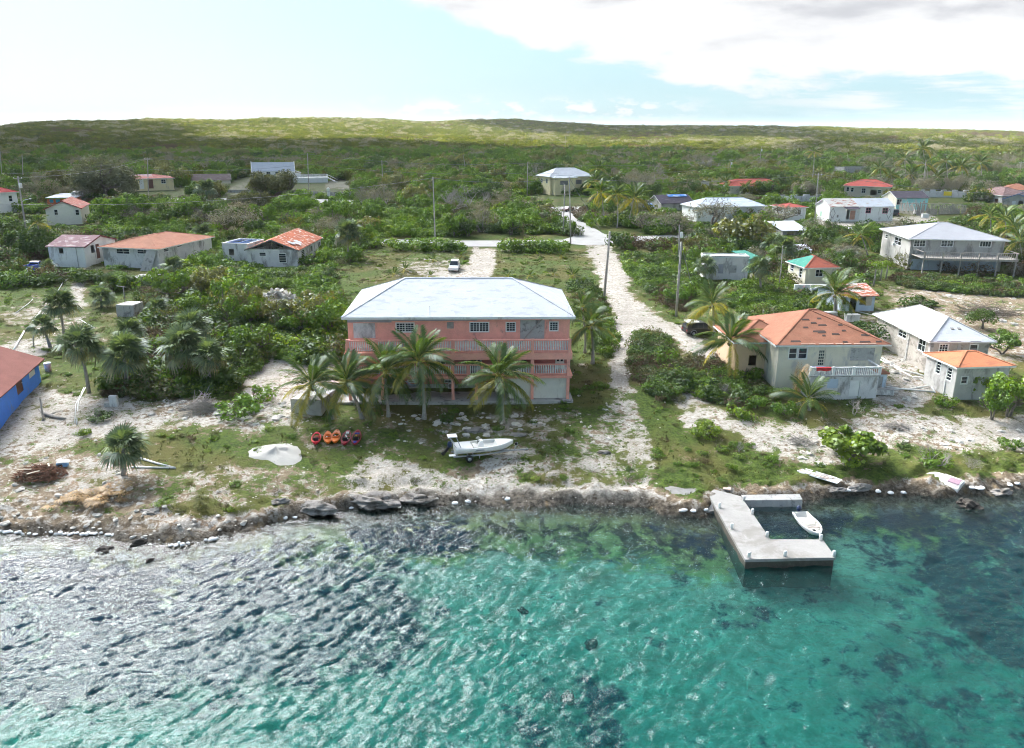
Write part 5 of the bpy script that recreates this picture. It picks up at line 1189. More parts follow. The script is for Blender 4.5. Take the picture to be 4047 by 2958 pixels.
    for i,(tx,ty,ww) in enumerate(((.33,4.0,.9),(.40,3.4,.7),(.46,3.0,1.0),(.37,1.9,1.5),(.41,1.7,1.0),(.66,2.0,.5),(.54,1.4,.9),(.82,1.2,.7),(.86,1.15,.6),(.44,1.15,.4),(.66,3.0,.5),(.49,4.2,.5),(.10,0.2,1.2),(.60,0.05,.6),(.76,.05,1.3),(.92,.05,.7),(.30,2.6,.6))):
        y=ty-0.3; z=h.h+0.17+sl*(y+0.62)+0.012; x=W*tx; dy=0.26; MB().mat(mt).add([(x,y,z),(x+ww,y,z),(x+ww*0.93,y+dy,z+sl*dy),(x+ww*0.1,y+dy,z+sl*dy),(x,y,z+.02),(x+ww,y,z+.02),(x+ww*0.93,y+dy,z+sl*dy+.02),(x+ww*0.1,y+dy,z+sl*dy+.02)],[(0,3,2,1),(4,5,6,7),(0,1,5,4),(1,2,6,5),(2,3,7,6),(3,0,4,7)]).build('bare_patch',None,h.root)
    for i in range(9):
        x=W*(0.18+0.085*i)+PR.uniform(-.2,.2); y=-0.55; z=h.h+0.17+sl*(y+0.62)+0.03; MB().mat(plain('pale_shingle',(0.55,0.36,0.26),0.85,0.2)).box(x,y,z,x+0.75,y+0.38,z+0.05).build('starter_shingle',None,h.root)
    # left wing
    yw=3.6; x0=-3.4; wg=h.sub(x0,yw,0.4,3.38,7.0,h.h-1.1); wg.walls(plain('peach_wall',(0.62,0.44,0.29),0.82,0.08),{'front':[((1.5,1.3,2.4,2.5),'open',dict(px=False))]},name='wing_wall'); h.hip(R_ORANGE,1.7,0.5,x0=x0,x1=3.5,y0=yw,y1=yw+7.0,zb=h.h-0.65,name='wing_roof')
    # lower storey and balcony in front
    u0=h.on('front',3152,1500)[0]; u1=h.on('front',3424,1500)[0]; bd=2.7; zb=h.on('front',3290,1462)[1]; zb=2.3
    lo=h.sub(u0+0.2,-bd,0,u1-u0-0.3,bd-0.02,zb,0.9); lo.walls(DIRTY,{'front':[op(3357,1504,3396,1570,'door',mat=FRAME),op(3270,1498,3312,1536,'board',mat=PALEB,split=False)]},name='lower_wall')
    h.part('balcony_floor',CONC,(u0,-bd-0.15,zb,u1,-0.01,zb+0.14))
    bal=MB().mat(WHITE).lathe([(0.05,0),(0.055,0.1),(0.03,0.2),(0.05,0.5),(0.03,0.72),(0.05,0.8)],6).mesh('balcony_baluster'); n=int((u1-u0)/0.2)
    for i in range(n): link('baluster',bal,h.root,(u0+0.1+(u1-u0-0.2)*i/(n-1),-bd-0.05,zb+0.16))
    h.part('hand_rail',WHITE,(u0,-bd-0.14,zb+0.96,u1,-bd+0.04,zb+1.06),(u1-0.18,-bd+0.04,zb+0.96,u1,-0.02,zb+1.06)); h.part('rail_base',WHITE,(u0,-bd-0.11,zb+0.142,u1,-bd+0.01,zb+0.17))
    for k in (0.0,0.33,0.62,1.0): h.part('rail_post',WHITE,(u0+(u1-u0-0.2)*k,-bd-0.16,zb+0.145,u0+(u1-u0-0.2)*k+0.2,-bd+0.06,zb+1.1))
    for i,px in enumerate((3178,3197,3219)):
        u=h.on('front',px,1440)[0]; w=h.world(u,-bd+0.5,zb+0.142); o=thing('bucket','white plastic bucket on the cream house balcony, '+('leftmost','middle one','rightmost')[i]+' of three','bucket',w,0,'buckets on the cream balcony')
        MB().mat(WHITE).lathe([(0.24,0),(0.27,0.05),(0.31,0.75),(0.29,0.75),(0.27,0.1)],12).build('body',None,o); MB().mat(plain('bucket_rim',(0.45,0.46,0.66))).lathe([(0.315,0.70),(0.33,0.72),(0.33,0.78),(0.30,0.78)],12).build('rim',None,o)
    u=h.on('front',3200,1465)[0]; o=thing('red_towel','red cloth hung over the cream balcony rail','towel',h.world(u+0.2,-bd-0.2,zb+0.78),h.yaw); MB().mat(plain('red_cloth',(0.55,0.05,0.05),0.9)).add([(-0.8,-0.02,0.28),(-0.3,-0.06,0.30),(0.3,-0.03,0.28),(0.8,-0.05,0.29),(-0.8,-0.05,-0.1),(-0.3,-0.02,-0.04),(0.3,-0.07,-0.12),(0.8,-0.02,-0.02),(-0.8,0.2,0.30),(0.8,0.2,0.30)],[(0,4,5,1),(1,5,6,2),(2,6,7,3),(0,1,2,3,9,8)]).build('cloth',None,o)
    lx=u1+0.05; le=h.sub(lx,-1.3,0,1.5,1.28,2.1,0.9); le.walls(PALEB,{'front':[((0.3,0.1,1.1,1.8),'board',dict(px=False,mat=CONC,split=False))]},name='leanto_wall'); h.part('leanto_roof',R_ORANGE,(lx-0.1,-1.5,2.1,lx+1.7,-0.02,2.25))
    h=House('grey_block_house','unfinished grey block house with pale grey and white hip roof',(3660,1480),(3888,1480),((3506,1248)),('py',1352))
    h.walls(BLOCK,{'left':[op(3628,1335,3659,1391,grid=(2,2)),op(3549,1306,3584,1336,grid=(2,2))],'front':[op(3711,1361,3747,1402,grid=(3,4),mull=()),op(3831,1362,3864,1400,grid=(1,2))]})
    h.part('pilaster',CONC,(-0.06,-0.06,-0.6,0.35,0.35,h.h),(-0.06,h.d*0.36,-0.6,0.02,h.d*0.36+0.4,h.h),(h.w*0.46,-0.06,-0.6,h.w*0.46+0.4,0.02,h.h)); rf=h.hip(roofmat('roof_paleshingle',(0.37,0.375,0.375),0.08,(0.31,0.31,0.31),0.3,5.0),2.0,0.5)
    rf.data.materials.append(R_WHITE)
    for p in rf.data.polygons: p.material_index=1 if p.center.y<h.d*0.22 else 0
    for x in (0.42,0.54): MB().mat(CONC_D).bar((h.w*x,1.5,h.h+0.16+2.0/(h.w/2+0.5)*2.0+0.02),(h.w*x+0.35,1.5,h.h+0.16+2.0/(h.w/2+0.5)*2.0+0.02),0.4,0.06,(0,-0.35,1)).build('roof_vent',None,rf)
    for x in (0.05,0.28,0.62): h.part('starter_shingle',plain('slate_strip',(0.30,0.32,0.40)),(h.w*x,-0.56,h.h+0.175,h.w*x+1.2,-0.3,h.h+0.24))
    h=House('stucco_cottage','small grey stucco cottage with low orange roof partly hidden by trees',(3762,1584),(3968,1576),((3688,1403)),('py',1456))
    h.walls(plain('stucco',(0.50,0.485,0.46),0.88,0.12,0.9,0.2,0,0.1,(0.30,0.285,0.27),0.35,0.5),{'left':[op(3699,1428,3719,1480,grid=(1,4)),op(3741,1453,3763,1507,grid=(1,4))],'front':[op(3798,1489,3824,1518,grid=(1,2))]}); h.hip(roofmat('roof_orange_plain',(0.45,0.175,0.09),0.12,(0.36,0.14,0.08),0.3,5.0),0.95,0.35)
    h.part('vent_pipe',FRAME,(-0.09,1.4,-0.4,-0.02,1.48,1.8))
    h=House('white_sheet_shed','tilted white sheet metal shelter behind the green and red roof',(3150,1024),(3206,1022),2.5,1.6); h.walls(WHITE,{},sides=('front','left')); h.flat(R_WHITE,0.1,0.06,fall=0.9)
    A=G(450,1245)
    for nm,lab,p1,p2,d,hh in (('water_tank','small grey concrete cistern beside a bare stick among fan palms',(463,1252),(532,1254),2.6,1.7),('foundation_slab','flat pale concrete slab in the scrub below the terracotta bungalow',(487,1114),(592,1116),5.5,0.35),('concrete_block','big grey sloping concrete block under the leftmost leaning coconut palm',(1152,1636),(1271,1640),5.4,1.55)):
        h=House(nm,lab,p1,p2,d,hh,'slab' if 'slab' in nm else 'tank' if 'tank' in nm else 'block')
        mb=MB().mat(CONC); t=0.55 if nm=='concrete_block' else 0
        mb.add([(0,0,-0.4),(h.w,0,-0.4),(h.w,d,-0.4),(0,d,-0.4),(0,0,hh),(h.w,0,hh),(h.w,d,hh-t),(0.3,d,hh-t)],[(0,3,2,1),(4,5,6,7),(0,1,5,4),(1,2,6,5),(2,3,7,6),(3,0,4,7)]); mb.build('body',None,h.root)
        MB().mat(CONC_D).box(h.w*0.44,-0.015,-0.3,h.w*0.455,-0.002,hh*0.9).build('joint',None,h.root)
    # slab leaning on the terracotta bungalow
    q=G(572,1072); o=thing('leaning_slab','grey slab leaning against the front of the terracotta bungalow','slab',q,0.12); MB().mat(CONC).add([(-0.9,0,-0.2),(0.9,0.1,-0.2),(2.1,1.7,3.6),(0.3,1.7,3.7),(-0.9,0.2,-0.2),(0.9,0.3,-0.2),(2.1,1.9,3.6),(0.3,1.9,3.7)],[(0,1,2,3),(7,6,5,4),(0,4,5,1),(1,5,6,2),(2,6,7,3),(3,7,4,0)]).build('panel',None,o)
town_left(); town_mid(); town_right()
# ---------------------------------------------------------------- roads, pier, sea wall
ASPH=plain('bleached_asphalt',(0.34,0.335,0.325),0.9,0.10,0.35,0.2,0,0.1,(0.27,0.265,0.255),0.3)
ROADS=[]
def sheet(name,poly,mat,lift=0.09,sub=3,kind='structure',rag=0.0):
    pts=[G(*p) for p in poly]; ROADS.append([(p[0],p[1]) for p in pts])
    bm=bmesh.new(); vs=[bm.verts.new((float(p[0]),float(p[1]),0)) for p in pts]; bm.faces.new(vs)
    bmesh.ops.triangulate(bm,faces=bm.faces[:])
    for _ in range(sub): bmesh.ops.subdivide_edges(bm,edges=[e for e in bm.edges if e.calc_length()>2.5],cuts=1,use_grid_fill=False); bmesh.ops.triangulate(bm,faces=bm.faces[:])
    X=np.array([v.co[:] for v in bm.verts]); Z=height(X[:,0],X[:,1])+lift
    for v,z in zip(bm.verts,Z):
        v.co.z=z
        if rag and v.is_boundary: v.co.x+=random.uniform(-rag,rag); v.co.y+=random.uniform(-rag,rag)
    bmesh.ops.recalc_face_normals(bm,faces=bm.faces[:])
    me=bpy.data.meshes.new(name); bm.to_mesh(me); bm.free(); me.materials.append(mat); o=link(name,me); tag(o,kind=kind); return o
sheet('road',[(1400,948),(1480,949),(1800,953),(2021,953),(2225,950),(2266,936),(2220,893),(2154,822),(2230,818),(2302,819),(2304,841),(2262,852),(2278,867),(2331,894),(2388,927),(2419,936),(2526,936),(2720,928),(2715,946),(2641,958),(2419,969),(2300,971),(2234,965),(2120,976),(1977,977),(1844,977),(1537,966),(1400,964)],ASPH,0.10)
sheet('road',[(440,790),(530,788),(760,786),(1165,787),(1400,793),(1402,807),(1200,803),(760,806),(530,806),(440,806)],ASPH,0.12)
sheet('road',[(60,957),(220,960),(420,945),(420,955),(220,977),(60,973)],ASPH,0.10)
sheet('road',[(3230,901),(3420,900),(3480,905),(3420,926),(3240,919)],ASPH,0.12)
PIERC=plain('pier_concrete',(0.31,0.30,0.285),0.9,0.14,0.5,0.1,0,0.2,(0.235,0.222,0.205),0.5)
PIERD=plain('wet_concrete',(0.075,0.066,0.052),0.7,0.35,1.5,0.3,0,0.3)
def pier():
    Z=0.78; top=[at_z(a,b,Z) for a,b in ((2783,1925),(2928,1962),(3044,2131),(3252,2133),(3303,2204),(2945,2212))]
    o=thing('concrete_pier','L shaped pale concrete pier with white bollards reaching into the water','pier',(top[0][0],top[0][1],0)); b=np.array([top[0][0],top[0][1],0])
    P=[t-b for t in top]; n=len(P)
    m=MB().mat(PIERC); m.add([(p[0],p[1],Z) for p in P]+[(p[0],p[1],Z-0.22) for p in P],[tuple(range(n))[::-1]]+[(i,(i+1)%n,n+(i+1)%n,n+i) for i in range(n)]); d=m.build('deck_slab',None,o)
    c=sum(P)/n; Q=[p+(c-p)/np.linalg.norm(c-p)*0.12 for p in P]
    MB().mat(PIERD).add([(p[0],p[1],Z-0.225) for p in Q]+[(p[0],p[1],-2.4) for p in Q],[tuple(range(n))[::-1]]+[(i,(i+1)%n,n+(i+1)%n,n+i) for i in range(n)]).build('substructure',None,o)
    bm_=MB().mat(WHITE).lathe([(0.12,0),(0.12,0.40),(0.10,0.44)],10).mesh('bollard')
    for px,py in ((2940,1979),(2973,2032),(3031,2123),(3243,2134),(3295,2199),(3102,2199),(2959,2204),(2892,2090),(2843,2007)):
        q=at_z(px,py,Z)-b; link('bollard',bm_,o,q)
    # sea wall beside it
    a=at_z(2934,1965,0.75); e=at_z(3166,1962,0.75); L=float(np.hypot(*(e-a)[:2])); w=thing('sea_wall','low grey concrete sea wall between pier and boulders','wall',(a[0],a[1],0),math.atan2(e[1]-a[1],e[0]-a[0]))
    for i in range(4): MB().mat(CONC).add([(L*i/4+.004,-0.55,-1.2),(L*(i+1)/4-.004,-0.55,-1.2),(L*(i+1)/4-.004,-0.35,0.62),(L*i/4+.004,-0.35,0.62),(L*i/4+.004,0.35,-1.2),(L*(i+1)/4-.004,0.35,-1.2),(L*(i+1)/4-.004,0.35,0.78),(L*i/4+.004,0.35,0.78)],[(0,1,2,3),(7,6,5,4),(3,2,6,7),(0,3,7,4),(1,5,6,2)]).build('wall_block',None,w)
    return o
pier()
def slip():
    T=[at_z(a,b,z) for a,b,z in ((2606,1926,.95),(2655,1922,1.0),(2705,1932,1.0),(2786,1930,1.0),(2815,1975,.66),(2840,2014,.24),(2790,2026,.16),(2720,2020,.20),(2668,1990,.42),(2640,1958,.70))]
    n=len(T); mb=MB().mat(PIERC); mb.add([tuple(p) for p in T]+[(p[0],p[1],p[2]-1.4) for p in T],[tuple(range(n))[::-1]]+[(i,(i+1)%n,n+(i+1)%n,n+i) for i in range(n)]); o=mb.build('slipway'); tag(o,kind='structure')
slip()
# ---------------------------------------------------------------- boats
GEL=plain('white_gelcoat',(0.78,0.78,0.77),0.35,0.04,0.8,0.5); GEL_IN=plain('cream_gelcoat',(0.70,0.68,0.63),0.45,0.05); BLACKP=plain('black_plastic',(0.015,0.015,0.018),0.45,0.2); ALU=plain('galvanised_steel',(0.42,0.45,0.50),0.4,0.15,4,0.5,0.6)
NAVY=plain('navy_plastic',(0.02,0.035,0.09),0.35,0.1); RUBBER=plain('tyre_rubber',(0.02,0.02,0.02),0.85,0.2)
def hull(mb,L,B,Hh,mat_o,mat_i,bow=0.75,stern=1.0,keel=0.25,depth=0.4,double=False,gun=0.09,n=16,rise=0.22,well=(0.0,1.0)):
    """lofted hull along +X; stern at 0. well = range of length that is open inside"""
    V=[];F=[];k=8
    def half(t):
        if double: return B/2*max(0.02,math.sin(math.pi*min(1,max(0,t)))**0.62)
        return B/2*(stern+(1-stern)*min(1,t/0.45))*(1 if t<0.45 else max(0.02,(1-((t-0.45)/0.55)**2.2)**0.75))
    rings=[]
    for i in range(n+1):
        t=i/n;x=L*t;b=half(t); sh=Hh*(1+rise*(t**2.4 if not double else abs(2*t-1)**2.2)); kz=keel*Hh*0 + (Hh*0.75*max(0,(t-0.72)/0.28)**2 if not double else Hh*0.6*abs(2*t-1)**4)
        inn=max(0.005,b-gun); fl=max(kz+0.06,sh-depth) if well[0]<=t<=well[1] else sh-0.03
        rings.append([(x,0,kz),(x,b*0.62,kz+(sh-kz)*0.16),(x,b*0.93,kz+(sh-kz)*0.5),(x,b,sh-0.03),(x,b,sh),(x,inn,sh),(x,inn*0.94,fl),(x,0,fl)])
    for sgn in (1,-1):
        base=len(V)
        for r in rings: V.extend([(a,b*sgn,c) for a,b,c in r])
        for i in range(n):
            for j in range(k-1):
                q=(base+i*k+j,base+(i+1)*k+j,base+(i+1)*k+j+1,base+i*k+j+1); F.append((q if sgn<0 else q[::-1],j))
    mb.mat(mat_o); mo=mb.cur; mb.mat(mat_i); mi_=mb.cur; b0=len(mb.v); mb.v.extend(V)
    for f,j in F: mb.f.append([b0+i for i in f]); mb.mi.append(mo if j<5 else mi_); mb.sm.append(j<3)
    # transom
    r=rings[0]; mb.mat(mat_o); mb.add([(a,b,c) for a,b,c in r]+[(a,-b,c) for a,b,c in r],[(0,1,2,3,4,12,11,10,9)])
    return rings
def yaw_of(a,b): return math.atan2(b[1]-a[1],b[0]-a[0])
def skiff():
    g0=G(1842,1816)[2]; zd=g0+1.25
    a=at_z(1796,1766,zd); b=at_z(2028,1747,zd); L=float(np.hypot(*(b-a)[:2])); yw=yaw_of(a,b)
    # trailer first: the boat rests on it
    t=thing('boat_trailer','galvanised single axle boat trailer on the rocky grass under the white skiff','trailer',(a[0],a[1],g0),yw)
    for s in (-1,1):
        MB().mat(ALU).bar((-0.2,s*0.62,0.52),(L*0.45,s*0.62,0.50),0.10,0.12).bar((L*0.45,s*0.62,0.50),(L*0.92,s*0.08,0.46),0.10,0.12).build('side_rail',None,t)
        w=MB().mat(RUBBER).lathe([(0.18,-0.11),(0.32,-0.11),(0.345,-0.06),(0.345,0.06),(0.32,0.11),(0.18,0.11)],16,(L*0.22,s*0.98,0.34),'y').build('wheel',None,t)
        MB().mat(ALU).lathe([(0.02,-0.115),(0.17,-0.112),(0.18,-0.05),(0.18,0.05),(0.17,0.112),(0.02,0.115)],10,(L*0.22,s*0.98,0.34),'y').build('rim',None,w)
        MB().mat(ALU).bar((L*0.40,s*0.62,0.5),(L*0.40,s*0.62,0.18),0.06).bar((0.15,s*0.5,0.5),(0.15,s*0.5,0.86),0.07).build('bunk_post',None,t)
    MB().mat(ALU).bar((L*0.22,-0.9,0.36),(L*0.22,0.9,0.36),0.09).build('axle',None,t)
    for x in (0.0,0.3,0.6): MB().mat(ALU).bar((L*x,-0.6+x*0.35,0.50),(L*x,0.6-x*0.35,0.50),0.07).build('cross_member',None,t)
    MB().mat(ALU).bar((L*0.85,0,0.45),(L*1.26,0,0.40),0.10).bar((L*1.02,0,0.45),(L*1.08,0,1.15),0.08).bar((L*1.2,0.1,0.4),(L*1.2,0.1,-0.1),0.05).build('tongue',None,t)
    MB().mat(BLACKP).lathe([(0.05,-0.12),(0.12,-0.1),(0.12,0.1),(0.05,0.12)],8,(L*1.05,0,1.05),'y').build('winch',None,t)
    o=thing('white_skiff','white flats skiff with poling platform and dark outboard on a trailer','boat',(a[0],a[1],g0+0.62),yw)
    mb=MB(); hull(mb,L,1.95,0.66,GEL,GEL_IN,stern=0.92,depth=0.30,gun=0.14,rise=0.30,well=(0.30,0.72),n=22); mb.build('hull',None,o)
    MB().mat(GEL).box(-0.02,-0.86,0.655,L*0.28,0.86,0.70).build('rear_deck',None,o)
    MB().mat(GEL).add([(L*0.71,-0.72,0.73),(L*0.90,-0.36,0.85),(L*0.97,0,0.90),(L*0.90,0.36,0.85),(L*0.71,0.72,0.73)],[(0,1,2,3,4)]).build('fore_deck',None,o)
    c=MB().mat(GEL).add([(L*0.40,-0.30,0.36),(L*0.50,-0.30,0.36),(L*0.50,0.30,0.36),(L*0.40,0.30,0.36),(L*0.42,-0.26,1.02),(L*0.47,-0.26,1.10),(L*0.47,0.26,1.10),(L*0.42,0.26,1.02)],[(4,5,6,7),(0,1,5,4),(1,2,6,5),(2,3,7,6),(3,0,4,7)]).build('console',None,o)
    MB().mat(BLACKP).bar((L*0.40,-0.12,0.95),(L*0.415,-0.12,1.12),0.16,0.03).tube([(L*0.39+0.02*0,0.16*math.cos(q)+0.05,0.98+0.16*math.sin(q)) for q in np.linspace(0,6.28,11)],0.018,5).build('steering_wheel',None,c)
    MB().mat(GEL_IN).box(L*0.31,-0.55,0.37,L*0.37,0.55,0.62).build('bench',None,o)
    p=MB().mat(GEL).box(-0.62,-0.42,1.66,0.22,0.42,1.72).build('poling_platform',None,o)
    for x,y in ((-0.5,-0.34),(-0.5,0.34),(0.12,-0.34),(0.12,0.34)): MB().mat(ALU).bar((0.10 if x<0 else 0.5,y*1.6,0.70),(x,y,1.66),0.05).build('platform_leg',None,p)
    mo=MB().mat(NAVY).lathe([(0.10,0),(0.21,0.05),(0.23,0.30),(0.17,0.50),(0.05,0.56)],10,(-0.42,0.0,0.62)).build('outboard_motor',None,o)
    MB().mat(BLACKP).bar((-0.45,0,0.7),(-0.95,0,0.12),0.16,0.22).bar((-0.95,0,0.12),(-1.15,0,-0.05),0.10,0.3).build('lower_unit',None,mo)
    MB().mat(GEL).box(-0.62,-1.0,0.12,-0.03,-0.62,0.17).build('trim_tab',None,o)
    MB().mat(plain('grey_decal',(0.36,0.37,0.38),0.5)).add([(L*0.30,-0.985,0.40),(L*0.48,-0.985,0.42),(L*0.46,-0.987,0.52),(L*0.34,-0.987,0.53)],[(0,1,2,3)]).build('hull_decal',None,o)
skiff()
def dinghy():
    a=at_z(3160,2028,0.3); b=at_z(3238,2117,0.3); L=float(np.hypot(*(b-a)[:2])); yw=yaw_of(a,b)
    o=thing('white_dinghy','small white open motor dinghy moored inside the L of the pier','boat',(a[0],a[1],-0.10),yw)
    mb=MB(); hull(mb,L,1.55,0.52,GEL,GEL_IN,stern=0.82,depth=0.34,gun=0.11,rise=0.12,well=(0.04,0.86),n=18); mb.build('hull',None,o)
    for x,m in ((0.36,GEL_IN),(0.60,WOOD_G)): MB().mat(m).box(L*x,-0.64,0.36,L*x+0.26,0.64,0.41).build('thwart',None,o)
    mo=MB().mat(NAVY).lathe([(0.08,0),(0.17,0.04),(0.18,0.26),(0.12,0.40),(0.04,0.44)],10,(-0.22,0,0.50)).build('outboard_motor',None,o); MB().mat(BLACKP).bar((-0.22,0,0.5),(-0.30,0,-0.3),0.12,0.16).bar((-0.1,0,0.72),(0.35,0.05,0.85),0.05).build('lower_unit',None,mo)
    MB().mat(WOOD_L).bar((0.2,0.55,0.60),(L*0.8,0.50,0.62),0.05).build('oar',None,o)
    MB().mat(BLACKP).lathe([(0.12,0),(0.16,0.05),(0.1,0.12)],8,(L*0.72,0.05,0.22)).build('anchor_coil',None,o)
    q=at_z(3243,2134,1.1); bow=np.array([a[0]+math.cos(yw)*L,a[1]+math.sin(yw)*L,0.5]); r=thing('mooring_line','slack white mooring line from dinghy bow to pier bollard','rope',bow); e=q-bow; MB().mat(FRAME).tube([(e[0]*t,e[1]*t,e[2]*t-0.25*math.sin(math.pi*t)) for t in np.linspace(0,1,8)],0.025,5).build('line',None,r)
dinghy()
def upturned():
    a=G(3796,1936); b=G(3652,1868); L=float(np.hypot(*(b-a)[:2])); yw=yaw_of(a,b)
    o=thing('upturned_boat','old white boat lying upturned on the grassy shore at right','boat',(a[0],a[1],a[2]+0.62),yw)
    o.rotation_euler=(math.pi-0.30,-0.04,yw)
    mb=MB(); hull(mb,L,1.75,0.62,plain('chalky_white',(0.70,0.69,0.68),0.7,0.08,0.9,0.3,0,0.05,(0.40,0.32,0.36),0.36),GEL_IN,stern=0.88,depth=0.4,gun=0.06,rise=0.15,n=18); mb.build('hull',None,o)
    for y in (-0.42,0.42): MB().mat(plain('strake_grey',(0.36,0.31,0.33))).bar((0.1,y,0.06),(L*0.8,y*0.7,0.13),0.06,0.04).build('strake',None,o)
    MB().mat(plain('purple_grey_patch',(0.26,0.17,0.22),0.8)).add([(0.10,-0.33,0.062),(1.05,-0.33,0.062),(1.0,0.30,0.062),(0.14,0.30,0.062),(0.10,-0.33,0.0),(1.05,-0.33,0.0),(1.0,0.30,-0.02),(0.14,0.30,-0.02)],[(4,5,6,7),(0,4,7,3),(1,2,6,5),(0,1,5,4),(2,3,7,6)]).build('worn_patch',None,o)
upturned()
KR=plain('kayak_red',(0.66,0.012,0.035),0.4,0.08,1,0.5); KO=plain('kayak_orange',(0.75,0.17,0.012),0.4,0.08,1,0.5); KD=plain('kayak_dark_red',(0.36,0.015,0.035),0.45,0.1,1,0.5)
def kayak(top,bot,mat,label,W,lay):
    a=G(*bot);b=G(*top);L=float(np.hypot(*(b-a)[:2])); o=thing('kayak',label,'kayak',(a[0],a[1],a[2]+0.10),yaw_of(a,b),'kayaks lined up on the grass')
    mb=MB(); hull(mb,L,W,0.30,mat,mat,double=True,depth=0.2,gun=0.07,rise=0.28,well=(0.14,0.86) if lay!='sit' else (0.36,0.72),n=20); mb.build('hull',None,o)
    if lay=='sit':
        rim=[(L*0.54+L*0.19*math.cos(q),W*0.34*math.sin(q),0.34) for q in np.linspace(0,6.283,17)]; MB().mat(mat).tube(rim,0.035,5,False).build('cockpit_rim',None,o)
        MB().mat(plain('kayak_orange_dark',(0.40,0.07,0.008),0.5)).box(L*0.40,-W*0.26,0.13,L*0.68,W*0.26,0.16).build('cockpit_floor',None,o)
        MB().mat(WHITE).bar((L*0.44,-W*0.1,0.22),(L*0.58,W*0.16,0.3),0.05).build('paddle',None,o); MB().mat(mat).box(L*0.40,-W*0.28,0.17,L*0.43,W*0.28,0.38).build('seat_back',None,o)
    else:
        MB().mat(BLACKP).box(L*0.36,-W*0.24,0.14,L*0.50,W*0.24,0.22).box(L*0.36,-W*0.24,0.22,L*0.39,W*0.24,0.46).build('seat',None,o)
        for x in (0.62,0.72): MB().mat(mat).box(L*x,-W*0.30,0.14,L*x+0.10,W*0.30,0.22).build('footrest',None,o)
        if lay=='white': MB().mat(WHITE).bar((L*0.36,-0.22,0.36),(L*0.64,0.1,0.36),0.10,0.05).box(L*0.78,-0.14,0.26,L*0.90,0.14,0.34).build('white_gear',None,o)
        if lay=='blue': MB().mat(plain('blue_strap',(0.06,0.08,0.42))).box(L*0.74,-0.2,0.28,L*0.78,0.22,0.34).box(L*0.05,-0.14,0.28,L*0.16,0.14,0.40).build('blue_gear',None,o); MB().mat(plain('yellow_float',(0.7,0.5,0.06))).lathe([(0.02,0),(0.1,0.05),(0.02,0.16)],8,(L*0.62,0.05,0.2)).build('float',None,o)
kayak((1253,1709),(1247,1769),KR,'bright red sit-on kayak, leftmost of the row on the grass',0.92,'on')
kayak((1296,1706),(1297,1767),KO,'orange kayak with oval cockpit, next to the leftmost bright red one',0.86,'sit')
kayak((1333,1699),(1323,1765),KO,'orange kayak with oval cockpit, next to the dark red one with white gear',0.86,'sit')
kayak((1376,1703),(1359,1773),KD,'dark red kayak holding white gear, right of the orange pair',0.92,'white')
kayak((1415,1702),(1402,1772),KD,'dark red kayak with blue straps, rightmost of the row',0.92,'blue')
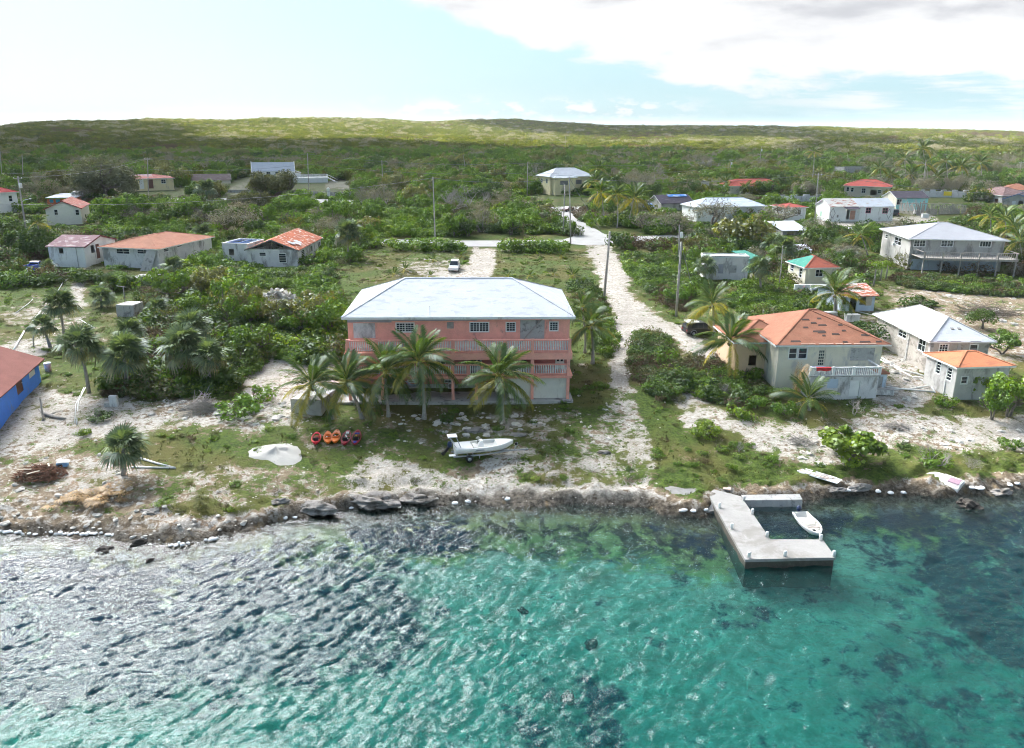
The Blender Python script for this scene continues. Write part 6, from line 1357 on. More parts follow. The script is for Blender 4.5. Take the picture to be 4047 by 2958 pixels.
# ---------------------------------------------------------------- vehicles
def wheels(o,L,W,r,fx,rx):
    for x in (fx,rx):
        for s in (-1,1):
            w=MB().mat(RUBBER).lathe([(r*0.6,-0.11),(r*0.95,-0.11),(r,-0.07),(r,0.07),(r*0.95,0.11),(r*0.6,0.11)],16,(x,s*(W/2-0.10),r),'y').build('wheel',None,o)
            MB().mat(ALU).lathe([(0.03,-0.115),(r*0.57,-0.112),(r*0.6,-0.05),(r*0.6,0.05),(r*0.57,0.112),(0.03,0.115)],10,(x,s*(W/2-0.10),r),'y').build('rim',None,w)
def vehicle(name,label,cat,px0,px1,L,W,paint,kind):
    """px0 = rear, px1 = front (ground pixels on the centre line)"""
    a=G(*px0);b=G(*px1);yw=yaw_of(a,b);m=(a+b)/2; m=np.array([m[0],m[1],gz(m[0],m[1])+0.03])
    o=thing(name,label,cat,(m[0]-math.cos(yw)*L/2,m[1]-math.sin(yw)*L/2,m[2]),yw); h=W/2
    tilt=math.atan2(gz(b[0],b[1])-gz(a[0],a[1]),max(1.0,np.hypot(*(b-a)[:2])))*0.5; o.rotation_euler=(0,-tilt,yw)
    def prism(mb,prof,hw,tw=None):
        n=len(prof); tw=tw or (lambda z:0); 
        mb.add([(x,-(hw-tw(z)),z) for x,z in prof]+[(x,hw-tw(z),z) for x,z in prof],[tuple(range(n)),tuple(range(2*n-1,n-1,-1))]+[(i,n+i,n+(i+1)%n,(i+1)%n) for i in range(n)])
    g=MB().mat(GLASS)
    if kind=='pickup':
        mb=MB().mat(paint); prism(mb,[(0,.45),(0.02,.98),(L*.40,1.0),(L*.40,.98),(L*.72,1.02),(L*.74,1.06),(L*.97,.98),(L,.80),(L,.45),(L*.9,.36),(L*.1,.36)],h,lambda z:0.05 if z>.95 else 0.0 if z>.6 else .03); mb.build('body',None,o)
        MB().mat(plain('truck_bed_dark',(0.05,0.045,0.04))).box(0.10,-h+.16,.985,L*.38,h-.16,1.005).build('bed_floor',None,o)
        for s in (-1,1): MB().mat(paint).box(0.0,s*(h-.10)-.06,1.003,L*.40,s*(h-.10)+.06,1.30).build('bed_side',None,o)
        MB().mat(paint).box(-0.02,-h+.17,.62,0.07,h-.17,1.28).build('tailgate',None,o)
        MB().mat(paint).box(L*.385,-h+.17,1.003,L*.40,h-.17,1.30).build('bed_front',None,o)
        cab=[(L*.41,1.0),(L*.43,1.62),(L*.47,1.70),(L*.58,1.70),(L*.70,1.04)]; tw=lambda z:0.06+max(0,(z-1.0))*0.22
        mb=MB().mat(paint); prism(mb,cab,h,tw); c=mb.build('cab',None,o)
        g.add([(L*.408,-h+.16,1.12),(L*.408,h-.16,1.12),(L*.425,h-.24,1.55),(L*.425,-h+.24,1.55)],[(0,1,2,3)]).build('rear_window',None,c)
        MB().mat(GLASS).add([(L*.69+.03,-h+.14,1.10),(L*.69+.03,h-.14,1.10),(L*.60+.03,h-.24,1.62),(L*.60+.03,-h+.24,1.62)],[(0,1,2,3)]).build('windscreen',None,c)
        for s in (-1,1): MB().mat(GLASS).add([(L*.45,s*(h-tw(1.12)+.012),1.12),(L*.655,s*(h-tw(1.12)+.012),1.12),(L*.585,s*(h-tw(1.60)+.012),1.60),(L*.46,s*(h-tw(1.60)+.012),1.60)],[(0,1,2,3)]).build('side_window',None,c)
        MB().mat(plain('pale_roof_paint',(0.45,0.38,0.35))).box(L*.47,-h+.26,1.703,L*.575,h-.26,1.72).build('roof_panel',None,c)
        MB().mat(FRAME).box(-.12,-h+.05,.42,0.0,h-.05,.56).build('rear_bumper',None,o); MB().mat(FRAME).box(L,-h+.08,.45,L+.10,h-.08,.58).build('front_bumper',None,o)
        for s in (-1,1): MB().mat(FRAME).box(L-.02,s*(h-.28)-.16,.66,L+.02,s*(h-.28)+.16,.80).build('headlight',None,o)
        wheels(o,L,W,.38,L*.82,L*.20)
    else:
        suv=kind=='suv'; top=1.75 if suv else 1.42; bl=.98 if suv else .88
        mb=MB().mat(paint); prism(mb,[(0,.38),(-.02,.62),(.06,bl+.02),(L*.30,bl+.03),(L*.72,bl),(L*.97,bl-.14),(L,.6),(L-.03,.36),(L*.88,.26),(L*.12,.26)],h,lambda z:.06 if z>.8 else (.0 if z>.5 else .04)); mb.build('body',None,o)
        cab=[(.04 if suv else L*.13,bl),(.14 if suv else L*.27,top-.06),(L*.30,top),(L*.52,top),(L*.72,bl)]; tw=lambda z:.07+max(0,z-bl)*.26
        mb=MB().mat(paint); prism(mb,cab,h,tw); c=mb.build('cabin',None,o)
        (x0,z0),(x1,z1)=cab[0],cab[1]
        g.add([(x0+(x1-x0)*.12-.02,-h+.2,z0+(z1-z0)*.12),(x0+(x1-x0)*.12-.02,h-.2,z0+(z1-z0)*.12),(x0+(x1-x0)*.88-.02,h-.27,z0+(z1-z0)*.88),(x0+(x1-x0)*.88-.02,-h+.27,z0+(z1-z0)*.88)],[(0,1,2,3)]).build('rear_window',None,c)
        (x0,z0),(x1,z1)=cab[4],cab[3]
        MB().mat(GLASS).add([(x0+(x1-x0)*.1+.02,-h+.14,z0+(z1-z0)*.1),(x0+(x1-x0)*.1+.02,h-.14,z0+(z1-z0)*.1),(x0+(x1-x0)*.92+.02,h-.25,z0+(z1-z0)*.92),(x0+(x1-x0)*.92+.02,-h+.25,z0+(z1-z0)*.92)],[(0,1,2,3)]).build('windscreen',None,c)
        for s in (-1,1):
            for u0,u1 in ((.30,.46),(.48,.66)) if not suv else ((.12,.30),(.32,.46),(.48,.66)):
                MB().mat(GLASS).add([(L*u0,s*(h-tw(bl+.06)+.012),bl+.06),(L*min(u1,.66),s*(h-tw(bl+.06)+.012),bl+.06),(L*min(u1,.54),s*(h-tw(top-.1)+.012),top-.1),(L*max(u0,.10 if suv else .29),s*(h-tw(top-.1)+.012),top-.1)],[(0,1,2,3)]).build('side_window',None,c)
            MB().mat(FRAME).box(L-.06,s*(h-.3)-.18,.58,L-.005,s*(h-.3)+.18,.72).build('headlight',None,o)
            MB().mat(plain('tail_red',(0.35,0.01,0.01),0.4)).box(-.03,s*(h-.22)-.12,.68,.0,s*(h-.22)+.12,.88).build('tail_light',None,o)
        wheels(o,L,W,.36 if suv else .32,L*.80,L*.19)
    return o
vehicle('pickup_truck','bright blue pickup truck parked on the slope left of the white annex','pickup truck',(96,1090),(192,1056),5.3,1.9,plain('car_blue',(0.012,0.065,0.42),0.35,0.08,1,0.5,0,0,None,0,1,0.3),'pickup')
vehicle('parked_car','white estate car parked behind the pink house roof','car',(1806,1048),(1785,1092),4.6,1.8,plain('car_white',(0.70,0.70,0.70),0.35,0.05,1,0.5),'suv')
vehicle('maroon_car','dark maroon saloon car driving at the road bend below the yellow hall','car',(2268,832),(2214,841),4.7,1.8,plain('car_maroon',(0.10,0.012,0.022),0.3,0.1,1,0.5,0,0,None,0,1,0.4),'sedan')
vehicle('silver_car','silver white estate car parked behind the stepped boundary wall','car',(3272,771),(3218,770),4.6,1.8,plain('car_silver',(0.55,0.57,0.60),0.35,0.05,1,0.5),'suv')
vehicle('black_car','dark car half hidden behind the white tin roofed house','car',(3545,868),(3530,838),4.5,1.8,plain('car_black',(0.015,0.015,0.018),0.3,0.1,1,0.5),'suv')
bt=vehicle('black_truck','black off-road truck with white cover parked on the track by coconut palms','pickup truck',(2716,1322),(2826,1318),4.9,1.95,plain('truck_black',(0.012,0.012,0.014),0.35,0.1,1,0.5),'suv')
MB().mat(GEL).add([(0.2,-0.8,1.72),(1.7,-0.75,1.80),(1.7,0.75,1.80),(0.2,0.8,1.72),(0.2,-0.8,1.86),(1.7,-0.75,1.92),(1.7,0.75,1.92),(0.2,0.8,1.86)],[(4,5,6,7),(0,1,5,4),(1,2,6,5),(2,3,7,6),(3,0,4,7)]).build('roof_cover',None,bt)
for s in (-1,1): MB().mat(ALU).tube([(4.9*0.19+0.44*math.cos(q),s*0.985,0.36+0.46*math.sin(q)) for q in np.linspace(0.1,3.04,9)],0.035,5).build('wheel_arch',None,bt)
# ---------------------------------------------------------------- poles and lines
POLEW=plain('pole_wood',(0.36,0.335,0.305),0.9,0.2,3.0,0.1); TOPS={}
def pole(key,base,top,label,arm=False,lamp=0,tank=False,r=0.16,group=None):
    b=G(*base); t=at_y(top[0],top[1],b[1]); L=float(np.linalg.norm(t-b)); o=thing('utility_pole',label,'pole',b,0,group)
    MB().mat(POLEW).tube([(0,0,-0.4),(t-b)*0.5,t-b],[r,r*0.85,r*0.68],8).build('shaft',None,o)
    u=(t-b)/L
    if arm: MB().mat(POLEW).bar((t-b)-u*0.5+np.array([-0.9,-0.12,0]),(t-b)-u*0.5+np.array([0.9,-0.12,0]),0.12).build('crossarm',None,o)
    if arm: 
        for x in (-0.8,0.8): MB().mat(FRAME).lathe([(0.05,0),(0.09,0.08),(0.04,0.24)],6,tuple((t-b)-u*0.44+np.array([x,-0.12,0]))).build('insulator',None,o)
    if lamp:
        q=(t-b)*0.62; l=MB().mat(ALU).tube([q,q+np.array([lamp*0.6,-0.1,0.5]),q+np.array([lamp*1.9,-0.2,0.8])],0.05,6).build('lamp_arm',None,o); MB().mat(FRAME).lathe([(0.05,-0.1),(0.22,-0.05),(0.24,0.08),(0.08,0.18)],8,tuple(q+np.array([lamp*2.0,-0.2,0.78]))).build('lamp_head',None,l)
    if tank: MB().mat(FRAME).lathe([(0.28,0),(0.30,0.05),(0.30,0.95),(0.22,1.05)],10,tuple((t-b)-u*2.4+np.array([0.38,-0.15,0]))).build('transformer',None,o)
    TOPS[key]=t-u*0.25; return o
PG='far utility poles in the woods'
pole(1,(112,968),(70,697),'tall leaning utility pole with street lamp and transformer at far left',True,1,True,0.20)
pole(2,(11,738),(0,597),'pole cut by the left picture edge behind the crimson roof')
pole(3,(93,744),(87,612),'bare pole behind the crimson roofed house')
pole(4,(587,797),(583,624),'pole with crossarm before the pale yellow bungalow',True)
pole(5,(619,680),(614,627),'thin pole just behind the pale yellow bungalow roof')
pole(6,(1222,784),(1215,606),'pole in front of the chapel deck')
pole(7,(1513,748),(1509,634),'grey pole right of the tiny hut')
pole(8,(1720,953),(1711,700),'tall pole standing in front of the bare grey tree')
pole(9,(2083,781),(2086,642),'pole just left of the yellow hall')
pole(10,(2225,931),(2233,728),'left of the twin poles at the road junction')
pole(11,(2256,966),(2250,699),'right and taller of the twin poles at the road junction')
pole(12,(2386,1198),(2410,916),'stout pale pole on the white track right of the pink roof',False,0,False,0.22)
pole(13,(2683,1040),(2685,889),'slim pole with box at the eastern road end, behind the leaning pole',False,0,True)
pole(14,(2672,1252),(2693,956),'leaning grey pole beside the track above the black truck',False,0,False,0.20)
pole(15,(2884,704),(2889,630),'pole with white transformer left of the arched house',True,0,True)
pole(16,(3000,675),(3009,580),'pole with lamp in the woods behind the arched house',False,-0.7,True)
pole(17,(3218,895),(3235,684),'tall pole left of the diamond ornament house',True)
pole(18,(3351,661),(3351,611),'short pole standing at the concrete ruin')
pole(19,(3645,758),(3660,635),'bold pale pole among the coconut grove above the turquoise house')
pole(20,(4022,723),(4037,639),'pole with crossarm at the right picture edge',True)
for k,(b,t) in enumerate((((2234,612),(2234,540)),((2355,617),(2355,584)),((2322,643),(2322,604)),((2530,643),(2531,606)),((1975,632),(1975,597)),((1994,597),(1994,566)),((1938,597),(1938,571)))):
    pole('f%d'%k,b,t,'small distant utility pole in the woods beyond the settlement',False,0,False,0.18,PG)
pole(21,(2587,767),(2587,690),'slender pole among the palms right of the yellow hall')
q=G(3077,1146); o=thing('bare_pole','thin leaning bare stick beside the narrow two storey cream house','pole',q); t=at_y(3093,973,q[1])-q; MB().mat(POLEW).tube([(0,0,-.2),t*0.5+np.array([.1,0,0]),t],[.11,.08,.05],6).build('stick',None,o)
q=G(497,1210); o=thing('bare_pole','bare stick with crossbar standing at the grey cistern','pole',q); t=at_y(486,1133,q[1])-q; MB().mat(POLEW).tube([(0,0,-.2),t],[.08,.06],6).bar(t+np.array([-1.0,0,0.1]),t+np.array([0.4,0,-0.1]),0.08).build('stick',None,o)
q=G(390,1026); 
for (b,t,lab) in (((118,1114),(106,1060),'white post standing in front of the blue pickup truck'),((386,1026),(372,938),'thin white pipe standing at the corner of the terracotta bungalow'),((132,1370),(130,1288),'thin bare post above the blue house roof'),((172,1662),(158,1574),'thin upright post beside driftwood below the blue house')):
    q=G(*b); o=thing('post',lab,'post',q); t=at_y(t[0],t[1],q[1])-q; MB().mat(WHITE if 'white' in lab else POLEW).tube([(0,0,-.2),t],[.10,.08],6).build('shaft',None,o); MB().mat(CONC_D).box(-.14,-.14,-.2,.14,.14,.06).build('footing',None,o)
WIRE=plain('wire',(0.16,0.16,0.17),0.5,0.1)
def wire(p,q,sag,label,r=0.035):
    p=np.array(p,float);q=np.array(q,float); o=thing('power_line',label,'power line',p,0,'power lines'); e=q-p
    MB().mat(WIRE).tube([(e[0]*t,e[1]*t,e[2]*t-4*sag*t*(1-t)) for t in np.linspace(0,1,15)],r,4,False).build('cable',None,o)
def off(k,dz): return TOPS[k]+np.array([0,0,dz])
def ext(k,px,py): 
    return at_y(px,py,TOPS[k][1])
wl='thin dark power line '
for a,b,s,lab in ((1,4,1.2,'from the lamp pole at far left to the yellow bungalow pole'),(4,6,1.2,'between the yellow bungalow pole and the chapel pole'),(6,9,1.6,'from the chapel pole to the yellow hall pole'),(9,15,1.6,'from the yellow hall pole to the arched house pole'),(15,18,1.2,'from the arched house pole to the concrete ruin pole'),(11,17,1.4,'from the junction poles to the diamond house pole'),(8,11,0.9,'from the bare tree pole to the junction poles')):
    wire(TOPS[a],TOPS[b],s,wl+lab)
    if a in (4,6,9): wire(off(a,-3.2),off(b,-3.2),s*0.9,'lower '+wl+lab)
wire(TOPS[8],ext(8,-200,800),2.5,wl+'running left from the bare tree pole behind the bungalows')
wire(TOPS[17],ext(17,4200,775),1.2,wl+'running right from the diamond house pole over the roofs')
wire(TOPS[18],ext(18,4200,650),1.5,wl+'running right from the concrete ruin pole over the grove')
wire(TOPS[4],ext(4,-200,690),1.5,wl+'running left from the yellow bungalow pole past big tree')
wire(TOPS[11],G(2380,925)+np.array([0,0,0.1]),0.1,'pale guy wire from the junction pole down to the road edge',0.05)
wire(TOPS[14],G(2735,1135)+np.array([0,0,0.1]),0.1,'pale guy wire from the leaning grey pole to the ground',0.05)
# ---------------------------------------------------------------- stones
ROCKW=plain('limestone',(0.56,0.53,0.48),0.95,0.18,2.0,0.1,0,0.5,(0.32,0.29,0.25),0.4); ROCKG=plain('grey_boulder',(0.27,0.25,0.23),0.95,0.25,1.2,0.1,0,0.7,(0.12,0.105,0.09),0.5); ROCKD=plain('wet_rock',(0.035,0.030,0.025),0.75,0.35,2.0,0.3,0,0.5); FOAM=plain('white_bag',(0.66,0.66,0.66),0.8,0.05,3)
def rock_mesh(name,mat,seed,flat=0.6,rough=0.45,sub=3):
    bm=bmesh.new(); bmesh.ops.create_icosphere(bm,subdivisions=sub,radius=1)
    for v in bm.verts:
        p=v.co.copy(); n=mnoise.noise(p*1.1+Vector((seed*7.1,seed*3.3,0)))*rough+mnoise.noise(p*2.7+Vector((seed*2.2,0,seed)))*rough*0.45+mnoise.noise(p*6+Vector((0,seed,0)))*rough*0.18
        n+=mnoise.noise(p*13+Vector((seed,seed,0)))*rough*0.09; v.co=p*(1+n); v.co.z*=flat
        if v.co.z<-0.3*flat: v.co.z=-0.3*flat
    me=bpy.data.meshes.new(name); bm.to_mesh(me); bm.free(); me.materials.append(mat)
    me.polygons.foreach_set('use_smooth',[False]*len(me.polygons)); return me
RW=[rock_mesh('limestone_rock',ROCKW,i,0.5,0.55,2) for i in range(5)]; RB=[rock_mesh('boulder_rock',ROCKG,i+9,0.55,0.75,4) for i in range(4)]; RD=[rock_mesh('dark_rock',ROCKD,i+20,0.6,1.0,3) for i in range(3)]; RF=[rock_mesh('white_bag',FOAM,i+30,0.55,0.25,2) for i in range(3)]
def stone(me,q,sx,sy,sz,label,cat='rock',group=None,name='rock',rz=None):
    o=link(name,me,None,q,(0,0,PR.uniform(0,6.28) if rz is None else rz),(sx,sy,sz)); return tag(o,label,cat,group,'thing')
for px,py,w,h_,lab in ((1235,2010,3.3,1.0,'big grey limestone boulder at the waterline, left of a second one'),(1480,1985,3.4,1.2,'long grey boulder ledge below the white outcrop'),(1650,1975,2.4,0.9,'grey boulder at the waterline below the white outcrop, right of a longer ledge'),(3395,1932,1.6,0.7,'grey boulder on the shore right of the sea wall'),(3310,1938,1.3,0.5,'smaller low grey boulder beside the right end of the sea wall'),(3958,1950,1.7,0.8,'grey rock in the water at the right shore beyond upturned boat'),(600,2030,1.4,0.6,'grey rock on the left pebble shore'),(2385,1790,0.9,0.4,'flat pale rock lying in the lower track'),(1110,1985,1.2,0.6,'pale rock left of the biggest grey boulder'),(1880,1705,1.5,0.5,'flat tan rock behind the white skiff'),(2045,1720,1.2,0.35,'tan slab rock behind the skiff bow')):
    q=G(px,py); stone(RB[int(px)%4],q,w*.55,w*0.28,h_*.85,lab,rz=PR.uniform(-.25,.25))
for px,py,w,lab in ((408,2172,0.55,'dark wet rock standing in the shallows off the left shore'),(548,2148,0.6,'dark wet rock against the left pebble shore'),(590,2215,0.3,'tiny dark rock awash off the left shore'),(3810,1985,0.7,'dark rock awash below the upturned boat'),(3838,2006,0.8,'dark flat rock awash right of another below the upturned boat'),(640,2125,0.5,'dark rock among white bags on the left shore'),(2070,2322,0.34,'dark coral head in the shallow green water'),(2335,2442,0.45,'dark coral head in the turquoise water below the pier'),(2245,2625,0.45,'dark coral head far out in the turquoise water')):
    q=at_z(px,py,0.0); z=gz(q[0],q[1]); inw='coral' in lab
    stone(RD[int(px)%3],(q[0],q[1],z if inw else -0.1),w,w*0.8,w*(1.0 if inw else 0.9),lab)
SG='white sand bags edging the left shore'
for x0,x1,y0,y1,n in ((0,100,2104,2108,7),(123,466,2107,2113,19),(576,640,2126,2136,4),(670,752,2154,2148,5),(809,864,2138,2128,3),(1346,1402,2010,2004,2),(1130,1180,2045,2038,3)):
    for i in range(n):
        t=(i+PR.random()*0.6)/n; q=at_z(x0+(x1-x0)*t,y0+(y1-y0)*t+PR.uniform(-6,4),0.12); stone(RF[i%3],(q[0],q[1],0.10),PR.uniform(.13,.30),PR.uniform(.12,.22),PR.uniform(.16,.28),'white bag in the ragged row along the left waterline','sand bag',SG,'sand_bag')
for px,py in ((3840,1930),(3868,1933),(3880,1930),(3330,1940),(3352,1940),(3470,1944),(3520,1950),(3570,1950),(1795,1990),(1850,1985),(2005,1975),(2700,2020),(2740,2022),(2790,2018),(3990,1918),(4020,1914)):
    q=G(px,py); stone(RF[int(px)%3],(q[0],q[1],q[2]+0.05),PR.uniform(.22,.4),PR.uniform(.18,.26),.25,'white bag washed up on the rocky shore beside the pier or farther right','sand bag','white bags on the rocky shore','sand_bag')
RG='loose limestone rocks on the shore slope'
ROCKAREAS=[([(300,1780),(560,1830),(640,1900),(620,2000),(1000,2040),(1100,2090),(600,2130),(0,2090),(0,1860)],58,(.16,.42)),([(860,1590),(1130,1560),(1160,1640),(1040,1700),(860,1690)],34,(.2,.6)),
 ([(1700,1640),(2120,1620),(2160,1700),(1900,1740),(1720,1720)],40,(.2,.55)),([(1500,1640),(1700,1640),(1700,1760),(1480,1740)],14,(.15,.35)),([(2280,1560),(2420,1560),(2560,1780),(2300,1760)],16,(.15,.35)),
 ([(3480,1400),(3640,1440),(3700,1560),(3500,1600)],36,(.25,.6)),([(2900,1690),(3250,1730),(3500,1680),(4040,1700),(4040,1780),(3500,1750),(3250,1850)],32,(.2,.5)),([(3700,1150),(4040,1150),(4040,1300),(3800,1290)],30,(.3,.9)),([(620,1560),(860,1600),(840,1660),(560,1660)],22,(.2,.45))]
RL=('on the left pebble shore above the white bags','in the rubble fan left of the concrete block','on the stony turf between pink house and skiff','on the dark lawn before the palm trunks','beside the lower white track','on the rubble slope between cream house and block house','on the pale slope below the cream house','on the cleared hillside above the block house','at the foot of the left thicket')
for (poly,n,(r0,r1)),rl in zip(ROCKAREAS,RL):
    xs=[p[0] for p in poly];ys=[p[1] for p in poly];k=0;tries=0
    while k<n and tries<2000:
        tries+=1;a,b=PR.uniform(min(xs),max(xs)),PR.uniform(min(ys),max(ys))
        if not inpoly(np.array([a]),np.array([b]),poly)[0]: continue
        q=G(a,b);r=r0+(r1-r0)*PR.random()**2.2; stone(RW[k%5],q,r,r*PR.uniform(.6,.9),r*PR.uniform(.7,1.1),'loose pale limestone rock '+rl,'rock','limestone rocks '+rl);k+=1
# ---------------------------------------------------------------- piles and debris
SAND=plain('white_sand',(0.42,0.405,0.375),0.95,0.05,1.5,0.1,0,0.25)
def mound(name,label,cat,px,py,rx,ry,h,mat,rough=0.15,seed=1,n=28,rings=9,kind=None):
    q=G(px,py); o=thing(name,label,cat,q); V=[(0,0,h)];F=[]
    for r in range(1,rings+1):
        t=r/rings
        for k in range(n):
            a=2*math.pi*k/n; w=1+0.22*math.sin(2*a+seed)+0.14*math.sin(3*a+seed*2.1)
            x,y=rx*t*w*math.cos(a),ry*t*w*math.sin(a); z=gz(q[0]+x,q[1]+y)-q[2]
            V.append((x,y,z*t+h*(1-t)**1.1*(1+rough*mnoise.noise(Vector((x*1.2,y*1.2,seed))))+rough*0.5*mnoise.noise(Vector((x*3,y*3,seed)))*(1-t)-0.06*t))
    for k in range(n): F.append((0,1+k,1+(k+1)%n))
    for r in range(rings-1):
        for k in range(n): F.append((1+r*n+k,1+(r+1)*n+k,1+(r+1)*n+(k+1)%n,1+r*n+(k+1)%n))
    mb=MB().mat(mat); mb.smooth=True; mb.add(V,F); mb.build('heap',None,o); return o,q
mound('sand_pile','smooth white sand pile left of the kayaks','sand pile',1095,1790,2.3,2.5,0.55,SAND,0.6,2)
o,q=mound('rubble_mound','tall heap of broken pale limestone in the green thicket','rubble',1100,1205,4.6,3.2,2.3,plain('tan_rubble',(0.42,0.36,0.28),0.95,0.25,2.0,0.1,0,0.6,(0.25,0.21,0.17),0.45),0.3,4)
for i in range(120):
    a,t=PR.uniform(0,6.28),PR.random()**0.6; x,y=4.3*t*math.cos(a),2.9*t*math.sin(a); link('stone',RW[i%5],o,(x,y,2.4*(1-t)**1.1+0.05),(PR.uniform(0,3),0,PR.uniform(0,6)),PR.uniform(.25,.6))
def twig_pile(name,label,px,py,rx,ry,h,n,mat,wl=1.6,cat='brush pile'):
    q=G(px,py); o=thing(name,label,cat,q); mb=MB().mat(mat)
    for i in range(n):
        a,t=PR.uniform(0,6.28),PR.random()**0.6; c=Vector((rx*t*math.cos(a),ry*t*math.sin(a),PR.uniform(0,h)*(1-t*t)+0.03)); d=Vector((PR.gauss(0,1),PR.gauss(0,1),PR.gauss(0,.35))).normalized()*wl*PR.uniform(.3,.6)
        c.z=max(c.z,0.05); a_,b_=c-d,c+d; a_.z=max(a_.z,0.0);b_.z=max(b_.z,0.0); mb.bar(a_,b_,PR.uniform(.02,.05))
    mb.build('twigs',None,o); return o
RUSTB=plain('dead_needles',(0.16,0.075,0.045),0.95,0.3,3)
o=twig_pile('brush_heap','rust brown heap of dead brush on the left shore',160,1880,2.1,1.5,0.9,420,RUSTB,0.9)
link('leaves',BYKIND['brown'][0],o,(0,0,-0.1),None,(2.0,1.5,0.9))
for x,y,a in ((-.8,-.6,.4),(.6,.4,2.2),(0.2,-1.2,1.2)): MB().mat(WOOD_L).box(-.6,-.06,0,.6,.06,.05).build('plank',None,o,(x,y,.8),(0.1,.15,a))
o=twig_pile('branch_pile','grey brown pile of dead branches behind the wooden pallet',800,1620,1.9,1.3,1.5,170,BARK_GREY,2.2)
o=twig_pile('branch_pile','low heap of driftwood sticks on the pale slope above the grass',3165,1748,1.3,.8,.4,50,BARK_GREY,1.5)
o=twig_pile('branch_pile','wide tangle of cleared dead branches on the right hillside',3900,1240,4.5,2.6,1.2,200,BARK,3.0)
o=twig_pile('branch_pile','small twig tangle in front of the grey stucco cottage',3540,1690,1.3,.8,.4,60,BARK_GREY,1.3)
for i,(px,py,lab) in enumerate(((345,1995,''),)):
    q=G(360,1985); o=thing('dry_fronds','orange brown heap of dried fan palm leaves on the pebble shore','palm leaves',q)
    for k in range(26):
        a=PR.uniform(0,6.28); x,y=PR.uniform(-2.6,2.6),PR.uniform(-1.3,1.3); x+=y*0.6; link('dry_leaf',DRYFAN,o,(x,y,0.12+PR.uniform(0,.3)+gz(q[0]+x,q[1]+y)-q[2]),(PR.uniform(-.2,.2),PR.uniform(-.3,.2),a),PR.uniform(.9,1.5))
q=G(733,1648); o=thing('wooden_pallet','pale slatted wooden pallet leaning on the branch pile','pallet',q,0.45); o.rotation_euler=(0.55,0,0.35)
for i in range(5): MB().mat(WOOD_L).box(-.65,-.5+.24*i,.10,.65,-.36+.24*i,.13).build('slat',None,o)
for x in (-.6,0,.55): MB().mat(WOOD_L).box(x,-.5,0,x+.09,.6,.095).build('runner',None,o)
q=G(248,1842); o=thing('blue_cooler','small pale blue and white box with lid beside the brush heap','box',q,0.25); CB=plain('cooler_blue',(0.25,0.45,0.72),0.5)
MB().mat(CB).box(-.42,-.28,0,.42,.28,.36).build('body',None,o); MB().mat(WHITE).box(-.45,-.31,.362,.45,.31,.45).build('lid',None,o,(0.05,0,0),(0,.08,0.1)); MB().mat(BLACKP).box(-.25,-.29,.1,.05,-.283,.26).build('opening',None,o)
for i,(a,b,r,lab) in enumerate((((2945-0,1555),(0,0),0,''),)): pass
def pipe(pts,r,label,name='white_pipe',mat=FRAME,cat='pipe',dz=0.08):
    P=[G(*p)+np.array([0,0,dz]) for p in pts]; o=thing(name,label,cat,P[0]); MB().mat(mat).tube([p-P[0] for p in P],r,6).build('pipe',None,o); return o
pipe([(3485,1418),(3560,1462),(3683,1498)],.09,'white plastic pipe slanting down to the stucco cottage, uppermost of the bundle'); pipe([(3480,1425),(3600,1490),(3670,1515),(3695,1555)],.08,'white plastic pipe bending at the stucco cottage corner'); pipe([(3450,1523),(3560,1540),(3690,1552)],.08,'long white pipe lying low across the brown soil'); pipe([(3450,1545),(3600,1540),(3700,1522)],.07,'white pipe crossing another in front of the stucco cottage')
pipe([(330,1053),(285,1092),(248,1120),(225,1160)],.07,'broken white pipe running downhill from the white annex'); pipe([(162,1233),(126,1275)],.10,'short white board lying below the left fan palms'); pipe([(96,1312),(48,1398)],.12,'long white board slanting above the blue house roof'); pipe([(130,1185),(110,1205),(62,1240)],.06,'thin pale pipe on the grassy slope at far left'); pipe([(316,1265),(372,1298)],.05,'thin white stick on the slope right of the leftmost fan palm')
pipe([(338,1535),(310,1590),(303,1680)],.05,'bundle of thin pale poles lying beside the tallest fan palm trunk'); pipe([(332,1535),(300,1600),(296,1675)],.04,'second thin pale pole beside the tallest fan palm trunk')
pipe([(540,1810),(620,1835),(690,1853)],.09,'pale mast lying on the stones behind the shore fan palm'); pipe([(520,1850),(600,1852),(695,1853)],.08,'pale pole lying flat beside the shore fan palm'); pipe([(3380,1232),(3480,1256)],.06,'white pipe running from the blue shack door')
q=G(3470,1562); o=thing('white_box_beam','long pale box lying beside the cream house steps','box',q,-0.1); MB().mat(DIRTY).box(-1.3,-.3,0.1,1.5,.3,.7).build('body',None,o); MB().mat(CONC).box(-1.35,-.34,.705,1.55,.34,.76).build('lid',None,o)
q=G(3228,1880); o=thing('plank_stack','pale pinkish boards stacked on a white sheet near the shore','boards',q,-0.75)
MB().mat(WHITE).box(-1.4,-.55,0.02,2.0,.55,.07).build('sheet',None,o); PKB=plain('pinkish_board',(0.52,0.40,0.34),0.8,0.15)
for i in range(5): MB().mat(PKB if i%2 else DIRTY).box(-1.6+.1*i,-.5+.2*i,.075+.03*(i%3),1.0+.15*i,-.32+.2*i,.13+.03*(i%3)).build('board',None,o)
q=G(2872,1935); o=thing('paving_slab','single pinkish paving slab in the grass above the pier','slab',q,-.3); MB().mat(PKB).box(-.32,-.28,0.05,.32,.28,.14).build('slab',None,o)
q=G(3560,1405); o=thing('ladder','grey wooden ladder lying beside the unfinished block house','ladder',q,-0.85)
for y in (-.22,.22): MB().mat(WOOD_G).bar((-2.4,y,.12),(2.4,y,.12),.08).build('stile',None,o)
for i in range(9): MB().mat(WOOD_G).bar((-2.1+.52*i,-.2,.14),(-2.1+.52*i,.2,.14),.05).build('rung',None,o)
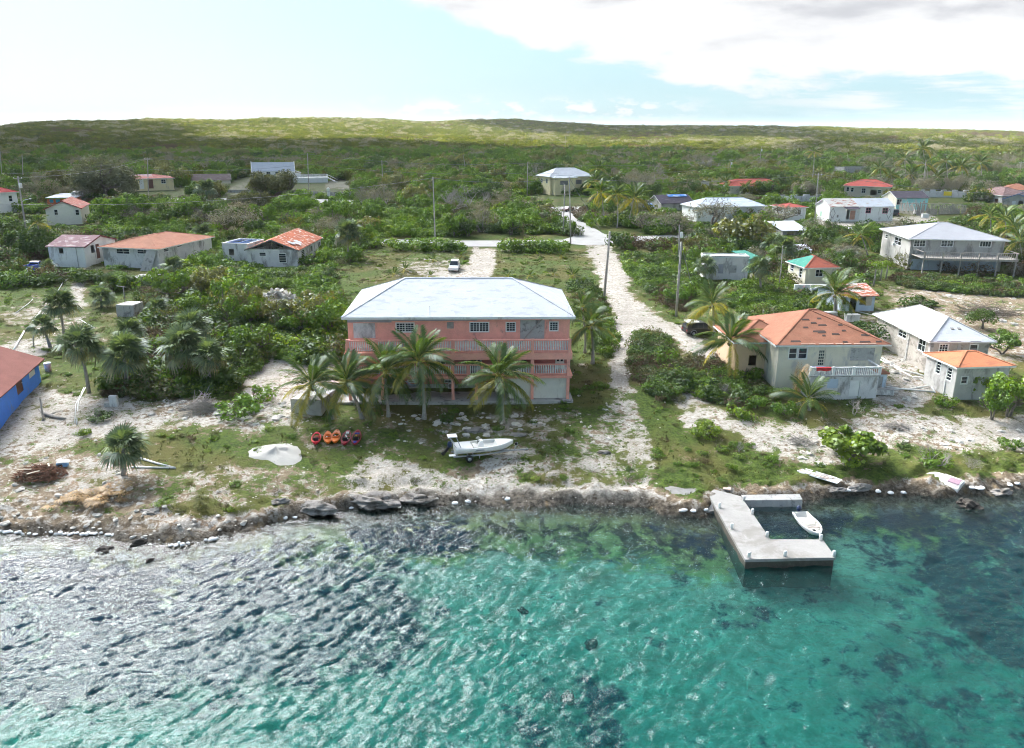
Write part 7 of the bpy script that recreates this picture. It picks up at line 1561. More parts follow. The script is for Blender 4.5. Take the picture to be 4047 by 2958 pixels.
q=G(80,1108); o=thing('gas_bottle','white cylinder lying in the scrub before the blue pickup','cylinder',q,-.2); MB().mat(WHITE).lathe([(.05,-.6),(.25,-.5),(.27,0),(.25,.5),(.08,.58),(.08,.66)],10,(0,0,.27),'x').build('body',None,o); MB().mat(BLACKP).lathe([(.28,-.2),(.285,-.15),(.285,.15),(.28,.2)],10,(0,0,.27),'x').build('band',None,o)
q=G(192,1468); o=thing('pink_bucket','faded pink and white barrel behind the blue house corner','barrel',q); MB().mat(plain('pink_plastic',(0.62,0.36,0.38),0.6,0.15,2,0.3,0,0,(0.68,0.66,0.62),0.5)).lathe([(.30,0),(.36,.5),(.38,1.0),(.34,1.0),(.3,.5)],12).build('body',None,o); MB().mat(WHITE).lathe([(.385,.9),(.40,.93),(.40,1.0),(.37,1.02)],12).build('rim',None,o)
q=G(178,1648); o=thing('driftwood_log','bent grey driftwood log below the blue house','log',q); MB().mat(BARK_GREY).tube([(-.9,.7,.5),(-.3,.3,.25),(.5,0,.15),(1.6,-.5,.1),(2.4,-.6,.05)],[.10,.18,.2,.15,.06],7).tube([(.4,0,.15),(.8,.6,.3),(1.3,.9,.2)],[.1,.07,.03],6).build('log',None,o)
q=G(452,1605); o=thing('white_block','upright white block standing on the rubble below the thicket','block',q); MB().mat(DIRTY).box(-.38,-.2,-.1,.38,.2,1.1).build('body',None,o); MB().mat(CONC).box(-.9,-.3,-.05,-.4,.2,.4).build('foot',None,o)
for px,py,lab,c in ((3365,1272,'white chest freezer standing below the blue shack',DIRTY),(3275,1262,'pale meter box standing behind the orange roof ridge',CONC),(3622,845,'white tank beside the turquoise house wall',WHITE),(3655,862,'white drum standing before the timber fence',WHITE)):
    q=G(px,py); o=thing('white_box',lab,'box',q,0.1); MB().mat(c).box(-.95,-.4,0.05,.95,.4,1.0).build('body',None,o); MB().mat(FRAME).box(-1.0,-.45,1.005,1.0,.45,1.1).build('lid',None,o)
q=G(3515,1372); o=thing('washing_line','washing line with white and dark clothes beside the block house','washing line',q,-.6)
for x in (-1.8,1.8): MB().mat(POLEW).bar((x,0,-.1),(x,0,2.0),.07).build('post',None,o)
MB().mat(WIRE).bar((-1.8,0,1.95),(1.8,0,1.95),.02).build('line',None,o)
for i,(x,m) in enumerate(((-1.3,WHITE),(-.5,BLACKP),(.4,NAVY),(1.2,WHITE))): MB().mat(m).add([(x-.25,-.02,1.95),(x+.25,-.02,1.95),(x+.22,-.1,1.1),(x-.2,.04,1.05),(x-.25,.02,1.95),(x+.25,.02,1.95),(x+.22,-.06,1.1),(x-.2,.08,1.05)],[(0,1,2,3),(4,5,6,7),(0,4,7,3),(1,5,6,2),(2,3,7,6)]).build('cloth',None,o)
# ---------------------------------------------------------------- palms
def P3(base,crown):
    b=G(*base); c=at_y(crown[0],crown[1],b[1]-0.2); return b,c
def palm(base,crown,label,L=3.3,n=18,**k):
    b,c=P3(base,crown); return coco_palm(label,b,c,L,n,**k)
GF='coconut palms in front of the pink house'
palm((1320,1656),(1234,1524),'leaning coconut palm in front of the pink house, leftmost of four at its left half',3.8,21,group=GF,trunk_r=.19)
palm((1432,1654),(1372,1516),'coconut palm second from left before the pink house, trunk curving right at foot',4.0,22,group=GF,trunk_r=.18)
palm((1536,1646),(1522,1474),'upright coconut palm third from left before the pink house',4.0,22,group=GF,trunk_r=.17)
palm((1676,1656),(1654,1430),'tallest coconut palm before the pink house, with orange nuts under its crown',4.1,24,group=GF,trunk_r=.18)
palm((1985,1668),(1972,1492),'coconut palm with long drooping yellow fronds before the right balcony bays',4.2,24,group=GF,trunk_r=.19,yellow=.28)
palm((2342,1438),(2335,1290),'dark coconut palm beside the right wall of the pink house',3.3,18,trunk_r=.2,yellow=.12)
palm((2312,1395),(2300,1215),'taller dark coconut palm right behind the corner of the pink house',2.6,14,yellow=.1)
palm((2820,1330),(2814,1205),'coconut palm above the black truck with one dry orange frond',4.0,16,yellow=.3)
palm((2878,1482),(2886,1350),'big coconut palm with fronds over the left end of the orange roof',4.3,18,yellow=.4)
palm((3199,1622),(3194,1582),'short coconut palm with upright fronds before the cream house',3.5,15,yellow=.2,nuts=False)
palm((3299,1247),(3302,1165),'stout coconut palm standing in front of the blue shack',4.2,20,trunk_r=.32,yellow=.3)
q=G(3140,1600); o=thing('dead_frond_bunch','dry upright pinkish palm frond bunch before the cream house balcony','palm',q)
for i in range(5): link('frond',frond_mesh('frond_dry',LEAF_DRY,r_,1,.2,.2,22,.16,.3),o,(PR.uniform(-.3,.3),0,0.2),dirmat((PR.uniform(-.35,.25),PR.uniform(-.2,.2),1)),4.2)
for i,(b,c,L,lab) in enumerate((((2384,882),(2375,762),5.0,'tall coconut palm with orange fronds at the junction corner, nearest the road'),((2439,902),(2437,770),4.0,'greyish coconut palm in the middle of the junction grove'),((2484,898),(2508,786),5.2,'coconut palm with long yellow fronds at the right of junction grove'),((2362,745),(2362,668),5.0,'dark coconut palm touching the yellow hall roof'),((2366,830),(2352,715),4.5,'coconut palm overlapping the right wall of the yellow hall'))):
    palm(b,c,lab,L,16,yellow=.55,far=True,group='coconut palms at the road junction')
for i,(b,c,L) in enumerate((((3482,740),(3478,665),4.8),((3576,745),(3574,630),4.6),((3655,742),(3647,588),6.0),((3668,752),(3660,652),4.6),((3742,748),(3740,640),5.0),((3802,742),(3800,658),4.6),((3880,740),(3875,645),4.8),((3620,748),(3600,690),4.2),((3700,752),(3705,700),4.2),((3530,748),(3520,690),4.0))):
    palm(b,c,'coconut palm in the dark grove behind the turquoise house' if i!=2 else 'tallest coconut palm of the dark grove, crown above the woods',L,14,yellow=.25,far=True,group='coconut grove' if i!=2 else None)
for b,c,L,lab in (((3915,930),(3912,852),4.2,'yellowish coconut palm at left of the cluster behind the deck house'),((3976,960),(3972,868),4.6,'coconut palm in the middle of the cluster behind the deck house'),((4010,985),(4008,898),4.4,'coconut palm low in the cluster behind the deck house'),((4041,1050),(4028,952),4.2,'coconut palm with pale trunk right of the timber deck stairs'),((3430,1010),(3402,930),3.6,'drooping coconut palm at the left wall of the grey deck house'),((3206,735),(3218,600),3.6,'tall leaning thin coconut palm in the woods above silver car'),((2912,765),(2868,722),3.8,'dark coconut palm at the left end of the arched house'),((2950,772),(2945,745),3.4,'yellowish coconut palm in front of the arched house porch'),((165,1010),(150,880),2.6,'yellow green young palm beside the lamp pole'),((1838,700),(1830,610),4.6,'dark palm rising from the woods left of the yellow hall')):
    palm(b,c,lab,L,14,yellow=.4,far=True,group=None)
for px,py,L,lab in ((1560,1092,1.9,'young palm with yellow fronds left behind the pink roof'),(1600,1075,2.0,'green young palm left behind the pink roof'),(1715,1035,1.8,'young yellow palm left of the parked white car'),(1822,1020,2.0,'young yellow palm right behind the parked white car'),(1700,1098,1.3,'tiny palm at the pink roof edge'),(2092,1098,1.5,'bright young palm behind the pink roof'),(2010,1098,1.4,'thin wilting young palm behind the pink roof'),(2218,1020,1.6,'young palm on the lawn below the right hedge'),(2187,1090,1.3,'withered young palm on the lawn behind pink roof'),(2265,1098,2.2,'dark young palm right behind the pink roof'),(2290,1140,2.4,'dark young palm at the track edge above the pink house'),(2600,870,2.0,'pale young palm right of the junction grove'),(350,880,2.6,'young palm with drooping leaves beside the cream gable house')):
    coco_palm(lab,G(px,py),G(px,py)+np.array([0,0,.35]),L,10,group='young palms' if False else None,far=True,nuts=False,yellow=.6)
def fpalm(base,crown,label,L=1.5,n=24,**k):
    b,c=P3(base,crown); return fan_palm(label,b,c,L,n,group=None,**k)
FPS=(((352,1552),(318,1368),'tallest fan palm with bare leaning trunk above the shore rubble',2.2,30),((255,1340),(235,1208),'fan palm with windswept crown on the slope, right of smaller one',2.1,28),((199,1372),(167,1292),'small fan palm leaning on the pale path',1.5,20),((498,1540),(490,1405),'wide fan palm with drooping skirt right of the tallest one',2.3,30),((713,1510),(717,1372),'large blue green fan palm in the middle of the thicket',2.4,32),((828,1532),(824,1412),'fan palm with pale trunk at the right of the thicket',1.9,24),((770,1400),(757,1298),'fan palm rising behind the large blue green one',2.2,26),((510,1400),(508,1318),'fan palm standing in the dark thicket above the wide one',1.9,24),
 ((400,1215),(398,1178),'yellowish low fan palm beside the cistern',1.7,22),((625,1260),(621,1225),'low spiky fan palm right of the cistern',1.7,20),((440,1150),(438,1118),'low fan palm above the cistern',1.5,18),((690,1090),(685,1056),'fan palm beside the concrete slab',1.9,24),((487,1878),(487,1772),'fan palm alone on the pebble shore',1.75,26),((1376,1024),(1373,922),'fan palm with bright top and dead skirt behind the rusty roof ruin',2.6,30),((815,812),(813,752),'dark fan palm standing by the far left road',3.0,24),((800,960),(800,920),'fan palm right of the terracotta roof',2.2,22),
 ((2788,1120),(2786,1052),'fan palm before the white block building',1.9,22),((3008,1160),(3000,1062),'fan palm with slim trunk right of the white block building',2.0,24),((3062,1020),(3055,965),'grey green fan palm below the yellow green tree',2.4,24),((3110,1060),(3098,985),'dark fan palm left of the green and red roof',2.2,22),((3330,1010),(3328,985),'blue green fan palm above the narrow cream house',2.2,24),((3350,1050),(3346,1025),'lower blue green fan palm beside another, left of the deck house',2.0,22),((190,1085),(186,1060),'low fan palm in front of the blue pickup',1.5,18),((955,700),(957,684),'small round fan palm left of the chapel',2.2,18))
for b,c,l,L,n in FPS: fpalm(b,c,l,L,n)
# ---------------------------------------------------------------- trees that can be told apart
def tree(kind,base,npx,label,Hs=1.0,cat='tree',name='leafy_tree',bare=None,rz=None):
    q=G(*base); R=pix_size(base[0],base[1],npx/2); me=TREES[kind] if kind else None
    return plant(name,label,cat,q,R,Hs,me[PR.randrange(len(me))] if me else None,(bare or TRUNK)[PR.randrange(len(bare or TRUNK))],None,rz)
def bare(base,npx,label,Hs=1.0,bush=False,cat='tree'):
    q=G(*base); R=pix_size(base[0],base[1],npx/2); o=thing('bare_tree' if not bush else 'bare_bush',label,cat,q,PR.uniform(0,6)); link('branches',(BUSH_G if bush else TRUNK_G)[PR.randrange(2)],o,None,None,(R,R,R*Hs)); return o
tree('feather',(412,792),235,'huge round grey green feathery tree left of the yellow bungalow',0.92,name='feathery_tree')
tree('feather_dark',(285,768),150,'dark feathery tree left of the huge grey green one',1.0,name='feathery_tree')
tree('grape',(3355,1822),235,'big glossy bright green shore bush above the upturned boat',0.80,name='shore_tree')
tree('yellow',(2935,985),215,'broad yellow green tree left of the tin shed',0.86)
tree('feather_dark',(1080,780),165,'dark grey green tree before the white chapel',0.95)
tree('grape',(3850,1560),135,'glossy green tree before the stucco cottage',1.15,name='shore_tree')
tree('broad',(3985,1645),170,'tall light green tree with pale trunks at the right edge',1.35)
tree('broad',(3920,1660),110,'thin light green tree left of the taller one beside stucco cottage',1.6)
tree('broad_dark',(3880,1300),120,'dark green bush tree on the rubble hillside',0.9)
tree('broad',(3960,1400),130,'bright green tree right of the block house roof',1.0)
tree('broad_dark',(3420,1370),170,'dark thorny bush between the orange roof and the block house',0.75)
tree('twiggy',(2680,930),150,'grey twiggy tree right of the junction grove',0.95)
tree('twiggy',(2820,900),170,'grey leafless looking tree before the white roofed house',0.95)
tree('twiggy',(2560,920),130,'grey brown bushy tree at the junction grove corner',0.9)
tree('twiggy',(3080,890),150,'grey twiggy tree left of the small red roofed house',0.8)
tree('twiggy',(930,930),190,'olive grey twiggy tree behind the roofless shell',0.85)
tree('twiggy',(470,880),110,'pale grey shrub tree right of the cream gable house',0.95)
tree('twiggy',(560,890),120,'pale grey branching tree behind the terracotta roof',0.95)
tree('twiggy',(960,880),140,'grey green twiggy tree above the rusty ruin',0.9)
bare((1783,856),190,'big bare grey tree with spreading branches in the green thicket',0.85)
bare((1870,836),150,'bare grey tree right of the biggest one',0.95)
bare((2115,730),110,'bare grey tree left of the yellow hall',0.9)
bare((2790,690),120,'bare grey tree in the woods behind the arched house',0.8)
bare((1335,925),130,'bare grey bush above the rusty roof ruin',0.95,True,'bush')
bare((850,915),130,'pale dead bush among the green behind the terracotta roof',0.9,True,'bush')
bare((2865,1565),105,'small bare white bush below the peach coloured wall',1.0,True,'bush')
bare((3690,1845),120,'white leafless stems at the right shore bush',1.1,False)
bare((3835,1850),110,'sprawling dead white branches right of the upturned boat',0.8,True,'bush')
bare((2920,1790),45,'tiny bare white sapling in the grass right of the track',1.6,False)
bare((1195,1330),110,'reddish dead branches in the thicket left of the pink house',0.8,True,'bush')
bare((3375,1640),90,'leafless twisted white sapling before the cream house steps',1.1,False)
for px,py,npx,kind,Hs,lab in ((3690,1835,130,'green',.8,'green shrub with white stems beside upturned boat'),(3990,1765,90,'green',.9,'round green shrub on the pale slope at right'),(3570,1765,60,'dark',.7,'small dark shrub alone on the pale right slope'),(2800,1720,130,'bright',.9,'bright green bush right of the track above the grass'),(2925,1650,100,'bright',1.1,'light green papaya bush below the peach wall'),(3100,1640,110,'green',1.1,'green papaya bush before the cream house'),(2985,1610,110,'green',.9,'leafy green bush beside the peach wall'),(3730,1600,90,'green',.8,'green bush at the stucco cottage corner'),(1770,1665,75,'dark',.9,'dark leafy shrub before the pink house plinth'),(1500+730,1610,45,'bright',.7,'small pale leaved plant at the pink house right corner'),(2245,1625,30,'bright',.6,'tiny pale leaved plant below the right corner of pink house'),(955,1640,180,'green',.75,'bright green creeper covered bush at the end of the thicket'),(1010,1590,150,'green',.8,'green bush beside the rubble left of pink house'),(330,1720,70,'bright',.9,'lime green shrub on the pale left slope'),(395,1650,110,'dark',.5,'dark creeper mass at the foot of the tallest fan palm'),(2680,1590,80,'olive',.8,'olive shrub on the narrow path end'),(2850,1785,60,'bright',.8,'lime green weed clump in the shore grass'),(2920,1810,60,'bright',.8,'lime green weed clump near the bare white sapling'),(2775,1795,50,'bright',.7,'lime green weed clump left of the others in the shore grass'),(3250,1180,110,'dark',.7,'dark shrub before the blue shack'),(3620,1215,150,'dark',.6,'dark grey green shrub below the rubble hillside'),(1640,1905,60,'olive',.6,'olive grass clump beside the white outcrop'),(2560,1130,1,'dark',.5,'')):
    if not lab: continue
    q=G(px,py);R=pix_size(px,py,npx/2);ms=BYKIND[kind]; plant('shrub',lab,'shrub',q,R,Hs,ms[PR.randrange(len(ms))],STEMS[PR.randrange(2)],None,None,'crown','stems')
# papaya trees beside the deck house
for i,(px,py,hpx,lab) in enumerate(((3452,1130,95,'papaya tree with pale trunk, tallest of a group left of the timber deck'),(3478,1110,80,'papaya tree in the middle of the group left of the timber deck'),(3500,1105,70,'thin papaya tree nearest the timber deck'))):
    q=G(px,py);h=pix_size(px,py,hpx); o=thing('papaya_tree',lab,'tree',q); MB().mat(PALM_BARK).tube([(0,0,-.2),(0.05,0,h*.5),(0,0,h*.92)],[.16,.12,.09],7).build('trunk',None,o); link('crown',BYKIND['bright'][i%3],o,(0,0,h*.72),None,(h*.36,h*.36,h*.34))
# taller trees standing out of the scrub
TZ=[([(140,850),(440,890),(760,850),(900,830),(1240,830),(1300,900),(900,930),(740,890),(400,900)],26,(2.6,4.2),'broad_dark feather_dark twiggy broad twiggy hill_olive','mixed dark tree between the far left road and the bungalows','trees between the left road and the bungalows'),
 ([(1420,760),(1560,745),(1900,760),(2100,800),(2180,870),(2225,925),(2000,935),(1480,935),(1300,890)],34,(2.4,4.0),'broad broad_dark broad yellow hill_green twiggy broad','leafy tree in the big green thicket behind the road','trees in the thicket behind the road'),
 ([(2440,850),(2560,800),(2760,900),(3060,890),(3060,1000),(2760,960),(2600,930)],16,(2.2,3.8),'broad_dark twiggy yellow broad hill_olive','tree among the houses right of the junction','trees right of the junction'),
 ([(2400,640),(2880,640),(3300,690),(3700,690),(4060,700),(4060,735),(3300,735),(2850,720),(2400,760)],26,(3.0,5.2),'broad_dark hill_green broad feather_dark twiggy','tall tree in the woods behind the right hand houses','trees behind the right hand houses'),
 ([(-40,640),(260,650),(520,670),(960,640),(980,690),(740,680),(460,690),(180,780),(-40,720)],22,(3.0,5.5),'broad_dark feather_dark hill_green broad','tall tree in the woods behind the left houses','trees behind the left houses'),
 ([(600,1200),(900,1120),(1000,1260),(1340,1260),(1350,1400),(1000,1420),(800,1300)],16,(2.0,3.2),'broad broad_dark broad yellow','taller leafy tree rising from the thicket left of pink house','taller trees left of the pink house'),
 ([(-70,870),(110,880),(190,960),(180,1035),(-70,1075)],10,(2.3,3.6),'broad_dark feather_dark broad_dark','tall dark tree behind the blue pickup at far left','dark trees at far left'),
 ([(3150,930),(3440,950),(3440,1000),(3200,1010)],7,(1.8,3.0),'broad_dark feather_dark broad','dark tree on the bank left of the deck house','trees left of the deck house')]
TREEJOBS=TZ
# hedges along the road
def hedge(a,b,wid,hgt,label,mat=LEAF_GREEN,n=2600):
    A=G(*a);B=G(*b);L=float(np.hypot(*(B-A)[:2])); o=thing('hedge',label,'hedge',A,yaw_of(A,B)); k=26
    rr=np.random.default_rng(int(a[0])); c=np.stack([np.linspace(0.6,L-.6,k)+rr.normal(size=k)*.4,rr.normal(size=k)*wid*.22,0.25*hgt+rr.random(k)*hgt*.35],1); rad=hgt*(0.45+.3*rr.random(k))*np.clip(np.sin(np.linspace(.35,2.8,k))+.35,.5,1.1)
    V,F,lv=leaf_cloud(c,rad,n,.55,rr,.8,.6); V[:,2]=np.maximum(V[:,2],.0); link('leaves',np_mesh('hedge_leaves',V,F,mat,dict(lv=('FACE','FLOAT',lv))),o)
    mb=MB().mat(BARK)
    for x in np.linspace(1,L-1,7): mb.bar((x,0,-.2),(x+.3,.2,hgt*.5),.08)
    mb.build('stems',None,o)
hedge((1542,990),(1842,992),5.5,2.6,'long low bright green hedge along the road, left of the drive')
hedge((1976,996),(2246,994),5.5,2.9,'low bright green hedge along the road, between the drive and white track')
# ---------------------------------------------------------------- thickets
ALLFOOT=[(f,h) for f,h in FOOT]
def grow_poly(f,m):
    c=np.mean(f,axis=0); return [(c[0]+(p[0]-c[0])*(1+m/max(1,np.hypot(p[0]-c[0],p[1]-c[1]))),c[1]+(p[1]-c[1])*(1+m/max(1,np.hypot(p[0]-c[0],p[1]-c[1])))) for p in f]
BLOCKERS=[grow_poly(f,1.8) for f,h in ALLFOOT]+[grow_poly(r,0.8) for r in ROADS]
CLEAR=[[(2310,965),(2420,965),(2490,1100),(2560,1230),(2720,1300),(2860,1400),(2760,1420),(2530,1310),(2490,1450),(2560,1700),(2480,1700),(2400,1500),(2420,1330),(2380,1150)],[(1872,985),(1955,985),(1960,1060),(1930,1100),(1700,1100),(1700,1040),(1850,1045)],
 [(420,740),(760,740),(770,785),(420,785)],[(1230,800),(1410,800),(1410,850),(1240,850)],[(1120,725),(1410,712),(1415,785),(1100,785)],[(2000,795),(2160,770),(2350,785),(2340,822),(2160,820)],[(3220,855),(3700,845),(3720,905),(3200,905)],[(880,725),(1010,690),(1010,780),(880,790)],[(55,1060),(215,1040),(225,1110),(55,1115)],[(2690,1280),(2850,1270),(2850,1345),(2690,1350)],[(3190,745),(3290,745),(3290,780),(3190,780)],[(2190,800),(2310,800),(2310,850),(2190,850)],[(2330,870),(2480,905),(2620,940),(2400,935)],
 [(3020,790),(3260,790),(3260,815),(3020,815)],[(3610,770),(3840,765),(3840,800),(3610,800)],[(0,845),(430,845),(420,900),(0,880)],[(440,790),(560,785),(560,800),(440,800)],[(3520,800),(3830,800),(3830,900),(3520,900)],[(3320,960),(3470,1000),(3560,1100),(3440,1110)],[(1000,1140),(1195,1140),(1200,1262),(990,1262)]]
CLEARV=[ [ (lambda g:(g[0],g[1]))(G(*p)) for p in poly] for poly in CLEAR]
def blocked(x,y,extra=0):
    X=np.atleast_1d(x);Y=np.atleast_1d(y);b=np.zeros(X.shape,bool)
    for p in BLOCKERS:
        xs=[q[0] for q in p];ys=[q[1] for q in p]
        s=(X>min(xs)-1)&(X<max(xs)+1)&(Y>min(ys)-1)&(Y<max(ys)+1)
        if s.any(): b[s]|=inpoly(X[s],Y[s],p)
    for p in CLEARV:
        xs=[q[0] for q in p];ys=[q[1] for q in p]
        s=(X>min(xs))&(X<max(xs))&(Y>min(ys))&(Y<max(ys))
        if s.any(): b[s]|=inpoly(X[s],Y[s],p)
    return b
# keep the view of low walls: bushes right in front of a building stay low
def frontlimit(x,y):
    """how tall (metres) a plant here may be without hiding the house behind it"""
    X,Y=np.atleast_1d(x),np.atleast_1d(y); lim=np.full(X.shape,99.0)
    for f,h in ALLFOOT:
        if h.h<2.2 and h.d<6: continue
        lx=(X-h.o[0])*h.cx+(Y-h.o[1])*h.sx; ly=-(X-h.o[0])*h.sx+(Y-h.o[1])*h.cx; D=np.hypot(X,Y)
        ang=np.arctan2(X,Y); a0=min(math.atan2(p[0],p[1]) for p in f)-.004;a1=max(math.atan2(p[0],p[1]) for p in f)+.004; dm=min(math.hypot(*p) for p in f)
        s=(ang>a0)&(ang<a1)&(D<dm)&(D>dm*.72); reach=CAMH-h.z; 
        k=(h.z+0.5)+(CAMH-(h.z+0.5))*(1-D/dm); lim[s]=np.minimum(lim[s],np.maximum(0.35,k[s]-height(X[s],Y[s])))
    return lim
ZONES=[ # polygon, number, radius range, kinds, label, group
 ([(560,1150),(800,1080),(1000,1100),(1290,1080),(1340,1180),(1362,1420),(1250,1430),(1060,1420),(900,1540),(640,1580),(400,1560),(560,1420),(560,1300)],74,(1.6,2.9),'dark dark green green bright olive','dense leafy shrub in the thicket left of the pink house','shrubs in the thicket left of the pink house'),
 ([(700,1000),(980,1062),(1290,1075),(1330,1150),(1000,1180),(760,1170)],18,(1.2,2.3),'bright green green olive','bright green shrub in the scrub below the ruined houses','shrubs below the ruined houses'),
 ([(-60,870),(100,880),(200,960),(210,1040),(100,1050),(-60,1075)],16,(2.2,3.6),'dark dark dark green','tall dark shrub behind the blue pickup at far left','dark shrubs at far left'),
 ([(340,880),(500,890),(760,880),(880,920),(900,960),(740,900),(420,900)],20,(1.8,3.0),'dark dark olive brown','dark shrub behind the terracotta roofed bungalow','shrubs behind the terracotta bungalow'),
 ([(900,840),(1240,830),(1300,960),(1480,940),(1500,1000),(1330,1060),(1300,960),(1000,900)],20,(1.6,2.8),'dark green olive brown','shrub behind the rusty roof ruin','shrubs behind the rusty ruin'),
 ([(2440,985),(2600,970),(2720,1010),(2740,1130),(2700,1240),(2620,1200),(2540,1130),(2480,1060)],26,(1.3,2.5),'green green dark bright olive','green shrub in the thicket right of the white track','shrubs right of the white track'),
 ([(2500,1310),(2600,1330),(2690,1450),(2710,1570),(2600,1590),(2520,1500),(2490,1420)],20,(.9,1.7),'green dark olive bright','shrub on the green strip between the two white tracks','shrubs between the tracks'),
 ([(2720,1440),(2850,1420),(3050,1490),(3070,1580),(2920,1620),(2780,1570)],20,(.9,1.7),'dark green olive bright','shrub below the peach coloured wing wall','shrubs below the peach wall'),
 ([(2950,1130),(3120,1130),(3330,1210),(3300,1240),(3120,1235),(2960,1280),(2900,1210)],18,(1.2,2.3),'dark dark olive green','dark shrub between the white block building and the orange roof','shrubs above the orange roof'),
 ([(2650,950),(2780,950),(2900,1000),(3060,1010),(3130,1020),(3000,1000),(2760,1000)],14,(1.3,2.4),'dark olive green','shrub behind the flat roofed white building','shrubs behind the flat roofed building'),
 ([(3500,1095),(4047,1110),(4100,1180),(3850,1165),(3600,1140)],24,(.7,1.5),'green dark bright green','low bright shrub in front of the timber deck','low shrubs below the timber deck'),
 ([(3200,905),(3450,925),(3440,960),(3300,1000),(3180,960)],12,(1.4,2.4),'dark dark olive','dark shrub on the bank left of the deck house','shrubs left of the deck house'),
 ([(2260,1110),(2350,1150),(2420,1330),(2400,1420),(2290,1250)],10,(.8,1.5),'dark green olive','low shrub beside the right wall of the pink house','shrubs beside the pink house')]
MADE={}
for poly,n,(r0,r1),kinds,lab,grp in TREEJOBS:
    xs=[p[0] for p in poly];ys=[p[1] for p in poly];k=0;tr=0;kinds=kinds.split()
    while k<n and tr<n*40:
        tr+=1;a,b=PR.uniform(min(xs),max(xs)),PR.uniform(min(ys),max(ys))
        if not inpoly(np.array([a]),np.array([b]),poly)[0]: continue
        q=G(a,b)
        if blocked(q[0],q[1])[0]: continue
        r=PR.uniform(r0,r1);hs=PR.uniform(.85,1.3);lim=float(frontlimit(q[0],q[1])[0])
        if lim<1.7: continue
        if r*hs*1.5>lim: r*=max(.5,lim/(r*hs*1.5)); hs=min(hs,lim/(r*1.5))
        kd=kinds[PR.randrange(len(kinds))];ms=TREES[kd]
        plant('leafy_tree',lab,'tree',q,r,hs,ms[PR.randrange(len(ms))],(TRUNK_G if kd=='twiggy' else TRUNK)[k%2],grp); k+=1
VEGSTAT=[]
for poly,n,(r0,r1),kinds,lab,grp in ZONES:
    xs=[p[0] for p in poly];ys=[p[1] for p in poly];k=0;tr=0;kinds=kinds.split()
    while k<n and tr<n*30:
        tr+=1;a,b=PR.uniform(min(xs),max(xs)),PR.uniform(min(ys),max(ys))
        if not inpoly(np.array([a]),np.array([b]),poly)[0]: continue
        q=G(a,b)
        if blocked(q[0],q[1])[0]: continue
        r=PR.uniform(r0,r1); hs=PR.uniform(.75,1.15); lim=float(frontlimit(q[0],q[1])[0])
        if r*hs*1.15>lim: 
            hs=max(.35,lim/(r*1.15))
            if lim<0.6: r=min(r,.8); hs=lim/(r*1.15)
        kd=kinds[PR.randrange(len(kinds))];ms=BYKIND[kd];me=ms[PR.randrange(len(ms))]
        o=plant('shrub',lab,'shrub',q,r,hs,me,STEMS[k%2],grp,None,'crown','stems'); MADE.setdefault(me.name,o); k+=1
    VEGSTAT.append((k,n))
# ---------------------------------------------------------------- masses nobody could count: woods, weeds, grass
def scatter_object(name,pts,scl,idx,meshes,label=None):
    """one object: a point cloud on the ground that grows one of the given plants at each point (geometry nodes)"""
    V=np.asarray(pts,float); n=len(V)
    me=bpy.data.meshes.new(name); me.vertices.add(n); me.vertices.foreach_set('co',V.astype(np.float32).ravel())
    for an,typ,data in (('scl','FLOAT_VECTOR',scl),('idx','INT',idx),('rot','FLOAT',RNG.random(n)*6.283)):
        a=me.attributes.new(an,typ,'POINT'); a.data.foreach_set('vector' if typ=='FLOAT_VECTOR' else 'value',np.ascontiguousarray(data,dtype=np.int32 if typ=='INT' else np.float32).ravel())
    o=link(name,me); tag(o,label,None,None,'stuff')
    ng=bpy.data.node_groups.new(name,'GeometryNodeTree'); ng.interface.new_socket('Geometry',in_out='INPUT',socket_type='NodeSocketGeometry'); ng.interface.new_socket('Geometry',in_out='OUTPUT',socket_type='NodeSocketGeometry')
    N=ng.nodes;L=ng.links; gi=N.new('NodeGroupInput');go=N.new('NodeGroupOutput'); io=N.new('GeometryNodeInstanceOnPoints'); jn=N.new('GeometryNodeJoinGeometry')
    for m in reversed(meshes):
        src=SRC[m.name]; oi=N.new('GeometryNodeObjectInfo'); oi.inputs['Object'].default_value=src; oi.inputs['As Instance'].default_value=True; oi.transform_space='ORIGINAL'; L.new(oi.outputs['Geometry'],jn.inputs[0])
    def at(nm,t):
        q=N.new('GeometryNodeInputNamedAttribute'); q.data_type=t; q.inputs['Name'].default_value=nm; return q.outputs[0]
    L.new(gi.outputs[0],io.inputs['Points']); L.new(jn.outputs[0],io.inputs['Instance']); io.inputs['Pick Instance'].default_value=True
    L.new(at('idx','INT'),io.inputs['Instance Index']); L.new(at('scl','FLOAT_VECTOR'),io.inputs['Scale'])
    cx=N.new('ShaderNodeCombineXYZ'); L.new(at('rot','FLOAT'),cx.inputs[2]); L.new(cx.outputs[0],io.inputs['Rotation'])
    L.new(io.outputs[0],go.inputs[0]); md=o.modifiers.new('scatter','NODES'); md.node_group=ng; return o
SRC={}
for o in bpy.data.objects:
    if o.type=='MESH' and o.parent is not None and o.data.name not in SRC: SRC[o.data.name]=o
def pool(*ks):
    r=[]
    for k in ks: r+= [m for m in BYKIND.get(k,[])+TREES.get(k,[]) if m.name in SRC]
    return r
def sample_fan(D0,D1,n,u0=-1.02,u1=1.02):
    D=np.sqrt(RNG.random(n)*(D1*D1-D0*D0)+D0*D0); ue=RNG.uniform(u0,u1,n)*0.70
    return D*np.sin(np.arctan(ue)),D*np.cos(np.arctan(ue))
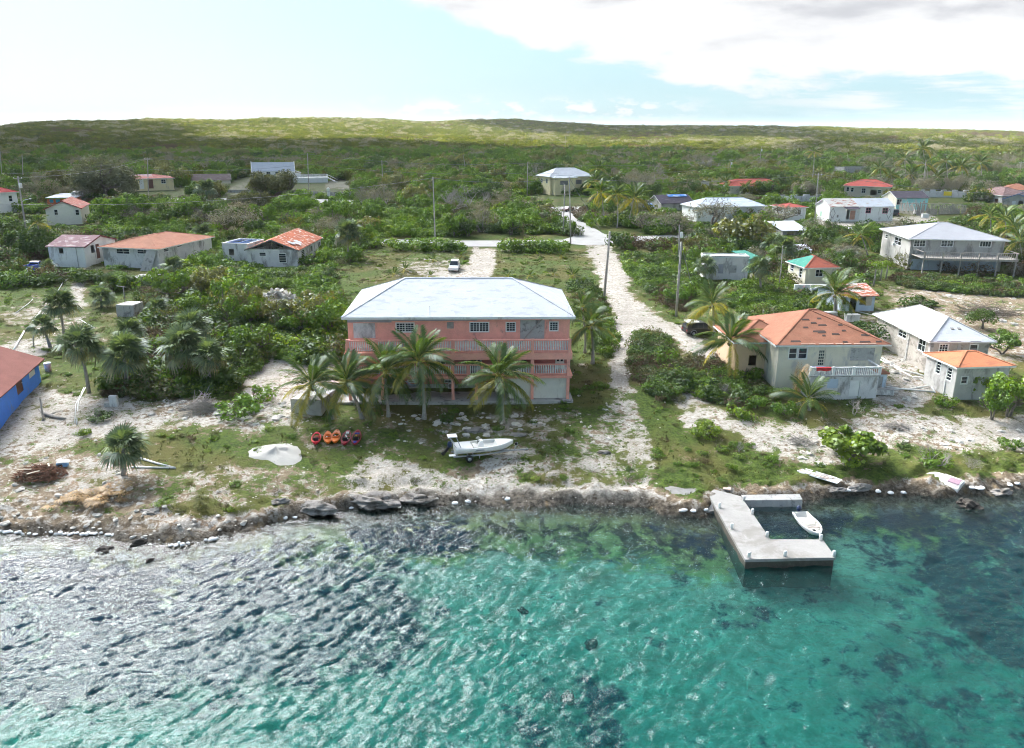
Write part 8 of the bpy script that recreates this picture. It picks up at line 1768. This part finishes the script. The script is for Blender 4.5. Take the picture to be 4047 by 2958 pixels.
def place_wood(name,D0,D1,n,r0,r1,ks,fl=True,extra=None,kn=0.012,hs=(.7,1.1),limit=True):
    x,y=sample_fan(D0,D1,n); ok=~blocked(x,y)
    if extra is not None: ok&=extra(x,y)
    x,y=x[ok],y[ok]; z=height(x,y); ms=pool(*ks); r=r0+(r1-r0)*RNG.random(len(x))**1.5; r*=0.75+.5*fbm(x*.02,y*.02,77,2)
    hh=RNG.uniform(hs[0],hs[1],len(x))
    if limit:
        lim=frontlimit(x,y); H=r*hh*1.2; f=np.minimum(1,lim/H); keep=f>.12; hh=hh*f; r=r*np.sqrt(np.clip(f,.3,1)); x,y,z,r,hh=x[keep],y[keep],z[keep],r[keep],hh[keep]
    pat=fbm(x*kn,y*kn,55,3); idx=np.clip(((pat-.28)/.44+RNG.normal(size=len(x))*.22)*len(ms),0,len(ms)-1).astype(int)
    return scatter_object(name,np.stack([x,y,z-.1],1),np.stack([r,r,r*hh],1),idx,ms)
def midpoly(poly):
    def f(x,y):
        px,py=project(x,y,height(x,y)); return inpoly(px,py,poly)
    return f
YARD=[(-400,1110),(560,1150),(800,1080),(1300,1080),(1480,960),(1500,940),(2230,925),(2330,985),(2420,985),(2740,1010),(2740,1240),(3000,1290),(3330,1240),(3480,1090),(4500,1100),(4500,560),(-400,560)]
place_wood('scrub',135,300,6000,1.3,3.1,('brown','twiggy','dark','dark','olive','green','broad','bright','green'),extra=midpoly(YARD),kn=.05,hs=(.7,1.35))
LOW=[ZONES[i][0] for i in (0,1,5,6,7,8,10,12)]
def inlow(x,y):
    px,py=project(x,y,height(x,y)); b=np.zeros(px.shape,bool)
    for p in LOW: b|=inpoly(px,py,p)
    return b
place_wood('undergrowth',70,160,30000,.6,1.5,('brown','dark','olive','green','dark','bright','green'),extra=inlow,kn=.05)
place_wood('woodland',285,620,20000,1.8,4.0,('twiggy','hill_olive','broad_dark','dark','hill_green','broad','green','hill_olive','broad','yellow'),kn=.03,hs=(.7,1.4))
place_wood('forest',610,2000,60000,3.2,6.0,('brown','hill_olive','hill_green','hill_green','hill_olive','twiggy','hill_green'),limit=False,hs=(.55,.95),kn=.008)
# weeds and low creepers on the open ground near the water, from the land-cover map
def cover_at(x,y):
    px,py=project(x,y,height(x,y)); v=np.full(x.shape,.8)
    for poly,ve,p,soft in LANDCOVER:
        w=softpoly(px,py,poly,soft); v=v*(1-w)+ve*w
    return v
n=46000; x,y=RNG.uniform(-95,100,n),RNG.uniform(56,165,n); d=y-shore_y(x); ok=(d>2.2)&~np.array([False]*n); x,y=x[ok],y[ok]
B2=[grow_poly(f,.25) for f,h in ALLFOOT]; 
def onhouse(x,y):
    b=np.zeros(x.shape,bool)
    for p in B2: b|=inpoly(x,y,p)
    return b
cv=cover_at(x,y)*(.35+1.3*fbm(x*.35,y*.35,91,4)); ok=(RNG.random(len(x))<np.clip((cv-.35)*1.3,0.02,1)**1.3)&~onhouse(x,y); x,y=x[ok],y[ok]
KEEP=np.array([G(*p)[:2] for p in ((1250,1740),(1297,1737),(1328,1732),(1367,1738),(1408,1738),(1800,1800),(1850,1805),(1920,1800),(1095,1790),(3230,1880),(3725,1900),(160,1880),(360,1985))])
ok=np.min(np.hypot(x[:,None]-KEEP[None,:,0],y[:,None]-KEEP[None,:,1]),1)>1.5; x,y=x[ok],y[ok]
def make_grass(x,y):
    nb=7; n=len(x); z=height(x,y); a=RNG.random((n,nb))*6.283; L=RNG.uniform(.10,.30,(n,nb))*(0.7+.6*fbm(x*.2,y*.2,13,2))[:,None]; lean=RNG.uniform(.15,.8,(n,nb)); ox=RNG.normal(size=(n,nb))*.13; oy=RNG.normal(size=(n,nb))*.13; w=.035
    bx=x[:,None]+ox;by=y[:,None]+oy;bz=z[:,None]-.02+0*ox; tx=bx+np.cos(a)*L*lean;ty=by+np.sin(a)*L*lean;tz=bz+L*(1-.4*lean)
    px,py=-np.sin(a)*w,np.cos(a)*w; mx,my,mz=(bx*.5+tx*.5),(by*.5+ty*.5),bz*.35+tz*.65
    V=np.stack([np.stack([bx-px,by-py,bz],-1),np.stack([bx+px,by+py,bz],-1),np.stack([mx+px*.8,my+py*.8,mz],-1),np.stack([tx,ty,tz],-1)],2).reshape(-1,3)
    F=np.arange(len(V)).reshape(-1,4); lv=np.clip(np.repeat(fbm(x*.3,y*.3,19,3),nb)+RNG.normal(size=n*nb)*.18,0,1)
    return np_mesh('grass',V,F,leafmat('grass_blades',(0.030,0.045,0.010),(0.115,0.125,0.030),.35,.04,.5),dict(lv=('FACE','FLOAT',lv)))
tag(link('grass',make_grass(x,y)),None,None,None,'stuff')
m=int(len(x)*.16); i=RNG.permutation(len(x))[:m]; x2,y2=x[i],y[i]; lm=frontlimit(x2,y2); r=RNG.uniform(.22,.62,m)*(0.6+.8*fbm(x2*.15,y2*.15,66,2)); ms=pool('green','olive','bright','brown')
tag(scatter_object('weeds',np.stack([x2,y2,height(x2,y2)-.04],1),np.stack([r,r,np.minimum(r*RNG.uniform(.5,.95,m),lm)],1),RNG.integers(0,len(ms),m),ms),None,None,None,'stuff')
# small stones of the shore
def make_pebbles():
    n=15000; x,y=RNG.uniform(-60,64,n),RNG.uniform(52,110,n); d=y-shore_y(x); ok=(d>-.3)&(d<42); x,y=x[ok],y[ok]; v=cover_at(x,y); ok=(RNG.random(len(x))<np.clip(1.05-v*1.25,.04,1))&~onhouse(x,y); x,y=x[ok],y[ok]; n=len(x); z=height(x,y)
    s=RNG.uniform(.04,.15,n)*RNG.choice([.7,1,1.5],n,p=[.5,.35,.15])
    base=np.array([(1,0,0),(0,1,0),(-1,0,0),(0,-1,0),(0.1,0.1,.75),(0,0,-.4)],float); T=np.array([(0,1,4),(1,2,4),(2,3,4),(3,0,4)])
    V=base[None]*s[:,None,None]*RNG.uniform(.6,1.25,(n,6,1)); a=RNG.random(n)*6.28; c_,s_=np.cos(a)[:,None],np.sin(a)[:,None]
    X=V[...,0]*c_-V[...,1]*s_;Y=V[...,0]*s_+V[...,1]*c_; V=np.stack([X+x[:,None],Y+y[:,None],V[...,2]+z[:,None]+s[:,None]*.1],-1).reshape(-1,3)
    F=(np.arange(n)[:,None,None]*6+T[None]).reshape(-1,3)
    return np_mesh('pebbles',V,F,plain('pebble_stone',(0.46,0.43,0.38),.95,.35,3.0,.1))
tag(link('pebbles',make_pebbles()),None,None,None,'stuff')
# ---------------------------------------------------------------- the cloud that shades the settlement, high above and out of the picture
SUNLIT=[[(560,470),(640,470),(1214,455),(1500,465),(1760,470),(1850,490),(2000,520),(2200,533),(2400,548),(2700,543),(3000,546),(3200,553),(3060,590),(2800,586),(2600,581),(2300,586),(2100,579),(1900,563),(1700,554),(1500,551),(1250,546),(1050,549),(850,555),(765,535),(905,508),(780,500)],
 [(3220,506),(3600,500),(4600,500),(4600,590),(4047,572),(3850,561),(3700,551),(3500,529),(3300,517)],[(3460,581),(3640,578),(3800,586),(3980,590),(3980,597),(3700,597),(3460,591)]]
def cloud_deck():
    H=520.0; st=22.0
    xs=np.arange(-2300,1700,st); ys=np.arange(250,2700,st); xx,yy=np.meshgrid(xs,ys)
    # ground point shaded by each bit of cloud
    gx,gy,g_=xx.copy(),yy.copy(),np.zeros_like(xx)
    for _ in range(4):
        t=(H-g_)/SUNV[2]; gx=xx-SUNV[0]*t; gy=yy-SUNV[1]*t; g_=height(gx,np.maximum(gy,5),False)
    px,py=project(gx,gy,g_+3.0); front=gy>60
    jx=(fbm(gx/90,gy/90,3,3)-.5)*40; jy=(fbm(gx/120,gy/120,8,3)-.5)*7
    hole=np.zeros(xx.shape,bool)
    for p in SUNLIT: hole|=inpoly(px+jx,py+jy,p)&front
    keep=(~hole)&~((gx>0.67*np.maximum(gy,0)+42+(fbm(gy/40,gx/40,4,3)-.5)*16)|(gy<0))  # extra opening out of view at right, so left water mirrors bright sky
    th=18+70*fbm(xx/260,yy/260,12,4)
    nr,nc=xx.shape; idx=np.arange(nr*nc).reshape(nr,nc)
    c=keep[:-1,:-1]&keep[1:,:-1]&keep[:-1,1:]&keep[1:,1:]
    low=np.stack([xx,yy,H-8*fbm(xx/90,yy/90,2,3)],-1).reshape(-1,3); up=np.stack([xx+SUNV[0]*th/SUNV[2],yy+SUNV[1]*th/SUNV[2],H+th],-1).reshape(-1,3)
    q=np.stack([idx[:-1,:-1],idx[:-1,1:],idx[1:,1:],idx[1:,:-1]],-1)[c]
    F=np.vstack([q[:,::-1],q+nr*nc])
    m,nt,out=_base('cloud'); g=NT(nt); n=g.noise(g.scale(g.pos(),.004,.004,.004),1.0,5)
    tr=g.N.new('ShaderNodeBsdfTransparent'); tl=g.N.new('ShaderNodeBsdfTranslucent'); tl.inputs[0].default_value=(.32,.33,.34,1)
    mx=g.N.new('ShaderNodeMixShader'); g.L.new(g.ramp(n,.3,.7,CLOUD_OP[0],CLOUD_OP[1]),mx.inputs[0]); g.L.new(tr.outputs[0],mx.inputs[1]); g.L.new(tl.outputs[0],mx.inputs[2]); g.L.new(mx.outputs[0],out.inputs[0])
    me=np_mesh('cloud',np.vstack([low,up]),F,m,None,True); tag(link('cloud',me),kind='structure')
CLOUD_OP=(.74,.90)
cloud_deck()
print('OBJS',len(bpy.data.objects),'veg',VEGSTAT)
# ---------------------------------------------------------------- thin sea air
def haze():
    m,nt,out=_base('haze'); v=nt.nodes.new('ShaderNodeVolumePrincipled'); v.inputs['Density'].default_value=0.00005; v.inputs['Color'].default_value=(.84,.92,1,1); v.inputs['Anisotropy'].default_value=0.0
    nt.links.new(v.outputs[0],out.inputs[1]); mb=MB(); mb.box(-4000,-200,-9,4000,5200,64); tag(mb.build('haze',m),kind='stuff')
haze()
